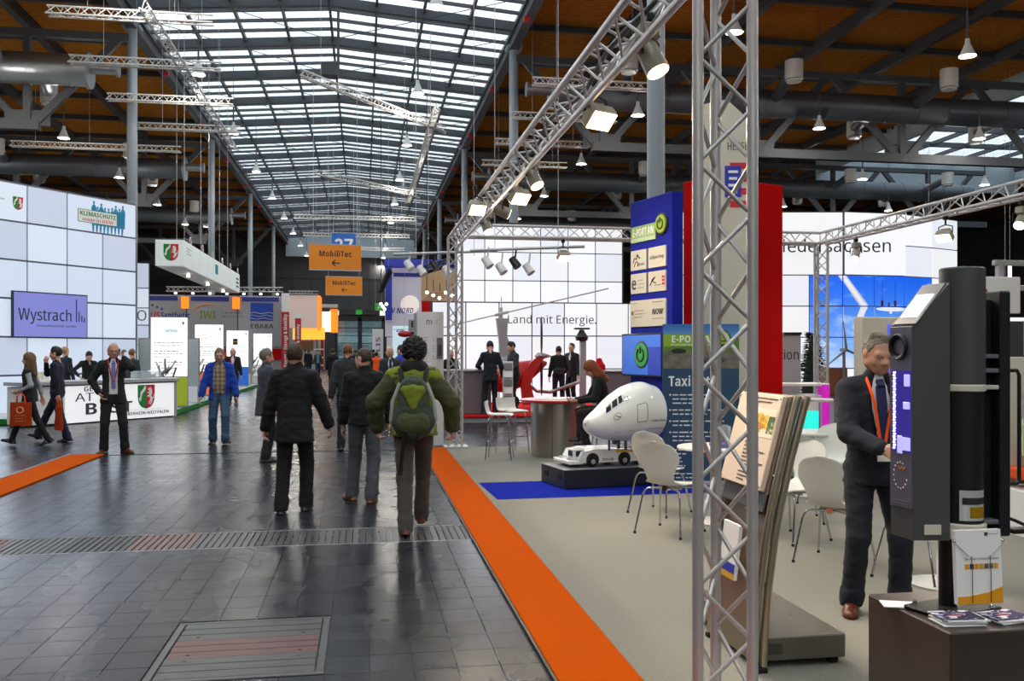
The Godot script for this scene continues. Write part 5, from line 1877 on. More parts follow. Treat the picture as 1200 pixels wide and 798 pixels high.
	for k in 3:
		var q := thing("tabletop_exhibit", ["grey model aircraft on the display desk behind the woman", "small round turbine model on the display desk", "red lit model on the display desk beside the pillar"][k], "model", P([7.35, 6.9, 6.1][k], 22.8, 1.215))
		m = M.new()
		if k == 0:
			m.ball(Vector3(0, .12, 0), Vector3(.3, .06, .06), 12)
			m.box(Vector3(.02, .12, 0), Vector3(.1, .015, .6), Basis.IDENTITY, .005)
			m.box(Vector3(.26, .19, 0), Vector3(.08, .14, .015), Basis.IDENTITY, .004)
			m.rod(Vector3(0, 0, 0), Vector3(0, .1, 0), .02, 8)
		elif k == 1:
			m.lathe([Vector2(0, 0), Vector2(.12, 0), Vector2(.03, .04), Vector2(.03, .15), Vector2(.16, .2), Vector2(.16, .28), Vector2(0, .3)], 16)
		else:
			m.lathe([Vector2(0, 0), Vector2(.16, 0), Vector2(.16, .12), Vector2(.10, .2), Vector2(.06, .3), Vector2(0, .32)], 14)
		put("shape", m, mat(["grey_panel", "brushed_steel", "carpet_red"][k]), q)
	# things before the curved wall
	c = thing("illuminated_counter", "white counter with turquoise lit front and magenta side before the curved wall", "counter", P(6.78, 13.2, .026), -6.0)
	bx("body", Vector3(0, .5, 0), Vector3(.62, 1.0, .5), mat("white_paint"), c, .01)
	bx("turquoise_front", Vector3(-.04, .42, .26), Vector3(.5, .66, .02), mat("turquoise_glow", Color(.15, .85, .80), .4, 0, .8), c)
	bx("magenta_side", Vector3(.31, .58, .2), Vector3(.11, 1.16, .2), mat("magenta_glow", Color(.75, .12, .70), .4, 0, .45), c)
	bx("top", Vector3(0, 1.16, 0), Vector3(.74, .04, .56), mat("white_paint"), c, .005)
	bx("back_wall", Vector3(-.1, 1.3, -.6), Vector3(.7, 1.3, .06), mat("grey_panel"), c, .01)
	text(c, "ation", Vector3(.0, 1.62, -.565), .16, mat("print_black"), .42)
	bx("top_lamp", Vector3(.1, 1.97, -.58), Vector3(.3, .04, .1), mat("black_plastic"), c)
	c = thing("potted_conifer", "dark slender potted conifer behind the far right truss post", "plant", P(10.5, 19.8))
	m = M.new()
	m.lathe([Vector2(0, 0), Vector2(.2, 0), Vector2(.26, .4), Vector2(.22, .4), Vector2(0, .36)], 16)
	put("pot", m, mat("black_plastic"), c)
	m = M.new()
	m.rod(Vector3(0, .3, 0), Vector3(0, 1.9, 0), .035, 8, .012)
	put("stem", m, mat("wood_brown"), c)
	m = M.new()
	rng.seed = 77
	m.lathe([Vector2(0, .45), Vector2(.27, .55), Vector2(.20, 1.1), Vector2(.11, 1.7), Vector2(0, 2.15)], 12)
	for i in 900:
		var y := rng.randf()
		var r := .42 * (1.0 - y * .82) * sqrt(rng.randf())
		var an := rng.randf() * TAU
		var p := Vector3(r * cos(an), .5 + y * 1.65, r * sin(an))
		var o := Vector3(cos(an), -.3 + rng.randf() * .6, sin(an)).normalized()
		m.rod(p, p + o * .12, .014, 3, .003, false)
	tag(put("foliage", m, mat("needle_green", Color(.09, .13, .08), .8), c), "", "", "", "stuff")
	c = thing("model_wind_turbine", "white model wind turbine with three blades on a brown stand", "model", P(10.3, 18.2))
	bx("stand", Vector3(-.15, 1.05, 0), Vector3(.5, .6, .3), mat("wood_brown"), c, .01)
	bx("leg", Vector3(-.15, .4, 0), Vector3(.08, .8, .2), mat("grey_panel"), c)
	m = M.new()
	m.rod(Vector3(.0, .0, .17), Vector3(.0, 1.72, .17), .05, 10, .03)
	m.box(Vector3(0, 1.74, .15), Vector3(.07, .07, .2), Basis.IDENTITY, .01)
	put("tower", m, mat("print_grey"), c)
	for k in 3:
		var a := -.12 + TAU * k / 3
		m = M.new()
		m.rod(Vector3(0, 1.74, .27), Vector3(sin(a) * .62, 1.74 + cos(a) * .62, .27), .03, 6, .008)
		put("blade", m, mat("print_grey"), c)
	c = thing("red_bench", "red upholstered bench and counter behind the far truss post", "bench", P(10.6, 17.2))
	bx("seat", Vector3(0, .45, 0), Vector3(1.2, .25, .5), mat("carpet_red"), c, .04)
	bx("backrest", Vector3(0, .8, -.22), Vector3(1.2, .6, .12), mat("carpet_red"), c, .04)
	bx("base", Vector3(0, .17, 0), Vector3(1.1, .34, .45), mat("grey_panel"), c)
	c = thing("info_totem", "tall beige display panel with a lilac screen behind the man in the suit", "panel", P(6.75, 10.6, .026), 6.0)
	bx("board", Vector3(0, 1.06, -.08), Vector3(.98, 2.12, .16), mat("offwhite"), c, .015)
	bx("screen", Vector3(.18, 1.55, .005), Vector3(.56, .95, .02), mat("screen_violet", Color(.34, .38, .80), .3, 0, .6), c, .005)
	m = M.new()
	var ring := []
	for q in 11:
		ring.append(Vector3(.0 + .045 * cos(.6 + q * .52), 1.93 + .045 * sin(.6 + q * .52), .018))
	m.tube(ring, .012, 5)
	put("logo_ring", m, mat("frame_blue"), c)
	lines(c, Vector3(.08, 1.94, .017), .3, .05, [1, .8], mat("frame_blue"))
	lines(c, Vector3(-.04, 1.72, .017), .4, .06, [.6, .5, 0, .4], mat("frame_blue"))

func ring_rows(st: Array, along_x := true) -> Array:  # rings of an elongated body: [position, height, half width, half height]
	var rows := []
	for s in st:
		var line := PackedVector3Array()
		for j in 17:
			var a := TAU * j / 16.0
			line.append(Vector3(s[0], s[1] + cos(a) * s[3], sin(a) * s[2]))
		rows.append(line)
	return rows

# ---------------------------------------------------------------- the near stand on the right
func spot(label: String, at: Vector3, aim: Vector3, flood: bool, e: float) -> void:
	var t := thing("stage_spotlight", label, "lamp", at)
	var dir := (aim - at).normalized()
	var z := -dir
	var x := Vector3.UP.cross(z).normalized()
	var b := Basis(x, z.cross(x), z)
	var m := M.new()
	if flood:
		m.box(dir * .05, Vector3(.23, .17, .10), b, .02)
		m.box(dir * -.03, Vector3(.16, .12, .07), b, .02)
	else:
		m.rod(dir * -.06, dir * .11, .066, 18, .074)
		m.rod(dir * -.10, dir * -.06, .045, 14, .066)
		m.box(Vector3(0, .11, 0) - dir * .04, Vector3(.13, .10, .13), Basis.IDENTITY, .015)
	put("housing", m, mat("spot_case", Color(.62, .60, .55), .45, .3), t)
	m = M.new()
	if flood:
		m.box(dir * .103, Vector3(.205, .145, .008), b)
	else:
		m.rod(dir * .108, dir * .116, .067, 18)
	put("glowing_lens", m, mat("spot_glow"), t)
	m = M.new()
	for s in [-1.0, 1.0]:
		m.tube([x * s * .1, x * s * .1 + Vector3(0, .10, 0), Vector3(0, .13, 0)], .009, 6)
	m.rod(Vector3(0, .12, 0), Vector3(0, .23, 0), .014, 8)
	m.box(Vector3(0, .23, 0), Vector3(.06, .06, .07), Basis.IDENTITY, .01)
	put("yoke", m, mat("black_metal"), t)
	var l := SpotLight3D.new()
	l.name = "light"
	t.add_child(l, true)
	l.transform = Transform3D(b, dir * .15)
	l.spot_angle = 55 if flood else 34
	l.spot_range = 30
	l.spot_attenuation = 2
	l.light_color = Color(1, .91, .78)
	l.light_energy = e
	l.light_size = .08
	l.shadow_enabled = true

func build_trusses() -> void:
	var al := mat("alu")
	var r := Vector2(.9865, -.1635)
	var f := Vector2(.1635, .9865)
	var tri_off := []
	for q in [[-.122, -.066], [.118, -.073], [.004, .139]]:
		var w: Vector2 = r * q[0] + f * q[1]
		tri_off.append(Vector3(w.x, 0, -w.y))
	var a := lattice("truss_post", "thick aluminium truss post nearest the viewer at the stand corner", "truss", P(1.598, 3.84, .045), P(1.598, 3.84, 3.70), tri_off, .0255, .0105, .4713, al, true, "", .14)
	bx("base_plate", Vector3(0, -.008, 0), Vector3(.42, .014, .42), al, a, .003)
	var b := lattice("truss_beam", "long aluminium truss beam carrying spotlights above the orange carpet edge", "truss", P(1.6, 15.75, 3.71), P(1.6, 1.2, 3.71), [Vector3(-.12, 0, 0), Vector3(.12, 0, 0), Vector3(0, -.208, 0)], .0255, .010, .45, al, true)
	var cable := M.new()
	var pts := []
	for k in 40:
		pts.append(Vector3(.03 * sin(k * 1.3), -.05 + .025 * sin(k * .9), k * .36))
	cable.tube(pts, .018, 6)
	put("cable", cable, mat("black_plastic"), b)
	a = lattice("truss_post", "aluminium truss post at the far end of the orange carpet", "truss", P(1.6, 15.75, .045), P(1.6, 15.75, 3.70), tri_off, .0255, .0105, .45, al, true)
	bx("base_plate", Vector3(0, -.01, 0), Vector3(.42, .014, .42), al, a, .003)
	lattice("truss_beam", "aluminium truss beam crossing in front of the white slogan wall", "truss", P(1.6, 15.75, 3.73), P(8.51, 15.75, 3.73), [Vector3(0, 0, -.12), Vector3(0, 0, .12), Vector3(0, .21, 0)], .0255, .010, .45, al, true)
	a = lattice("truss_post", "aluminium truss post before the blue turbine picture at the far right", "truss", P(8.51, 15.75, .045), P(8.51, 15.75, 3.72), tri_off, .0255, .0105, .45, al, true)
	bx("base_plate", Vector3(0, -.01, 0), Vector3(.42, .014, .42), al, a, .003)
	lattice("truss_beam", "aluminium truss beam rising out of frame at the upper right before the curved wall", "truss", P(8.51, 15.75, 3.73), P(8.51, 3.0, 3.73), [Vector3(-.12, 0, 0), Vector3(.12, 0, 0), Vector3(0, .21, 0)], .0255, .010, .45, al, true)
	var low := 3.46
	spot("large round spotlight hanging nearest the viewer on the truss beam", P(1.69, 5.14, low), P(2.9, 3.9, 0), false, 4.5)
	spot("bright square floodlight second from the viewer on the truss beam", P(1.69, 6.42, low), P(3.0, 3.6, 0), true, 3.5)
	spot("round spotlight with boxy yoke, third from the viewer on the truss beam", P(1.69, 8.9, low), P(3.0, 7.2, 0), false, 4.5)
	spot("square floodlight, fourth from the viewer on the truss beam", P(1.69, 9.84, low), P(3.2, 6.8, 0), true, 3.5)
	spot("round spotlight turned sideways to the right on the truss beam", P(1.69, 11.06, low), P(6.0, 11.5, 1.8), false, 3.5)
	spot("round spotlight nearest the far truss post on the truss beam", P(1.69, 12.4, low), P(2.8, 10.5, 0), false, 4.0)
	spot("floodlight on the aisle side of the truss beam", P(1.40, 11.3, 3.55), P(2.6, 7.5, 0), true, 3.0)
	spot("floodlight hanging under the truss beam before the slogan wall", P(3.53, 15.7, 3.45), P(4.0, 13.5, 0), true, 3.5)
	spot("round spotlight under the right truss beam beside the region name", P(8.51, 14.5, 3.42), P(6.8, 13.0, 0), false, 3.5)
	spot("floodlight under the right truss beam beneath its middle", P(8.51, 12.05, 3.45), P(6.0, 10.5, 0), true, 3.5)
	spot("round spotlight under the right truss beam at the picture edge", P(8.51, 10.5, 3.42), P(5.5, 8.5, 0), false, 3.5)
	for k in 2:
		var t := thing("track_lights", ["cluster of small track lights left of the far truss post", "cluster of small track lights before the slogan wall"][k], "lamp", P([1.35, 2.8][k], [20.0, 17.8][k], [3.85, 3.72][k]))
		var m := M.new()
		m.rod(Vector3(-.7, 0, 0), Vector3(1.6, .1, .2), .03, 8)
		m.rod(Vector3(-.2, 0, 0), Vector3(-.2, 9.0, 0), .006, 4)
		m.rod(Vector3(1.1, 0, 0), Vector3(1.1, 9.0, 0), .006, 4)
		put("track", m, mat("alu_matt"), t)
		for i in 4:
			m = M.new()
			var c := Vector3(-.35 + i * .28, -.22 - (i % 2) * .12, 0)
			m.rod(c + Vector3(0, .05, 0), c + Vector3(.03, .3, 0), .02, 6)
			m.rod(c + Vector3(-.06, .08, -.03), c + Vector3(.05, -.1, .05), .075, 12, .09)
			put("lamp_head", m, mat("black_plastic" if i == 2 else "white_paint"), t)

func make_chair(label: String, at: Vector3, yaw: float) -> Node3D:
	var t := thing("shell_chair", label, "chair", at, yaw, "")
	var path := [Vector2(.425, .225), Vector2(.443, .17), Vector2(.442, .02), Vector2(.448, -.11), Vector2(.49, -.18), Vector2(.575, -.215), Vector2(.68, -.238), Vector2(.775, -.262), Vector2(.835, -.283), Vector2(.864, -.294)]
	var half := [.13, .195, .215, .19, .138, .155, .208, .192, .130, .028]
	var cv := Curve2D.new()
	var rows := []
	for i in 27:
		var u := i / 26.0 * 9.0
		var k := mini(int(u), 8)
		var fr := u - k
		var p: Vector2 = path[k].cubic_interpolate(path[k + 1], path[maxi(k - 1, 0)], path[mini(k + 2, 9)], fr)
		var h := cubic_interpolate(half[k], half[k + 1], half[maxi(k - 1, 0)], half[mini(k + 2, 9)], fr)
		var line := PackedVector3Array()
		var back := clampf((u - 3.5) / 3.0, 0.0, 1.0)
		for j in 11:
			var s := (j - 5) / 5.0
			line.append(Vector3(s * h, p.x + (1.0 - back) * .018 * s * s, p.y + back * .035 * s * s * (h / .2)))
		rows.append(line)
	var m := M.new()
	m.shell(rows, .011)
	put("shell", m, mat("chair_white", Color(.83, .83, .81), .35), t)
	m = M.new()
	m.rod(Vector3(-.12, .415, 0), Vector3(.12, .415, 0), .012, 8)
	m.rod(Vector3(0, .42, -.1), Vector3(0, .42, .1), .03, 10)
	put("frame", m, mat("chrome"), t)
	for sx in [-1.0, 1.0]:
		for sz in [-1.0, 1.0]:
			m = M.new()
			m.tube([Vector3(sx * .03, .42, sz * .06), Vector3(sx * .15, .415, sz * .13), Vector3(sx * .175, .395, sz * .15), Vector3(sx * .19, .35, sz * .165), Vector3(sx * .235, .012, sz * .235)], .0095, 8)
			var lg := put("leg", m, mat("chrome"), t)
			m = M.new()
			m.rod(Vector3(sx * .235, 0, sz * .235), Vector3(sx * .235, .02, sz * .235), .013, 8)
			put("foot_cap", m, mat("rubber"), lg)
	return t

func round_table(label: String, at: Vector3, r := .35) -> Node3D:
	var t := thing("round_table", label, "table", at)
	var m := M.new()
	m.lathe([Vector2(0, .715), Vector2(r - .02, .715), Vector2(r, .722), Vector2(r, .738), Vector2(r - .006, .745), Vector2(0, .745)], 36)
	put("tabletop", m, mat("chair_white"), t)
	m = M.new()
	m.rod(Vector3(0, .03, 0), Vector3(0, .715, 0), .05, 16)
	put("column", m, mat("white_paint"), t)
	m = M.new()
	m.lathe([Vector2(0, 0), Vector2(.24, 0), Vector2(.245, .012), Vector2(.2, .02), Vector2(.06, .035), Vector2(0, .035)], 28)
	put("base", m, mat("chair_white"), t)
	return t

func bar_stool(label: String, at: Vector3, yaw: float) -> void:
	var t := thing("bar_stool", label, "stool", at, yaw)
	var rows := []
	for q in [Vector2(.675, .2), Vector2(.69, .16), Vector2(.69, -.1), Vector2(.70, -.165), Vector2(.74, -.195), Vector2(.83, -.215), Vector2(.90, -.22)]:
		var line := PackedVector3Array()
		for j in 5:
			line.append(Vector3((j - 2) * .095, q.x, q.y))
		rows.append(line)
	var m := M.new()
	m.shell(rows, .014)
	put("seat", m, mat("chair_white"), t)
	for sx in [-1.0, 1.0]:
		for sz in [-1.0, 1.0]:
			m = M.new()
			m.tube([Vector3(sx * .06, .67, sz * .1), Vector3(sx * .15, .66, sz * .14), Vector3(sx * .165, .60, sz * .15), Vector3(sx * .2, 0, sz * .2)], .011, 8)
			put("leg", m, mat("chrome"), t)
	for sz in [-1.0, 1.0]:
		m = M.new()
		m.rod(Vector3(-.18, .27, sz * .183), Vector3(.18, .27, sz * .183), .009, 6)
		put("footrest", m, mat("chrome"), t)

func power_symbol(t: Node3D, at: Vector3, r: float, face := "badge_green") -> void:
	var m := M.new()
	m.lathe([Vector2(0, 0), Vector2(r, 0), Vector2(r, .02), Vector2(r * .9, .03), Vector2(0, .03)], 32, at, Basis(Vector3.RIGHT, PI / 2))
	put("badge_rim", m, mat("badge_dark_green", Color(.16, .22, .10), .4), t)
	m = M.new()
	m.lathe([Vector2(0, .03), Vector2(r * .84, .03), Vector2(r * .8, .038), Vector2(0, .04)], 32, at, Basis(Vector3.RIGHT, PI / 2))
	mat("badge_green", Color(.62, .74, .16), .4)
	mat("screen_green", Color(.16, .50, .20), .3, 0, .5)
	put("badge_face", m, mat(face), t)
	m = M.new()
	var ring := []
	for k in 15:
		var a := .55 + k * (TAU - 1.1) / 14.0
		ring.append(at + Vector3(sin(a) * r * .45, cos(a) * r * .45, .042))
	m.tube(ring, r * .07, 6)
	m.rod(at + Vector3(0, r * .1, .042), at + Vector3(0, r * .58, .042), r * .07, 6)
	put("power_mark", m, mat("badge_dark_green"), t)

func build_towers() -> void:
	var blue := mat("tower_blue", Color(.12, .15, .60), .6)
	var t := thing("exhibit_tower", "tall blue exhibition tower with sponsor panels and green power badge", "tower", P(3.655, 11.99, .026), -76.0)
	bx("body", Vector3(.51, 1.87, -.085), Vector3(1.03, 3.72, .17), blue, t, .008)
	bx("sign_ground", Vector3(.36, 3.27, .012), Vector3(.62, .22, .024), mat("badge_soft_green", Color(.60, .72, .42), .5), t, .004)
	bx("sign_lower", Vector3(.36, 3.19, .014), Vector3(.62, .05, .024), mat("badge_pale", Color(.72, .80, .66), .5), t)
	text(t, "E-PORT AN", Vector3(.36, 3.29, .026), .105, mat("print_white"), .52, true)
	power_symbol(t, Vector3(.80, 3.34, .0), .145)
	var pans := [[.24, 2.92, .40, .27], [.70, 2.92, .42, .27], [.24, 2.60, .40, .27], [.70, 2.60, .42, .27], [.47, 2.19, .88, .36]]
	for k in 5:
		var p: Array = pans[k]
		bx("sponsor_panel", Vector3(p[0], p[1], .012), Vector3(p[2], p[3], .024), mat("offwhite"), t, .003)
	var hm := M.new()
	hm.tube([Vector3(.11, 2.89, .026), Vector3(.15, 2.95, .026), Vector3(.19, 2.93, .026), Vector3(.22, 3.0, .026), Vector3(.25, 2.96, .026), Vector3(.29, 2.94, .026)], .008, 5)
	hm.tube([Vector3(.14, 2.83, .026), Vector3(.17, 2.89, .026), Vector3(.22, 2.9, .026), Vector3(.24, 2.83, .026)], .007, 5)
	put("horse_outline", hm, mat("print_black"), t)
	text(t, "Hessen", Vector3(.32, 2.86, .026), .04, mat("print_dark_grey"), .15)
	text(t, "Lufthansa Group", Vector3(.70, 2.92, .026), .045, mat("print_dark_grey"), .34)
	text(t, "e", Vector3(.13, 2.60, .026), .17, mat("print_dark_grey"), .11, true)
	lines(t, Vector3(.23, 2.64, .025), .17, .05, [.8, 1, .9], mat("print_grey"))
	hm = M.new()
	hm.tube([Vector3(.54, 2.55, .026), Vector3(.6, 2.63, .026), Vector3(.66, 2.66, .026), Vector3(.6, 2.6, .026), Vector3(.68, 2.58, .026)], .008, 5)
	put("wing_mark", hm, mat("print_black"), t)
	for k in 3:
		bx("red_stripe", Vector3(.86, 2.56 + k * .045, .026), Vector3(.06, .028, .004), mat("crest_red"), t)
	lines(t, Vector3(.66, 2.55, .025), .14, .035, [1], mat("print_grey"))
	text(t, "NOW", Vector3(.72, 2.20, .026), .075, mat("print_black"), .26, true, Basis(Vector3(1, 0, 0), Vector3(.2, 1, 0), Vector3(0, 0, 1)))
	bx("eagle_mark", Vector3(.09, 2.20, .026), Vector3(.03, .05, .004), mat("print_black"), t)
	bx("flag_bar", Vector3(.13, 2.17, .026), Vector3(.008, .14, .004), mat("badge_gold", Color(.75, .62, .15)), t)
	lines(t, Vector3(.16, 2.23, .025), .24, .045, [.9, 1, .7], mat("print_grey"))
	lines(t, Vector3(.05, 2.33, .025), .2, .045, [.9], mat("print_grey"))
	lines(t, Vector3(.60, 2.33, .025), .28, .045, [.9], mat("print_grey"))
	lines(t, Vector3(.60, 2.11, .025), .26, .04, [1], mat("print_grey"))
	var th := deg_to_rad(-76.0)
	var ont := func(v: Vector3) -> Vector3: return P(3.655, 11.99, .026) + Basis(Vector3.UP, th) * v
	var s := thing("wall_screen", "flat screen with green power symbol on blue mounted on the blue tower", "screen", ont.call(Vector3(.40, 1.63, .05)), -76.0)
	bx("bezel", Vector3.ZERO, Vector3(1.02, .58, .06), mat("black_plastic"), s, .008)
	bx("picture", Vector3(0, 0, .032), Vector3(.97, .53, .006), mat("screen_blue", Color(.16, .36, .72), .25, 0, .55), s)
	bx("picture_shade", Vector3(.33, -.08, .034), Vector3(.30, .37, .006), mat("screen_deep", Color(.06, .16, .60), .25, 0, .5), s)
	power_symbol(s, Vector3(.02, .0, .012), .19, "screen_green")
	# red tower and white fin
	t = thing("exhibit_tower", "tall red exhibition tower rising behind the blue one", "tower", P(4.745, 11.88, .026), 20.0)
	bx("body", Vector3(.72, 2.06, -.27), Vector3(1.44, 4.12, .54), mat("tower_red", Color(.70, .035, .035), .7), t, .01)
	mat("tower_red").metallic_specular = .15
	blue.metallic_specular = .2
	t = thing("white_pylon", "white pylon with slanted top and striped logo before the red tower", "sign", P(4.465, 11.42, .026), -9.4)
	var m := M.new()
	m.slab(PackedVector2Array([Vector2(0, 0), Vector2(.70, 0), Vector2(.70, 4.72), Vector2(.34, 5.05), Vector2(0, 4.98)]), .16, Transform3D(Basis.IDENTITY, Vector3(0, 0, -.16)))
	put("body", m, mat("offwhite"), t)
	text(t, "HESSEN", Vector3(.52, 4.42, .004), .1, mat("print_dark_grey"), .34)
	for k in 4:
		bx("red_stripe", Vector3(.53, 4.16 - k * .17, .004), Vector3(.30, .085, .006), mat("crest_red"), t)
	bx("blue_ground", Vector3(.42, 3.95, .007), Vector3(.22, .42, .006), mat("frame_blue"), t, .002)
	for k in 4:
		bx("white_mark", Vector3(.42, 4.08 - k * .09, .012), Vector3(.13 - .02 * (k % 2), .035, .004), mat("print_white"), t)
	# roll-up board
	var b := thing("roll_up_board", "dark blue roll-up board about a taxiing robot behind the near truss post", "sign", P(4.19, 10.74, .026), -9.4)
	bx("board", Vector3(0, 1.03, 0), Vector3(.96, 1.98, .03), mat("board_blue", Color(.13, .27, .40), .5), b, .004)
	bx("foot", Vector3(0, .025, 0), Vector3(1.0, .05, .2), mat("alu_matt"), b, .01)
	var pm := mat("apron_print", Color.WHITE, .45)
	pm.albedo_texture = picture_field(0)
	m = M.new()
	m.quad(Vector3(-.475, 1.46, .0165), Vector3(.475, 1.46, .0165), Vector3(.475, 2.015, .0165), Vector3(-.475, 2.015, .0165), Vector3.BACK)
	put("apron_picture", m, pm, b)
	text(b, "E-PORT AN", Vector3(-.09, 1.83, .018), .085, mat("print_white"), .56, true)
	lines(b, Vector3(-.38, 1.76, .018), .55, .03, [1], mat("print_white"))
	power_symbol(b, Vector3(.27, 1.85, .0), .10)
	text(b, "TaxiBot", Vector3(-.15, 1.30, .018), .125, mat("print_white"), .52, true)
	var y := 1.13
	for k in 4:
		bx("bullet", Vector3(-.39, y, .018), Vector3(.022, .022, .004), mat("print_white"), b)
		lines(b, Vector3(-.36, y, .017), .72, .052, [[.85, .9, .5], [.95, .6], [.9, .55], [.95, .9, .45]][k], mat("print_white"))
		y -= [.19, .14, .14, .19][k]
	lines(b, Vector3(-.40, .44, .017), .5, .05, [.4, .45, .3, .35, .4, 0, .9, .8], mat("print_white"))

func nose_point(u: float, phi: float) -> Vector3:
	var us := [0.0, .17, .38, .54, .66, .745, .83, .89, .925, .938]
	var tp := [1.28, 1.325, 1.275, 1.19, 1.10, 1.02, .96, .915, .88, .815]
	var bt := [.62, .605, .595, .602, .615, .632, .665, .70, .735, .81]
	var wd := [.365, .36, .335, .295, .255, .22, .168, .122, .082, .004]
	var k := 0
	while k < 8 and u > us[k + 1]:
		k += 1
	var f: float = clampf((u - us[k]) / (us[k + 1] - us[k]), 0, 1)
	var a := maxi(k - 1, 0)
	var d := mini(k + 2, 9)
	var t := cubic_interpolate(tp[k], tp[k + 1], tp[a], tp[d], f)
	var b := cubic_interpolate(bt[k], bt[k + 1], bt[a], bt[d], f)
	var w := cubic_interpolate(wd[k], wd[k + 1], wd[a], wd[d], f)
	if k == 8:
		t = lerpf(tp[8], tp[9], f)
		b = lerpf(bt[8], bt[9], f)
		w = lerpf(wd[8], wd[9], sqrt(f))
	return Vector3(w * sin(phi), (t + b) * .5 + (t - b) * .5 * cos(phi), u)

func nose_patch(u0: float, u1: float, p0: float, p1: float, lift: float, sl := 0.0) -> M:
	var rows := []
	for i in 5:
		var line := PackedVector3Array()
		for j in 5:
			var ph := lerpf(p0, p1, j / 4.0)
			var q := nose_point(lerpf(u0, u1, i / 4.0) + sl * j / 4.0, ph)
			var c := nose_point(lerpf(u0, u1, i / 4.0) + sl * j / 4.0, 0.0)
			var o := Vector3(q.x, q.y - (c.y + nose_point(lerpf(u0, u1, i / 4.0), PI).y) * .5, 0).normalized()
			line.append(q + o * lift)
		rows.append(line)
	var m := M.new()
	m.surf(rows)
	m.surf(rows, true)
	return m

func build_aircraft() -> void:
	var pl := thing("black_plinth", "low black exhibition case carrying the white tug model", "plinth", P(2.4, 10.57, .028), 11.0)
	bx("body", Vector3(.71, .12, -.38), Vector3(1.42, .24, .76), mat("case_black", Color(.11, .12, .14), .45), pl, .012)
	bx("lid_edge", Vector3(.71, .235, -.38), Vector3(1.44, .012, .78), mat("graphite_light"), pl, .004)
	for k in 2:
		bx("grip", Vector3(-.004, .14, -.16 - k * .42), Vector3(.012, .06, .11), mat("rubber"), pl, .004)
	var rot := Basis(Vector3.UP, deg_to_rad(11.0))
	var onp := func(v: Vector3) -> Vector3: return P(2.4, 10.57, .028) + rot * v
	# tug
	var t := thing("aircraft_tug_model", "white model aircraft tug with black wheels and a yellow stripe", "model", onp.call(Vector3(.12, .242, -.40)), 11.0)
	var body := M.new()
	body.slab(PackedVector2Array([Vector2(.14, .05), Vector2(1.36, .05), Vector2(1.38, .18), Vector2(1.2, .20), Vector2(.62, .21), Vector2(.34, .215), Vector2(.28, .20), Vector2(.18, .19), Vector2(.13, .10)]), .50, Transform3D(Basis.IDENTITY, Vector3(0, 0, -.25)))
	put("body", body, mat("white_gloss"), t)
	bx("front_deck", Vector3(.1, .06, 0), Vector3(.2, .05, .5), mat("white_gloss"), t, .01)
	bx("cab", Vector3(.16, .15, .12), Vector3(.16, .15, .16), mat("white_gloss"), t, .012)
	bx("cab_window", Vector3(.075, .165, .12), Vector3(.008, .07, .12), mat("glass_dark", Color(.12, .12, .2), .1), t, .002)
	bx("cab_window", Vector3(.16, .165, .204), Vector3(.09, .07, .006), mat("glass_dark"), t, .002)
	bx("yellow_stripe", Vector3(1.0, .183, .254), Vector3(.72, .032, .006), mat("stripe_yellow", Color(.82, .63, .08), .4), t)
	bx("loading_bed", Vector3(.98, .20, -.02), Vector3(.5, .03, .3), mat("graphite"), t, .005)
	for x in [.32, .76, 1.18]:
		for z in [-.235, .225]:
			var m := M.new()
			m.lathe([Vector2(0, -.035), Vector2(.055, -.035), Vector2(.066, -.022), Vector2(.066, .022), Vector2(.055, .035), Vector2(.04, .03), Vector2(0, .03)], 20, Vector3(x, .067, z + .012), Basis(Vector3.RIGHT, PI / 2))
			var wl := put("wheel", m, mat("rubber"), t)
			m = M.new()
			m.lathe([Vector2(0, .0), Vector2(.032, .0), Vector2(.026, .012), Vector2(0, .014)], 14, Vector3(x, .067, z + .044), Basis(Vector3.RIGHT, PI / 2))
			put("hub", m, mat("grey_panel"), wl)
			m = M.new()
			m.lathe([Vector2(0, 0), Vector2(.088, 0), Vector2(.088, .004), Vector2(0, .004)], 18, Vector3(x, .085, .25), Basis(Vector3.RIGHT, PI / 2))
			if z > 0:
				put("wheel_arch", m, mat("black_plastic"), t)
	text(t, "TLD LAB", Vector3(.53, .085, .252), .03, mat("print_dark_grey"), .16, true)
	text(t, "AL-101", Vector3(.97, .10, .252), .025, mat("print_dark_grey"), .1)
	for k in 2:
		var m := M.new()
		m.rod(Vector3(.05, .085, -.12 + k * .24), Vector3(.05, .11, -.12 + k * .24), .02, 10)
		put("head_lamp", m, mat("lamp_shade"), t)
	# nose
	var n := thing("aircraft_nose_model", "large glossy white aircraft nose model above the tug", "model", P(3.57, 10.84, .0), -76.0)
	var rows := []
	for i in 36:
		var line := PackedVector3Array()
		var u := .935 * (1.0 - pow(1.0 - i / 35.0, 1.5))
		for j in 41:
			line.append(nose_point(u, TAU * j / 40.0))
		rows.append(line)
	var m := M.new()
	m.surf(rows)
	for j in 40:
		m.tri(Vector3(0, .95, 0), rows[0][j], rows[0][j + 1], Vector3.FORWARD, Vector3.FORWARD, Vector3.FORWARD)
	put("fuselage", m, mat("white_gloss"), n)
	put("belly", nose_patch(.0, .86, 2.15, 4.13, .002), mat("belly_grey", Color(.60, .60, .60), .3), n)
	for k in 3:
		var u0: float = [.655, .575, .515][k]
		var u1: float = [.715, .64, .56][k]
		for s in [1.0, -1.0]:
			put("cockpit_window", nose_patch(u0, u1, .50 * s, (.88 - .02 * k) * s, .005, .03), mat("glass_dark"), n)
	m = M.new()
	var door := []
	var dc := [Vector2(.385, 1.20), Vector2(.275, 1.20), Vector2(.265, 1.26), Vector2(.265, 1.78), Vector2(.275, 1.84), Vector2(.385, 1.84), Vector2(.395, 1.78), Vector2(.395, 1.26), Vector2(.385, 1.20)]
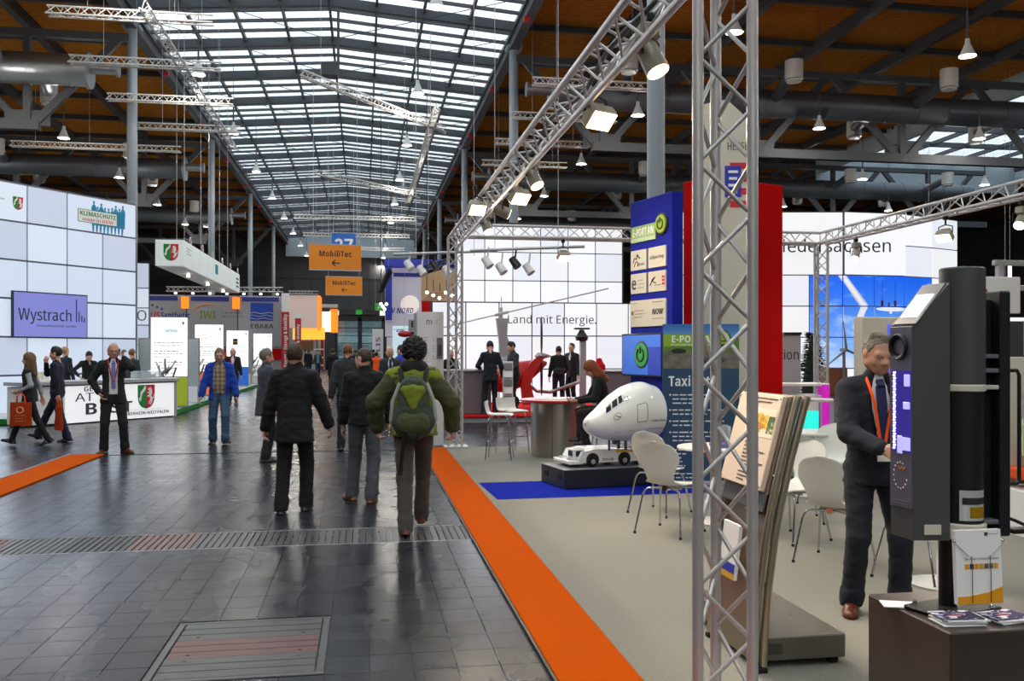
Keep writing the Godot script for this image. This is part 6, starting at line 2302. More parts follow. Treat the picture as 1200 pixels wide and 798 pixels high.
	for k in 8:
		for q in 6:
			var w: Vector2 = dc[k].lerp(dc[k + 1], q / 6.0)
			door.append(nose_point(w.x, w.y) + Vector3(.003, 0, 0))
	door.append(door[0])
	m.tube(door, .0035, 4)
	put("door_outline", m, mat("print_grey"), n)
	m = M.new()
	var ring := []
	for k in 21:
		var a := TAU * k / 20
		ring.append(nose_point(.63 + .042 * sin(a), 1.36 + .15 * cos(a)) + Vector3(.004, .001, .002))
	m.tube(ring, .003, 4)
	m.tube([nose_point(.60, 1.42) + Vector3(.005, 0, 0), nose_point(.63, 1.36) + Vector3(.006, 0, 0), nose_point(.65, 1.30) + Vector3(.006, 0, 0)], .005, 4)
	put("round_emblem", m, mat("print_grey"), n)
	m = M.new()
	for k in 6:
		var a := TAU * k / 6
		var c := nose_point(.50 + .035 * sin(a), .78 + .10 * cos(a))
		m.ball(c + Vector3(.003, .003, 0), Vector3(.008, .008, .008), 6)
	put("star_ring", m, mat("print_dark_grey"), n)
	var lb := nose_point(.12, 1.86)
	text(n, "A380-800", lb + Vector3(.012, .0, 0), .022, mat("print_dark_grey"), .2, true, Basis(Vector3.UP, PI / 2) * Basis(Vector3.RIGHT, .26))
	m = M.new()
	m.rod(Vector3(.03, .485, .62), Vector3(.03, .66, .62), .014, 8)
	m.rod(Vector3(.02, .485, .38), Vector3(.02, .64, .38), .02, 8)
	m.rod(Vector3(-.12, .485, .4), Vector3(-.12, .64, .4), .02, 8)
	m.box(Vector3(.03, .60, .52), Vector3(.05, .08, .1), Basis.IDENTITY, .01)
	put("landing_strut", m, mat("graphite"), n)

func build_furniture() -> void:
	var y := .026
	var first := make_chair("white shell chair in front of the aircraft nose, nearer of two seen from behind", P(2.80, 7.95, y), 132.0)
	var ch := [["white shell chair half hidden behind the nearer one beside the aircraft nose", 3.04, 8.95, 128.0], ["white shell chair between the tilted panel and the man in the suit", 3.70, 6.62, 128.0], ["white shell chair turned left just behind the tilted panel", 3.78, 7.50, -70.0], ["white shell chair with only its broad back showing behind the tilted panel", 4.25, 8.35, 160.0], ["white shell chair left of the man in the suit near the truss post", 5.05, 9.2, -50.0], ["white shell chair legs seen behind the charging post", 4.05, 6.05, 30.0]]
	for c in ch:
		dup(first, P(c[1], c[2], y), c[3], c[0])
	round_table("round white table behind the near truss post with a leaflet holder", P(3.42, 8.36, y), .38)
	round_table("round white table half hidden behind the man in the suit", P(5.15, 9.75, y))
	var rt := round_table("round white table with only its base visible behind the charging post", P(4.12, 5.85, y), .30)
	var h := thing("leaflet_holder", "small clear holder with violet leaflets on the round white table", "holder", P(3.47, 8.28, y + .746), -8.0)
	bx("leaflets", Vector3(0, .02, .02), Vector3(.26, .035, .2), mat("leaflet_violet", Color(.40, .38, .62), .5), h, .003)
	var m := M.new()
	for x in [-.055, .055]:
		m.box(Vector3(x, .12, -.03), Vector3(.012, .16, .09), Basis.IDENTITY, .002)
	m.box(Vector3(0, .12, -.07), Vector3(.11, .18, .008))
	put("stand", m, mat("case_glass"), h)
	bx("card", Vector3(0, .12, -.055), Vector3(.09, .13, .006), mat("grey_panel"), h)
	bar_stool("white bar stool nearer the aisle beside the steel drum table", P(2.10, 13.85, y), 75.0)
	bar_stool("white bar stool behind the nearer stool beside the steel drum table", P(2.45, 14.75, y), 25.0)
	bar_stool("bar stool under the red haired woman", P(3.62, 13.15, y), -95.0)
	var t := thing("drum_table", "high steel drum table with a red rimmed round top", "table", P(3.10, 14.15, y))
	m = M.new()
	m.lathe([Vector2(0, 0), Vector2(.44, 0), Vector2(.44, .86), Vector2(0, .86)], 48)
	put("drum", m, mat("brushed_steel"), t)
	for a in [2.0, 4.6]:
		m = M.new()
		m.box(Vector3(.441 * cos(a), .43, .441 * sin(a)), Vector3(.008, .86, .008))
		put("seam", m, mat("graphite"), t)
	m = M.new()
	m.lathe([Vector2(0, .865), Vector2(.58, .865), Vector2(.62, .88), Vector2(.62, .905), Vector2(.60, .912), Vector2(0, .912)], 48)
	put("red_top", m, mat("table_red", Color(.70, .12, .16), .3), t)
	m = M.new()
	m.lathe([Vector2(0, .0), Vector2(.42, .0), Vector2(.42, .004), Vector2(0, .004)], 40, Vector3(0, .912, 0))
	put("pale_inlay", m, mat("offwhite"), t)
	for k in 4:
		tag(bx("leaflet", P(3.10 + [-.28, -.05, .2, .34][k], 14.0 + [.05, -.12, .1, -.12][k], y + .921 + k * .001), Vector3(.21, .008, .15), mat(["print_white", "offwhite", "grey_panel", "print_white"][k]), null, .001, Basis(Vector3.UP, k * .7)), ["white leaflet near the left rim of the drum table", "cream leaflet in the middle of the drum table", "grey leaflet right of centre on the drum table", "white leaflet before the seated woman on the drum table"][k], "leaflet")
	t = thing("bistro_stand", "slim stand with a small round top behind the tilted panel", "stand", P(6.1, 11.3, y))
	m = M.new()
	m.rod(Vector3(0, .02, 0), Vector3(0, 1.0, 0), .012, 8)
	put("pole", m, mat("chrome"), t)
	m = M.new()
	m.lathe([Vector2(0, 1.0), Vector2(.17, 1.0), Vector2(.18, 1.02), Vector2(.17, 1.035), Vector2(0, 1.035)], 24)
	put("top", m, mat("chair_white"), t)
	m = M.new()
	m.lathe([Vector2(0, 0), Vector2(.16, 0), Vector2(.16, .015), Vector2(0, .03)], 24)
	put("base", m, mat("chrome"), t)

func build_kiosk() -> void:
	var k := thing("tilted_info_panel", "curved steel information panel tilted back behind the near truss post", "panel", P(2.0, 4.7, .026), -90.0)
	var steel := mat("kiosk_steel", Color(.58, .53, .47), .38, .75)
	var path := [Vector2(.03, -.01), Vector2(.2, -.016), Vector2(.42, -.035), Vector2(.71, -.075), Vector2(.9, -.113), Vector2(1.11, -.163), Vector2(1.40, -.243), Vector2(1.435, -.254)]
	for s in [-1.0, 1.0]:
		for d in [0.0, -.052]:
			var pts := []
			for q in path:
				pts.append(Vector3(s * (.30 - absf(d) * .1), q.x, q.y + d))
			var m := M.new()
			m.tube(pts, .021, 10)
			put("rail", m, mat("alu_warm", Color(.72, .68, .60), .32, .85), k)
		bx("rubber_foot", Vector3(s * .30, .012, -.03), Vector3(.045, .026, .09), mat("rubber"), k, .004)
		for q in [.45, 1.02]:
			var m := M.new()
			m.ball(Vector3(s * .272, q, -.03 - q * .1), Vector3(.009, .009, .009), 8)
			put("bolt", m, mat("chrome"), k)
	var rows := []
	for q in path:
		var line := PackedVector3Array()
		for j in 5:
			line.append(Vector3(lerpf(-.285, .285, j / 4.0), q.x, q.y - .03))
		rows.append(line)
	var m := M.new()
	m.shell(rows, .012)
	put("back_plate", m, steel, k)
	var tilt := Basis(Vector3.RIGHT, -.26)
	var c := Vector3(-.02, 1.185, -.145)
	m = M.new()
	m.box(c, Vector3(.53, .52, .03), tilt, .004)
	put("board", m, mat("board_cream", Color(.88, .80, .72), .5), k)
	m = M.new()
	m.box(c + tilt * Vector3(.01, 0, -.03), Vector3(.56, .54, .03), tilt, .006)
	put("board_frame", m, steel, k)
	var fm := mat("flower_print", Color.WHITE, .5)
	fm.albedo_texture = picture_field(1)
	m = M.new()
	var h := Vector3(.235, .085, .0165)
	m.quad(c + tilt * Vector3(-.10, .02, h.z), c + tilt * Vector3(.245, .02, h.z), c + tilt * Vector3(.245, .18, h.z), c + tilt * Vector3(-.10, .18, h.z), tilt.z)
	put("flower_picture", m, fm, k)
	var ink := mat("print_brown", Color(.30, .18, .14), .6)
	lines(k, c + tilt * Vector3(-.08, .235, .016), .30, .02, [1, .8], ink, tilt)
	lines(k, c + tilt * Vector3(-.05, -.02, .016), .29, .021, [.5, .62, .9, .7, .55, .95, .6, 0, .5, .7, .3], ink, tilt)
	for q in [[-.25, .24], [.25, .24], [-.25, -.24], [.25, -.24]]:
		m = M.new()
		m.ball(c + tilt * Vector3(q[0], q[1], .016), Vector3(.006, .006, .004), 6)
		put("pin", m, mat("chrome"), k)
	bx("dark_ledge", Vector3(0, .875, -.085), Vector3(.54, .10, .012), mat("graphite"), k, .003, Basis(Vector3.RIGHT, -.25))
	m = M.new()
	for q in 3:
		m.ball(Vector3(.05 + q * .05, .815, -.085), Vector3(.03, .022, .012), 8)
	put("plant_sticker", m, mat("badge_green"), k)
	var lf := thing("leaflet_stack", "white leaflets with a blue and yellow foot held low on the tilted panel", "leaflets", P(2.045, 4.72, .44), -90.0)
	bx("leaflet", Vector3(0, .16, .03), Vector3(.21, .30, .02), mat("print_white"), lf, .002, Basis(Vector3.RIGHT, -.12))
	bx("blue_foot", Vector3(0, .07, .052), Vector3(.2, .05, .004), mat("frame_blue"), lf, 0.0, Basis(Vector3.RIGHT, -.12))
	bx("yellow_foot", Vector3(0, .03, .056), Vector3(.2, .035, .004), mat("stripe_yellow"), lf, 0.0, Basis(Vector3.RIGHT, -.12))
	var b := thing("steel_base_box", "low grey steel box with a perforated patch beside the tilted panel", "box", P(2.30, 4.92, .026))
	bx("body", Vector3(0, .10, 0), Vector3(.50, .125, .95), mat("box_steel", Color(.45, .44, .41), .42, .6), b, .006)
	for q in [[-.2, -.42], [.2, -.42], [-.2, .42], [.2, .42]]:
		bx("rubber_foot", Vector3(q[0], .018, q[1]), Vector3(.05, .036, .05), mat("rubber"), b, .004)
	m = M.new()
	for i in 12:
		for j in 7:
			m.rod(Vector3(-.21 + i * .0085 + (j % 2) * .004, .075 + j * .0085, .4745), Vector3(-.21 + i * .0085 + (j % 2) * .004, .075 + j * .0085, .4765), .003, 6)
	put("perforation", m, mat("rubber"), b)
	m = M.new()
	m.ball(Vector3(.12, .163, .1), Vector3(.008, .003, .008), 8)
	put("screw", m, mat("chrome"), b)

func build_charger() -> void:
	var at := P(2.555, 3.46)
	var pl := thing("dark_plinth", "dark brown square plinth in the right foreground under the charging post", "plinth", at)
	bx("body", Vector3(0, .30, 0), Vector3(.59, .60, .58), mat("plinth_brown", Color(.23, .19, .18), .38), pl, .006)
	var top := .601
	var g := mat("graphite")
	var c := thing("charging_post", "dark grey charging post with sloped lit screen and round column", "charger", at + Vector3(0, top, 0))
	var L := func(x: float, d: float, y: float) -> Vector3: return Vector3(x - 2.555, y - .601, -(d - 3.46))
	var A := Vector2(2.228, 3.52)
	var B := Vector2(2.239, 3.379)
	var C := Vector2(2.389, 3.354)
	var D := A + C - B
	var lo := .92
	var f := 1.81
	var hi := 1.985
	var p := []
	for q in [[A, lo], [B, lo], [C, lo], [D, lo], [A, f], [B, f], [C, hi], [D, hi]]:
		p.append(L.call(q[0].x, q[0].y, q[1]))
	var mid: Vector3 = (p[0] + p[6]) * .5
	var m := M.new()
	for q in [[0, 1, 5, 4], [1, 2, 6, 5], [2, 3, 7, 6], [3, 0, 4, 7], [4, 5, 6, 7], [0, 1, 2, 3]]:
		m.flat(p[q[0]], p[q[1]], p[q[2]], p[q[3]], mid)
	put("cabinet", m, g, c)
	# front face, seen from the left
	var fx: Vector3 = (p[1] - p[0]).normalized()
	var fz := fx.cross(Vector3.UP).normalized()
	var fb := Basis(fx, Vector3.UP, fz)
	var fo: Vector3 = (p[0] + p[1]) * .5
	var fp := func(x: float, y: float, z: float) -> Vector3: return fo + fb * Vector3(x, y - lo, z)
	m = M.new()
	m.box(fp.call(0, 1.425, .002), Vector3(.138, .76, .008), fb, .002)
	put("front_plate", m, mat("front_violet", Color(.42, .40, .47), .4, .3), c)
	m = M.new()
	m.lathe([Vector2(.03, 0), Vector2(.052, 0), Vector2(.056, .008), Vector2(.05, .016), Vector2(.04, .012), Vector2(.034, -.012), Vector2(0, -.014)], 28, fp.call(-.008, 1.72, .006), fb * Basis(Vector3.RIGHT, PI / 2))
	put("socket_ring", m, mat("black_plastic"), c)
	m = M.new()
	m.lathe([Vector2(0, .002), Vector2(.02, .002), Vector2(.024, .01), Vector2(0, .012)], 20, fp.call(-.008, 1.72, -.006), fb * Basis(Vector3.RIGHT, PI / 2))
	put("socket_core", m, mat("glass_dark"), c)
	m = M.new()
	m.box(fp.call(.006, 1.45, .0065), Vector3(.12, .34, .004), fb)
	put("window", m, mat("window_violet", Color(.24, .20, .62), .15, 0, .30), c)
	m = M.new()
	for i in 28:
		m.box(fp.call(-.036 + .003 * (i % 2), 1.293 + i * .0118, .011), Vector3(.012, .0075, .006), fb, .002)
	put("led_strip", m, mat("led_white", Color(.88, .84, 1.0), .3, 0, 3.5), c)
	for q in [[.04, 1.315, .05, .055], [.045, 1.58, .035, .05], [.042, 1.475, .04, .03], [.0, 1.31, .03, .075]]:
		m = M.new()
		m.box(fp.call(q[0], q[1], .010), Vector3(q[2], q[3], .006), fb, .002)
		put("lit_label", m, mat("label_lilac", Color(.72, .70, .95), .4, 0, .6), c)
	m = M.new()
	for i in 13:
		var a := 1.2 + i * .40
		m.ball(fp.call(.0 + .042 * cos(a), 1.18 + .055 * sin(a), .008), Vector3(.0045, .0045, .002), 6, fb)
	put("dot_circle", m, mat("print_white"), c)
	m = M.new()
	for i in 5:
		m.ball(fp.call(-.01 + .010 * i, 1.215 - .006 * (i % 2), .009), Vector3(.004, .004, .002), 6, fb)
	m.ball(fp.call(.03, 1.145, .009), Vector3(.005, .005, .002), 6, fb)
	put("dot_amber", m, mat("sign_orange"), c)
	for i in 2:
		m = M.new()
		m.box(fp.call(.0, 1.075 - i * .012, .008), Vector3(.11 - i * .015, .002, .002), fb)
		put("print_rule", m, mat("print_grey"), c)
	# sloped screen
	var sx: Vector3 = (p[5] - p[4]).normalized()
	var sy: Vector3 = ((p[7] - p[4]) - sx * (p[7] - p[4]).dot(sx)).normalized()
	var sb := Basis(sx, sy, sx.cross(sy))
	m = M.new()
	m.box((p[4] + p[6]) * .5 + sb.z * .002, Vector3(.14, .225, .006), sb, .002)
	put("sloped_plate", m, mat("graphite_light"), c)
	m = M.new()
	m.box((p[4] + p[6]) * .5 + sb.z * .006 + sy * -.012, Vector3(.105, .125, .004), sb)
	put("screen", m, mat("screen_white", Color(.98, .98, .97), .3, 0, .95), c)
	m = M.new()
	m.box(L.call(2.316, 3.362, .965), Vector3(.07, .042, .004), Basis(Vector3.UP, -.163), .001)
	put("type_plate", m, mat("offwhite"), c)
	# round column, ring, slab
	var cc: Vector3 = L.call(2.474, 3.395, 0.0)
	var cyl := func(y0: float, y1: float, r: float, nm: String, mt: Material) -> void:
		var q := M.new()
		q.lathe([Vector2(0, y0), Vector2(r - .004, y0), Vector2(r, y0 + .004), Vector2(r, y1 - .006), Vector2(r - .006, y1), Vector2(0, y1 + .008)], 40, cc)
		put(nm, q, mt, c)
	cyl.call(1.565, 2.05, .0885, "column_head", g)
	cyl.call(.99, 1.535, .083, "column", mat("column_dark", Color(.15, .155, .165), .4, .4))
	cyl.call(1.535, 1.565, .091, "white_ring", mat("offwhite"))
	cyl.call(.925, .99, .092, "white_foot_ring", mat("offwhite"))
	var rows := []
	for j in 2:
		var line := PackedVector3Array()
		for i in 13:
			var a := .98 + i * .1117
			line.append(cc + Vector3(.0845 * cos(a), 1.005 + j * .125, .0845 * sin(a)))
		rows.append(line)
	m = M.new()
	m.surf(rows)
	m.surf(rows, true)
	put("sticker", m, mat("print_white"), c)
	for q in [[.055, .028, "print_dark_grey", .99, 2.2], [.0, .045, "stripe_yellow", .99, 1.85]]:
		rows = []
		for j in 2:
			var line := PackedVector3Array()
			for i in 9:
				var a: float = q[3] + i * (q[4] - q[3]) / 8.0
				line.append(cc + Vector3(.0855 * cos(a), 1.005 + q[0] + j * q[1] + .012, .0855 * sin(a)))
			rows.append(line)
		m = M.new()
		m.surf(rows)
		m.surf(rows, true)
		put("sticker_print", m, mat(q[2]), c)
	m = M.new()
	m.box(L.call(2.655, 3.42, 1.44), Vector3(.05, 1.03, .11), Basis.IDENTITY, .006)
	put("side_slab", m, mat("slab_dark", Color(.13, .135, .15), .45, .3), c)
	m = M.new()
	m.box(L.call(2.595, 3.45, 1.43), Vector3(.08, .98, .05), Basis.IDENTITY, .004)
	put("inner_slab", m, mat("column_dark"), c)
	for y in [.985, 1.55, 1.62, 1.68]:
		m = M.new()
		m.box(L.call(2.60, 3.42, y), Vector3(.09, .018, .09), Basis.IDENTITY, .003)
		put("bracket", m, mat("offwhite" if y == 1.55 else "graphite_light"), c)
	for i in 5:
		m = M.new()
		m.ball(L.call(2.637, 3.37, 1.08 + i * .10), Vector3(.004, .004, .003), 6)
		put("screw", m, mat("chrome"), c)
	m = M.new()
	m.tube([L.call(2.69, 3.40, 1.62), L.call(2.735, 3.40, 1.62), L.call(2.745, 3.40, 1.60), L.call(2.745, 3.40, 1.16), L.call(2.735, 3.40, 1.14), L.call(2.69, 3.40, 1.14)], .008, 8)
	put("handle", m, mat("black_plastic"), c)
	m = M.new()
	m.tube([L.call(2.68, 3.40, 1.0), L.call(2.72, 3.39, .985), L.call(2.78, 3.37, .955)], .008, 6)
	m.box(L.call(2.74, 3.385, .945), Vector3(.11, .02, .06), Basis.IDENTITY, .004)
	put("cable_foot", m, mat("black_plastic"), c)
	m = M.new()
	m.rod(L.call(2.46, 3.47, .62), L.call(2.46, 3.47, .93), .036, 24)
	put("pole", m, mat("black_metal"), c)
	m = M.new()
	m.box(L.call(2.47, 3.45, .612), Vector3(.34, .018, .22), Basis(Vector3.UP, .3), .006)
	put("base_plate", m, mat("black_metal"), c)
	for q in [[-.14, .06], [.14, -.06], [-.1, -.09], [.12, .09]]:
		m = M.new()
		m.rod(L.call(2.47 + q[0], 3.45 + q[1], .62), L.call(2.47 + q[0], 3.45 + q[1], .634), .012, 6)
		put("bolt", m, mat("chrome"), c)
	# brochure hung on the post, leaflets on the plinth
	var bt := Basis(Vector3.UP, .0) * Basis(Vector3.RIGHT, -.06)
	var br := thing("brochure", "white brochure with a yellow foot hung on wires under the charging post", "brochure", P(2.44, 3.255, .69))
	m = M.new()
	m.box(Vector3(0, .145, 0), Vector3(.205, .295, .022), bt, .002)
	put("cover", m, mat("print_white"), br)
	m = M.new()
	m.slab(PackedVector2Array([Vector2(-.1, 0), Vector2(.1, 0), Vector2(.1, .065), Vector2(.04, .045), Vector2(-.04, .032), Vector2(-.1, .03)]), .002, Transform3D(bt, Vector3(0, .0, .0195)))
	put("yellow_foot", m, mat("brochure_yellow", Color(.90, .62, .10), .5), br)
	text(br, "The Power in Electric Drives", Vector3(.01, .178, .011), .009, mat("print_grey"), .15, false, bt)
	for i in 7:
		m = M.new()
		m.box(Vector3(-.055 + i * .0215, .148, .0125), Vector3(.017, .02, .002), bt)
		put("icon", m, mat(["brochure_yellow", "print_dark_grey", "sign_orange", "badge_gold", "wood_brown", "print_grey", "brochure_yellow"][i]), br)
	bx("logo", Vector3(.035, .275, .004), Vector3(.014, .014, .003), mat("print_dark_grey"), br)
	lines(br, Vector3(.047, .275, .003), .045, .008, [1], mat("print_grey"))
	for x in [-.038, .045]:
		m = M.new()
		m.tube([Vector3(x, .005, .024), Vector3(x, .12, .022), Vector3(x * 1.0, .19, .016)], .0016, 5)
		put("wire", m, mat("graphite"), br)
	for s in [-1.0, 1.0]:
		m = M.new()
		m.tube([Vector3(s * .05, .19, .016), Vector3(s * .1, .235, .016), Vector3(s * .112, .25, .004), Vector3(s * .06, .27, -.04)], .002, 5)
		m.ball(Vector3(s * .108, .247, .008), Vector3(.007, .007, .007), 8)
		put("wire", m, mat("chrome"), br)
	var cover := mat("cover_print", Color.WHITE, .7)
	cover.albedo_texture = picture_field(2)
	tag(bx("leaflet", P(2.315, 3.545, top + .004), Vector3(.20, .004, .10), mat("print_white"), null, 0.0, Basis(Vector3.UP, -.35)), "single white leaflet at the left edge of the dark plinth", "leaflet")
	for k in 2:
		var s := thing("leaflet_pile", ["fanned pile of violet printed leaflets at the front corner of the dark plinth", "spread pile of violet printed leaflets at the right of the dark plinth"][k], "leaflets", P([2.385, 2.60][k], [3.30, 3.30][k], top))
		rng.seed = 9 + k
		for i in 6 - k * 2:
			m = M.new()
			var bb := Basis(Vector3.UP, [-.16, .12][k] + rng.randf_range(-.12, .12))
			m.box(Vector3(rng.randf_range(-.012, .012), .003 + i * .0045, rng.randf_range(-.01, .01)), Vector3(.175, .004, .12), bb)
			put("leaflet", m, mat("cover_print" if i == 5 - k * 2 else "print_white"), s)

func build_right_booths() -> void:
	var y := .0
	var b := thing("framed_booth", "grey framed booth with dark panel at the right picture edge", "booth", P(9.6, 11.6, y))
	for x in [-.55, .35, 1.2]:
		bx("post", Vector3(x, 1.5, 0), Vector3(.09, 3.0, .09), mat("alu_matt"), b, .01)
	for yy in [2.62, 2.98]:
		bx("rail", Vector3(.35, yy, 0), Vector3(2.0, .08, .08), mat("alu_matt"), b, .01)
	bx("dark_panel", Vector3(.8, 1.9, -.04), Vector3(.75, 1.4, .04), mat("panel_olive", Color(.20, .22, .12), .6), b, .005)
	bx("white_sign", Vector3(-.75, 2.5, .2), Vector3(.72, .52, .05), mat("white_paint"), b, .01)
	bx("red_mark", Vector3(-.95, 2.47, .228), Vector3(.06, .22, .01), mat("crest_red"), b)
	text(b, "maas", Vector3(-.72, 2.5, .228), .07, mat("print_grey"), .22)
	b = thing("exhibit_box", "beige machine box on a pole with a green sensor at the right edge", "exhibit", P(7.75, 9.2, y))
	bx("housing", Vector3(0, 1.86, 0), Vector3(.30, .42, .3), mat("booth_beige"), b, .01)
	bx("stand", Vector3(0, .82, 0), Vector3(.12, 1.65, .12), mat("grey_panel"), b, .01)
	bx("green_sensor", Vector3(-.02, 2.22, .05), Vector3(.05, .22, .06), mat("exit_green"), b, .005, Basis(Vector3.BACK, .7))
	bx("arm", Vector3(.1, 2.14, 0), Vector3(.3, .05, .06), mat("graphite"), b, .01)
	b = thing("acrylic_display", "clear acrylic display case with a bottle shape at the right picture edge", "display", P(6.15, 7.35, y))
	bx("back_board", Vector3(0, 1.05, -.22), Vector3(.5, 1.2, .03), mat("offwhite"), b, .005)
	bx("base", Vector3(0, .22, 0), Vector3(.55, .44, .45), mat("white_paint"), b, .01)
	bx("pane", Vector3(0, 1.05, .2), Vector3(.55, 1.2, .012), mat("case_glass"), b)
	bx("orange_shelf", Vector3(0, .58, 0), Vector3(.5, .10, .4), mat("bag_orange"), b, .01)
	bx("red_label", Vector3(.08, 1.28, .0), Vector3(.26, .12, .02), mat("carpet_red"), b)
	bx("leaf_sign", Vector3(-.14, .92, .05), Vector3(.16, .34, .02), mat("badge_pale"), b)
	var m := M.new()
	m.lathe([Vector2(0, .63), Vector2(.13, .63), Vector2(.135, 1.0), Vector2(.10, 1.1), Vector2(.05, 1.16), Vector2(.05, 1.24), Vector2(0, 1.25)], 20, Vector3(.1, 0, 0))
	put("bottle", m, mat("case_glass"), b)
	for k in 4:
		var t := thing("tube_light", ["left pink tube light in the dark hall at the upper right", "middle upper pink tube light in the dark hall at the right", "middle lower pink tube light in the dark hall at the right", "rightmost pink tube light in the dark hall"][k], "lamp", P([24.6, 28.6, 28.6, 32.6][k], [36.0, 36.0, 36.3, 36.0][k], [4.3, 5.1, 4.05, 4.5][k]))
		m = M.new()
		m.rod(Vector3(0, -.4, 0), Vector3(0, .45, 0), .075, 8)
		put("glowing_tube", m, mat("tube_pink"), t)
		m = M.new()
		m.rod(Vector3(0, .45, 0), Vector3(0, [10.09, 9.29, 10.34, 9.89][k], 0), .01, 4)
		put("cable", m, mat("alu_matt"), t)
	b = thing("booth_row", "dark booths along the far right side of the hall", "booth", P(33.0, 40.0))
	bx("wall", Vector3(0, 1.6, 0), Vector3(16, 3.2, .2), mat("wall_dark"), b)
	bx("lit_strip", Vector3(-2, 3.3, .2), Vector3(9, .18, .12), mat("panel_dim"), b)
	# info pillar at the end of the orange carpet
	var p := thing("info_pillar", "white printed info pillar at the far end of the orange carpet", "sign", P(1.20, 16.35), -4.0)
	m = M.new()
	var poly := PackedVector2Array()
	for q in 9:
		poly.append(Vector2(-.24 + q * .06, .06 + .05 * sin(PI * q / 8.0)))
	poly.append(Vector2(.24, -.08))
	poly.append(Vector2(-.24, -.08))
	m.slab(poly, 2.42, Transform3D(Basis(Vector3.RIGHT, Vector3.FORWARD, Vector3.UP).rotated(Vector3.UP, PI), Vector3(0, 0.0, 0)))
	put("body", m, mat("white_paint"), p)
	bx("side_board", Vector3(-.27, 1.2, -.05), Vector3(.05, 2.4, .16), mat("grey_panel"), p, .005)
	text(p, "m", Vector3(-.02, 2.24, .108), .11, mat("tie_navy"), .1)
	lines(p, Vector3(.06, 2.27, .10), .12, .035, [1, .8, .6], mat("print_grey"))
	lines(p, Vector3(-.19, 1.95, .105), .28, .048, [.9, 1, .8, .95, 1, .9, .7, .95, 1, .6, .9, 1, .8, .95, .5], mat("print_grey"))
	bx("photo", Vector3(.17, 1.76, .085), Vector3(.11, .38, .02), mat("print_grey"), p, .002, Basis(Vector3.UP, .35))
	bx("photo", Vector3(.17, 1.72, .09), Vector3(.07, .2, .02), mat("print_dark_grey"), p, .002, Basis(Vector3.UP, .35))
	lines(p, Vector3(.12, 1.5, .095), .1, .05, [1, .9, 1, .8, 1, 1, .7], mat("print_grey"), Basis(Vector3.UP, .35))

# ---------------------------------------------------------------- people in the photograph
func ribbon(f: Dictionary, pts: Array, w: float, mt: Material, called: String, th := .004) -> void:  # a flat band through points given for a 1.75 m figure, standing on the ground
	var m := M.new()
	var rows := []
	for i in pts.size():
		var p: Vector3 = f.hip + f.tilt * ((pts[i] - Vector3(0, .93, 0)) * f.s)
		var a: Vector3 = f.hip + f.tilt * ((pts[maxi(i - 1, 0)] - Vector3(0, .93, 0)) * f.s)
		var b: Vector3 = f.hip + f.tilt * ((pts[mini(i + 1, pts.size() - 1)] - Vector3(0, .93, 0)) * f.s)
		var t := (b - a).normalized()
		var o: Vector3 = f.tilt * Vector3(pts[i].x * 1.5, 0, signf(pts[i].z) * .2 + pts[i].z).normalized()
		var x := t.cross(o).normalized()
		rows.append(PackedVector3Array([p - x * w * .5, p, p + x * w * .5]))
	m.shell(rows, th)
	put(called, m, mt, f.node)

func lanyard(f: Dictionary, mt: Material, low := 1.12, z := .155) -> void:
	for s in [-1.0, 1.0]:
		ribbon(f, [Vector3(s * .062, 1.50, -.04), Vector3(s * .075, 1.51, .03), Vector3(s * .07, 1.44, z - .05), Vector3(s * .05, 1.34, z - .012), Vector3(s * .012, low, z)], .018, mt, "lanyard")

func tie(f: Dictionary, mt: Material, low := 1.05, z := .14) -> void:
	ribbon(f, [Vector3(0, 1.475, z - .065), Vector3(.002, 1.44, z - .035)], .045, mt, "tie_knot", .02)
	ribbon(f, [Vector3(0, 1.445, z - .04), Vector3(0, 1.33, z), Vector3(0, 1.18, z + .008), Vector3(.005, low, z + .006)], .062, mt, "tie")

func tote(label: String, at: Vector3, yaw: float, w: float, h: float, print_on: bool) -> void:
	var t := thing("tote_bag", label, "bag", at, yaw)
	var rows := []
	for i in 7:
		var line := PackedVector3Array()
		var k := i / 6.0
		for j in 17:
			var a := TAU * j / 16.0
			var c := cos(a)
			var s := sin(a)
			line.append(Vector3(signf(c) * pow(absf(c), .35) * w * .5 * (1.0 - .04 * k), -h * (1.0 - k), signf(s) * pow(absf(s), .5) * (.055 - .025 * k) + .006 * sin(k * 9.0 + j)))
		rows.append(line)
	var m := M.new()
	m.surf(rows)
	m.surf(rows, true)
	m.box(Vector3(0, -h + .004, 0), Vector3(w * .94, .008, .09))
	put("pouch", m, mat("bag_orange"), t)
	for z in [-.03, .03]:
		m = M.new()
		m.tube([Vector3(-w * .2, -.04, z), Vector3(-w * .17, .1, z * .7), Vector3(0, .17, z * .3), Vector3(w * .17, .1, z * .7), Vector3(w * .2, -.04, z)], .009, 6)
		put("handle", m, mat("bag_orange"), t)
	if print_on:
		m = M.new()
		var ring := []
		for q in 13:
			ring.append(Vector3(.055 * cos(TAU * q / 12), -h * .33 + .055 * sin(TAU * q / 12), .058))
		m.tube(ring, .010, 6)
		put("round_print", m, mat("bag_print", Color(.98, .66, .48), .7), t)
		lines(t, Vector3(-.08, -h * .56, .054), .16, .05, [.9, .7, .8], mat("bag_print"))

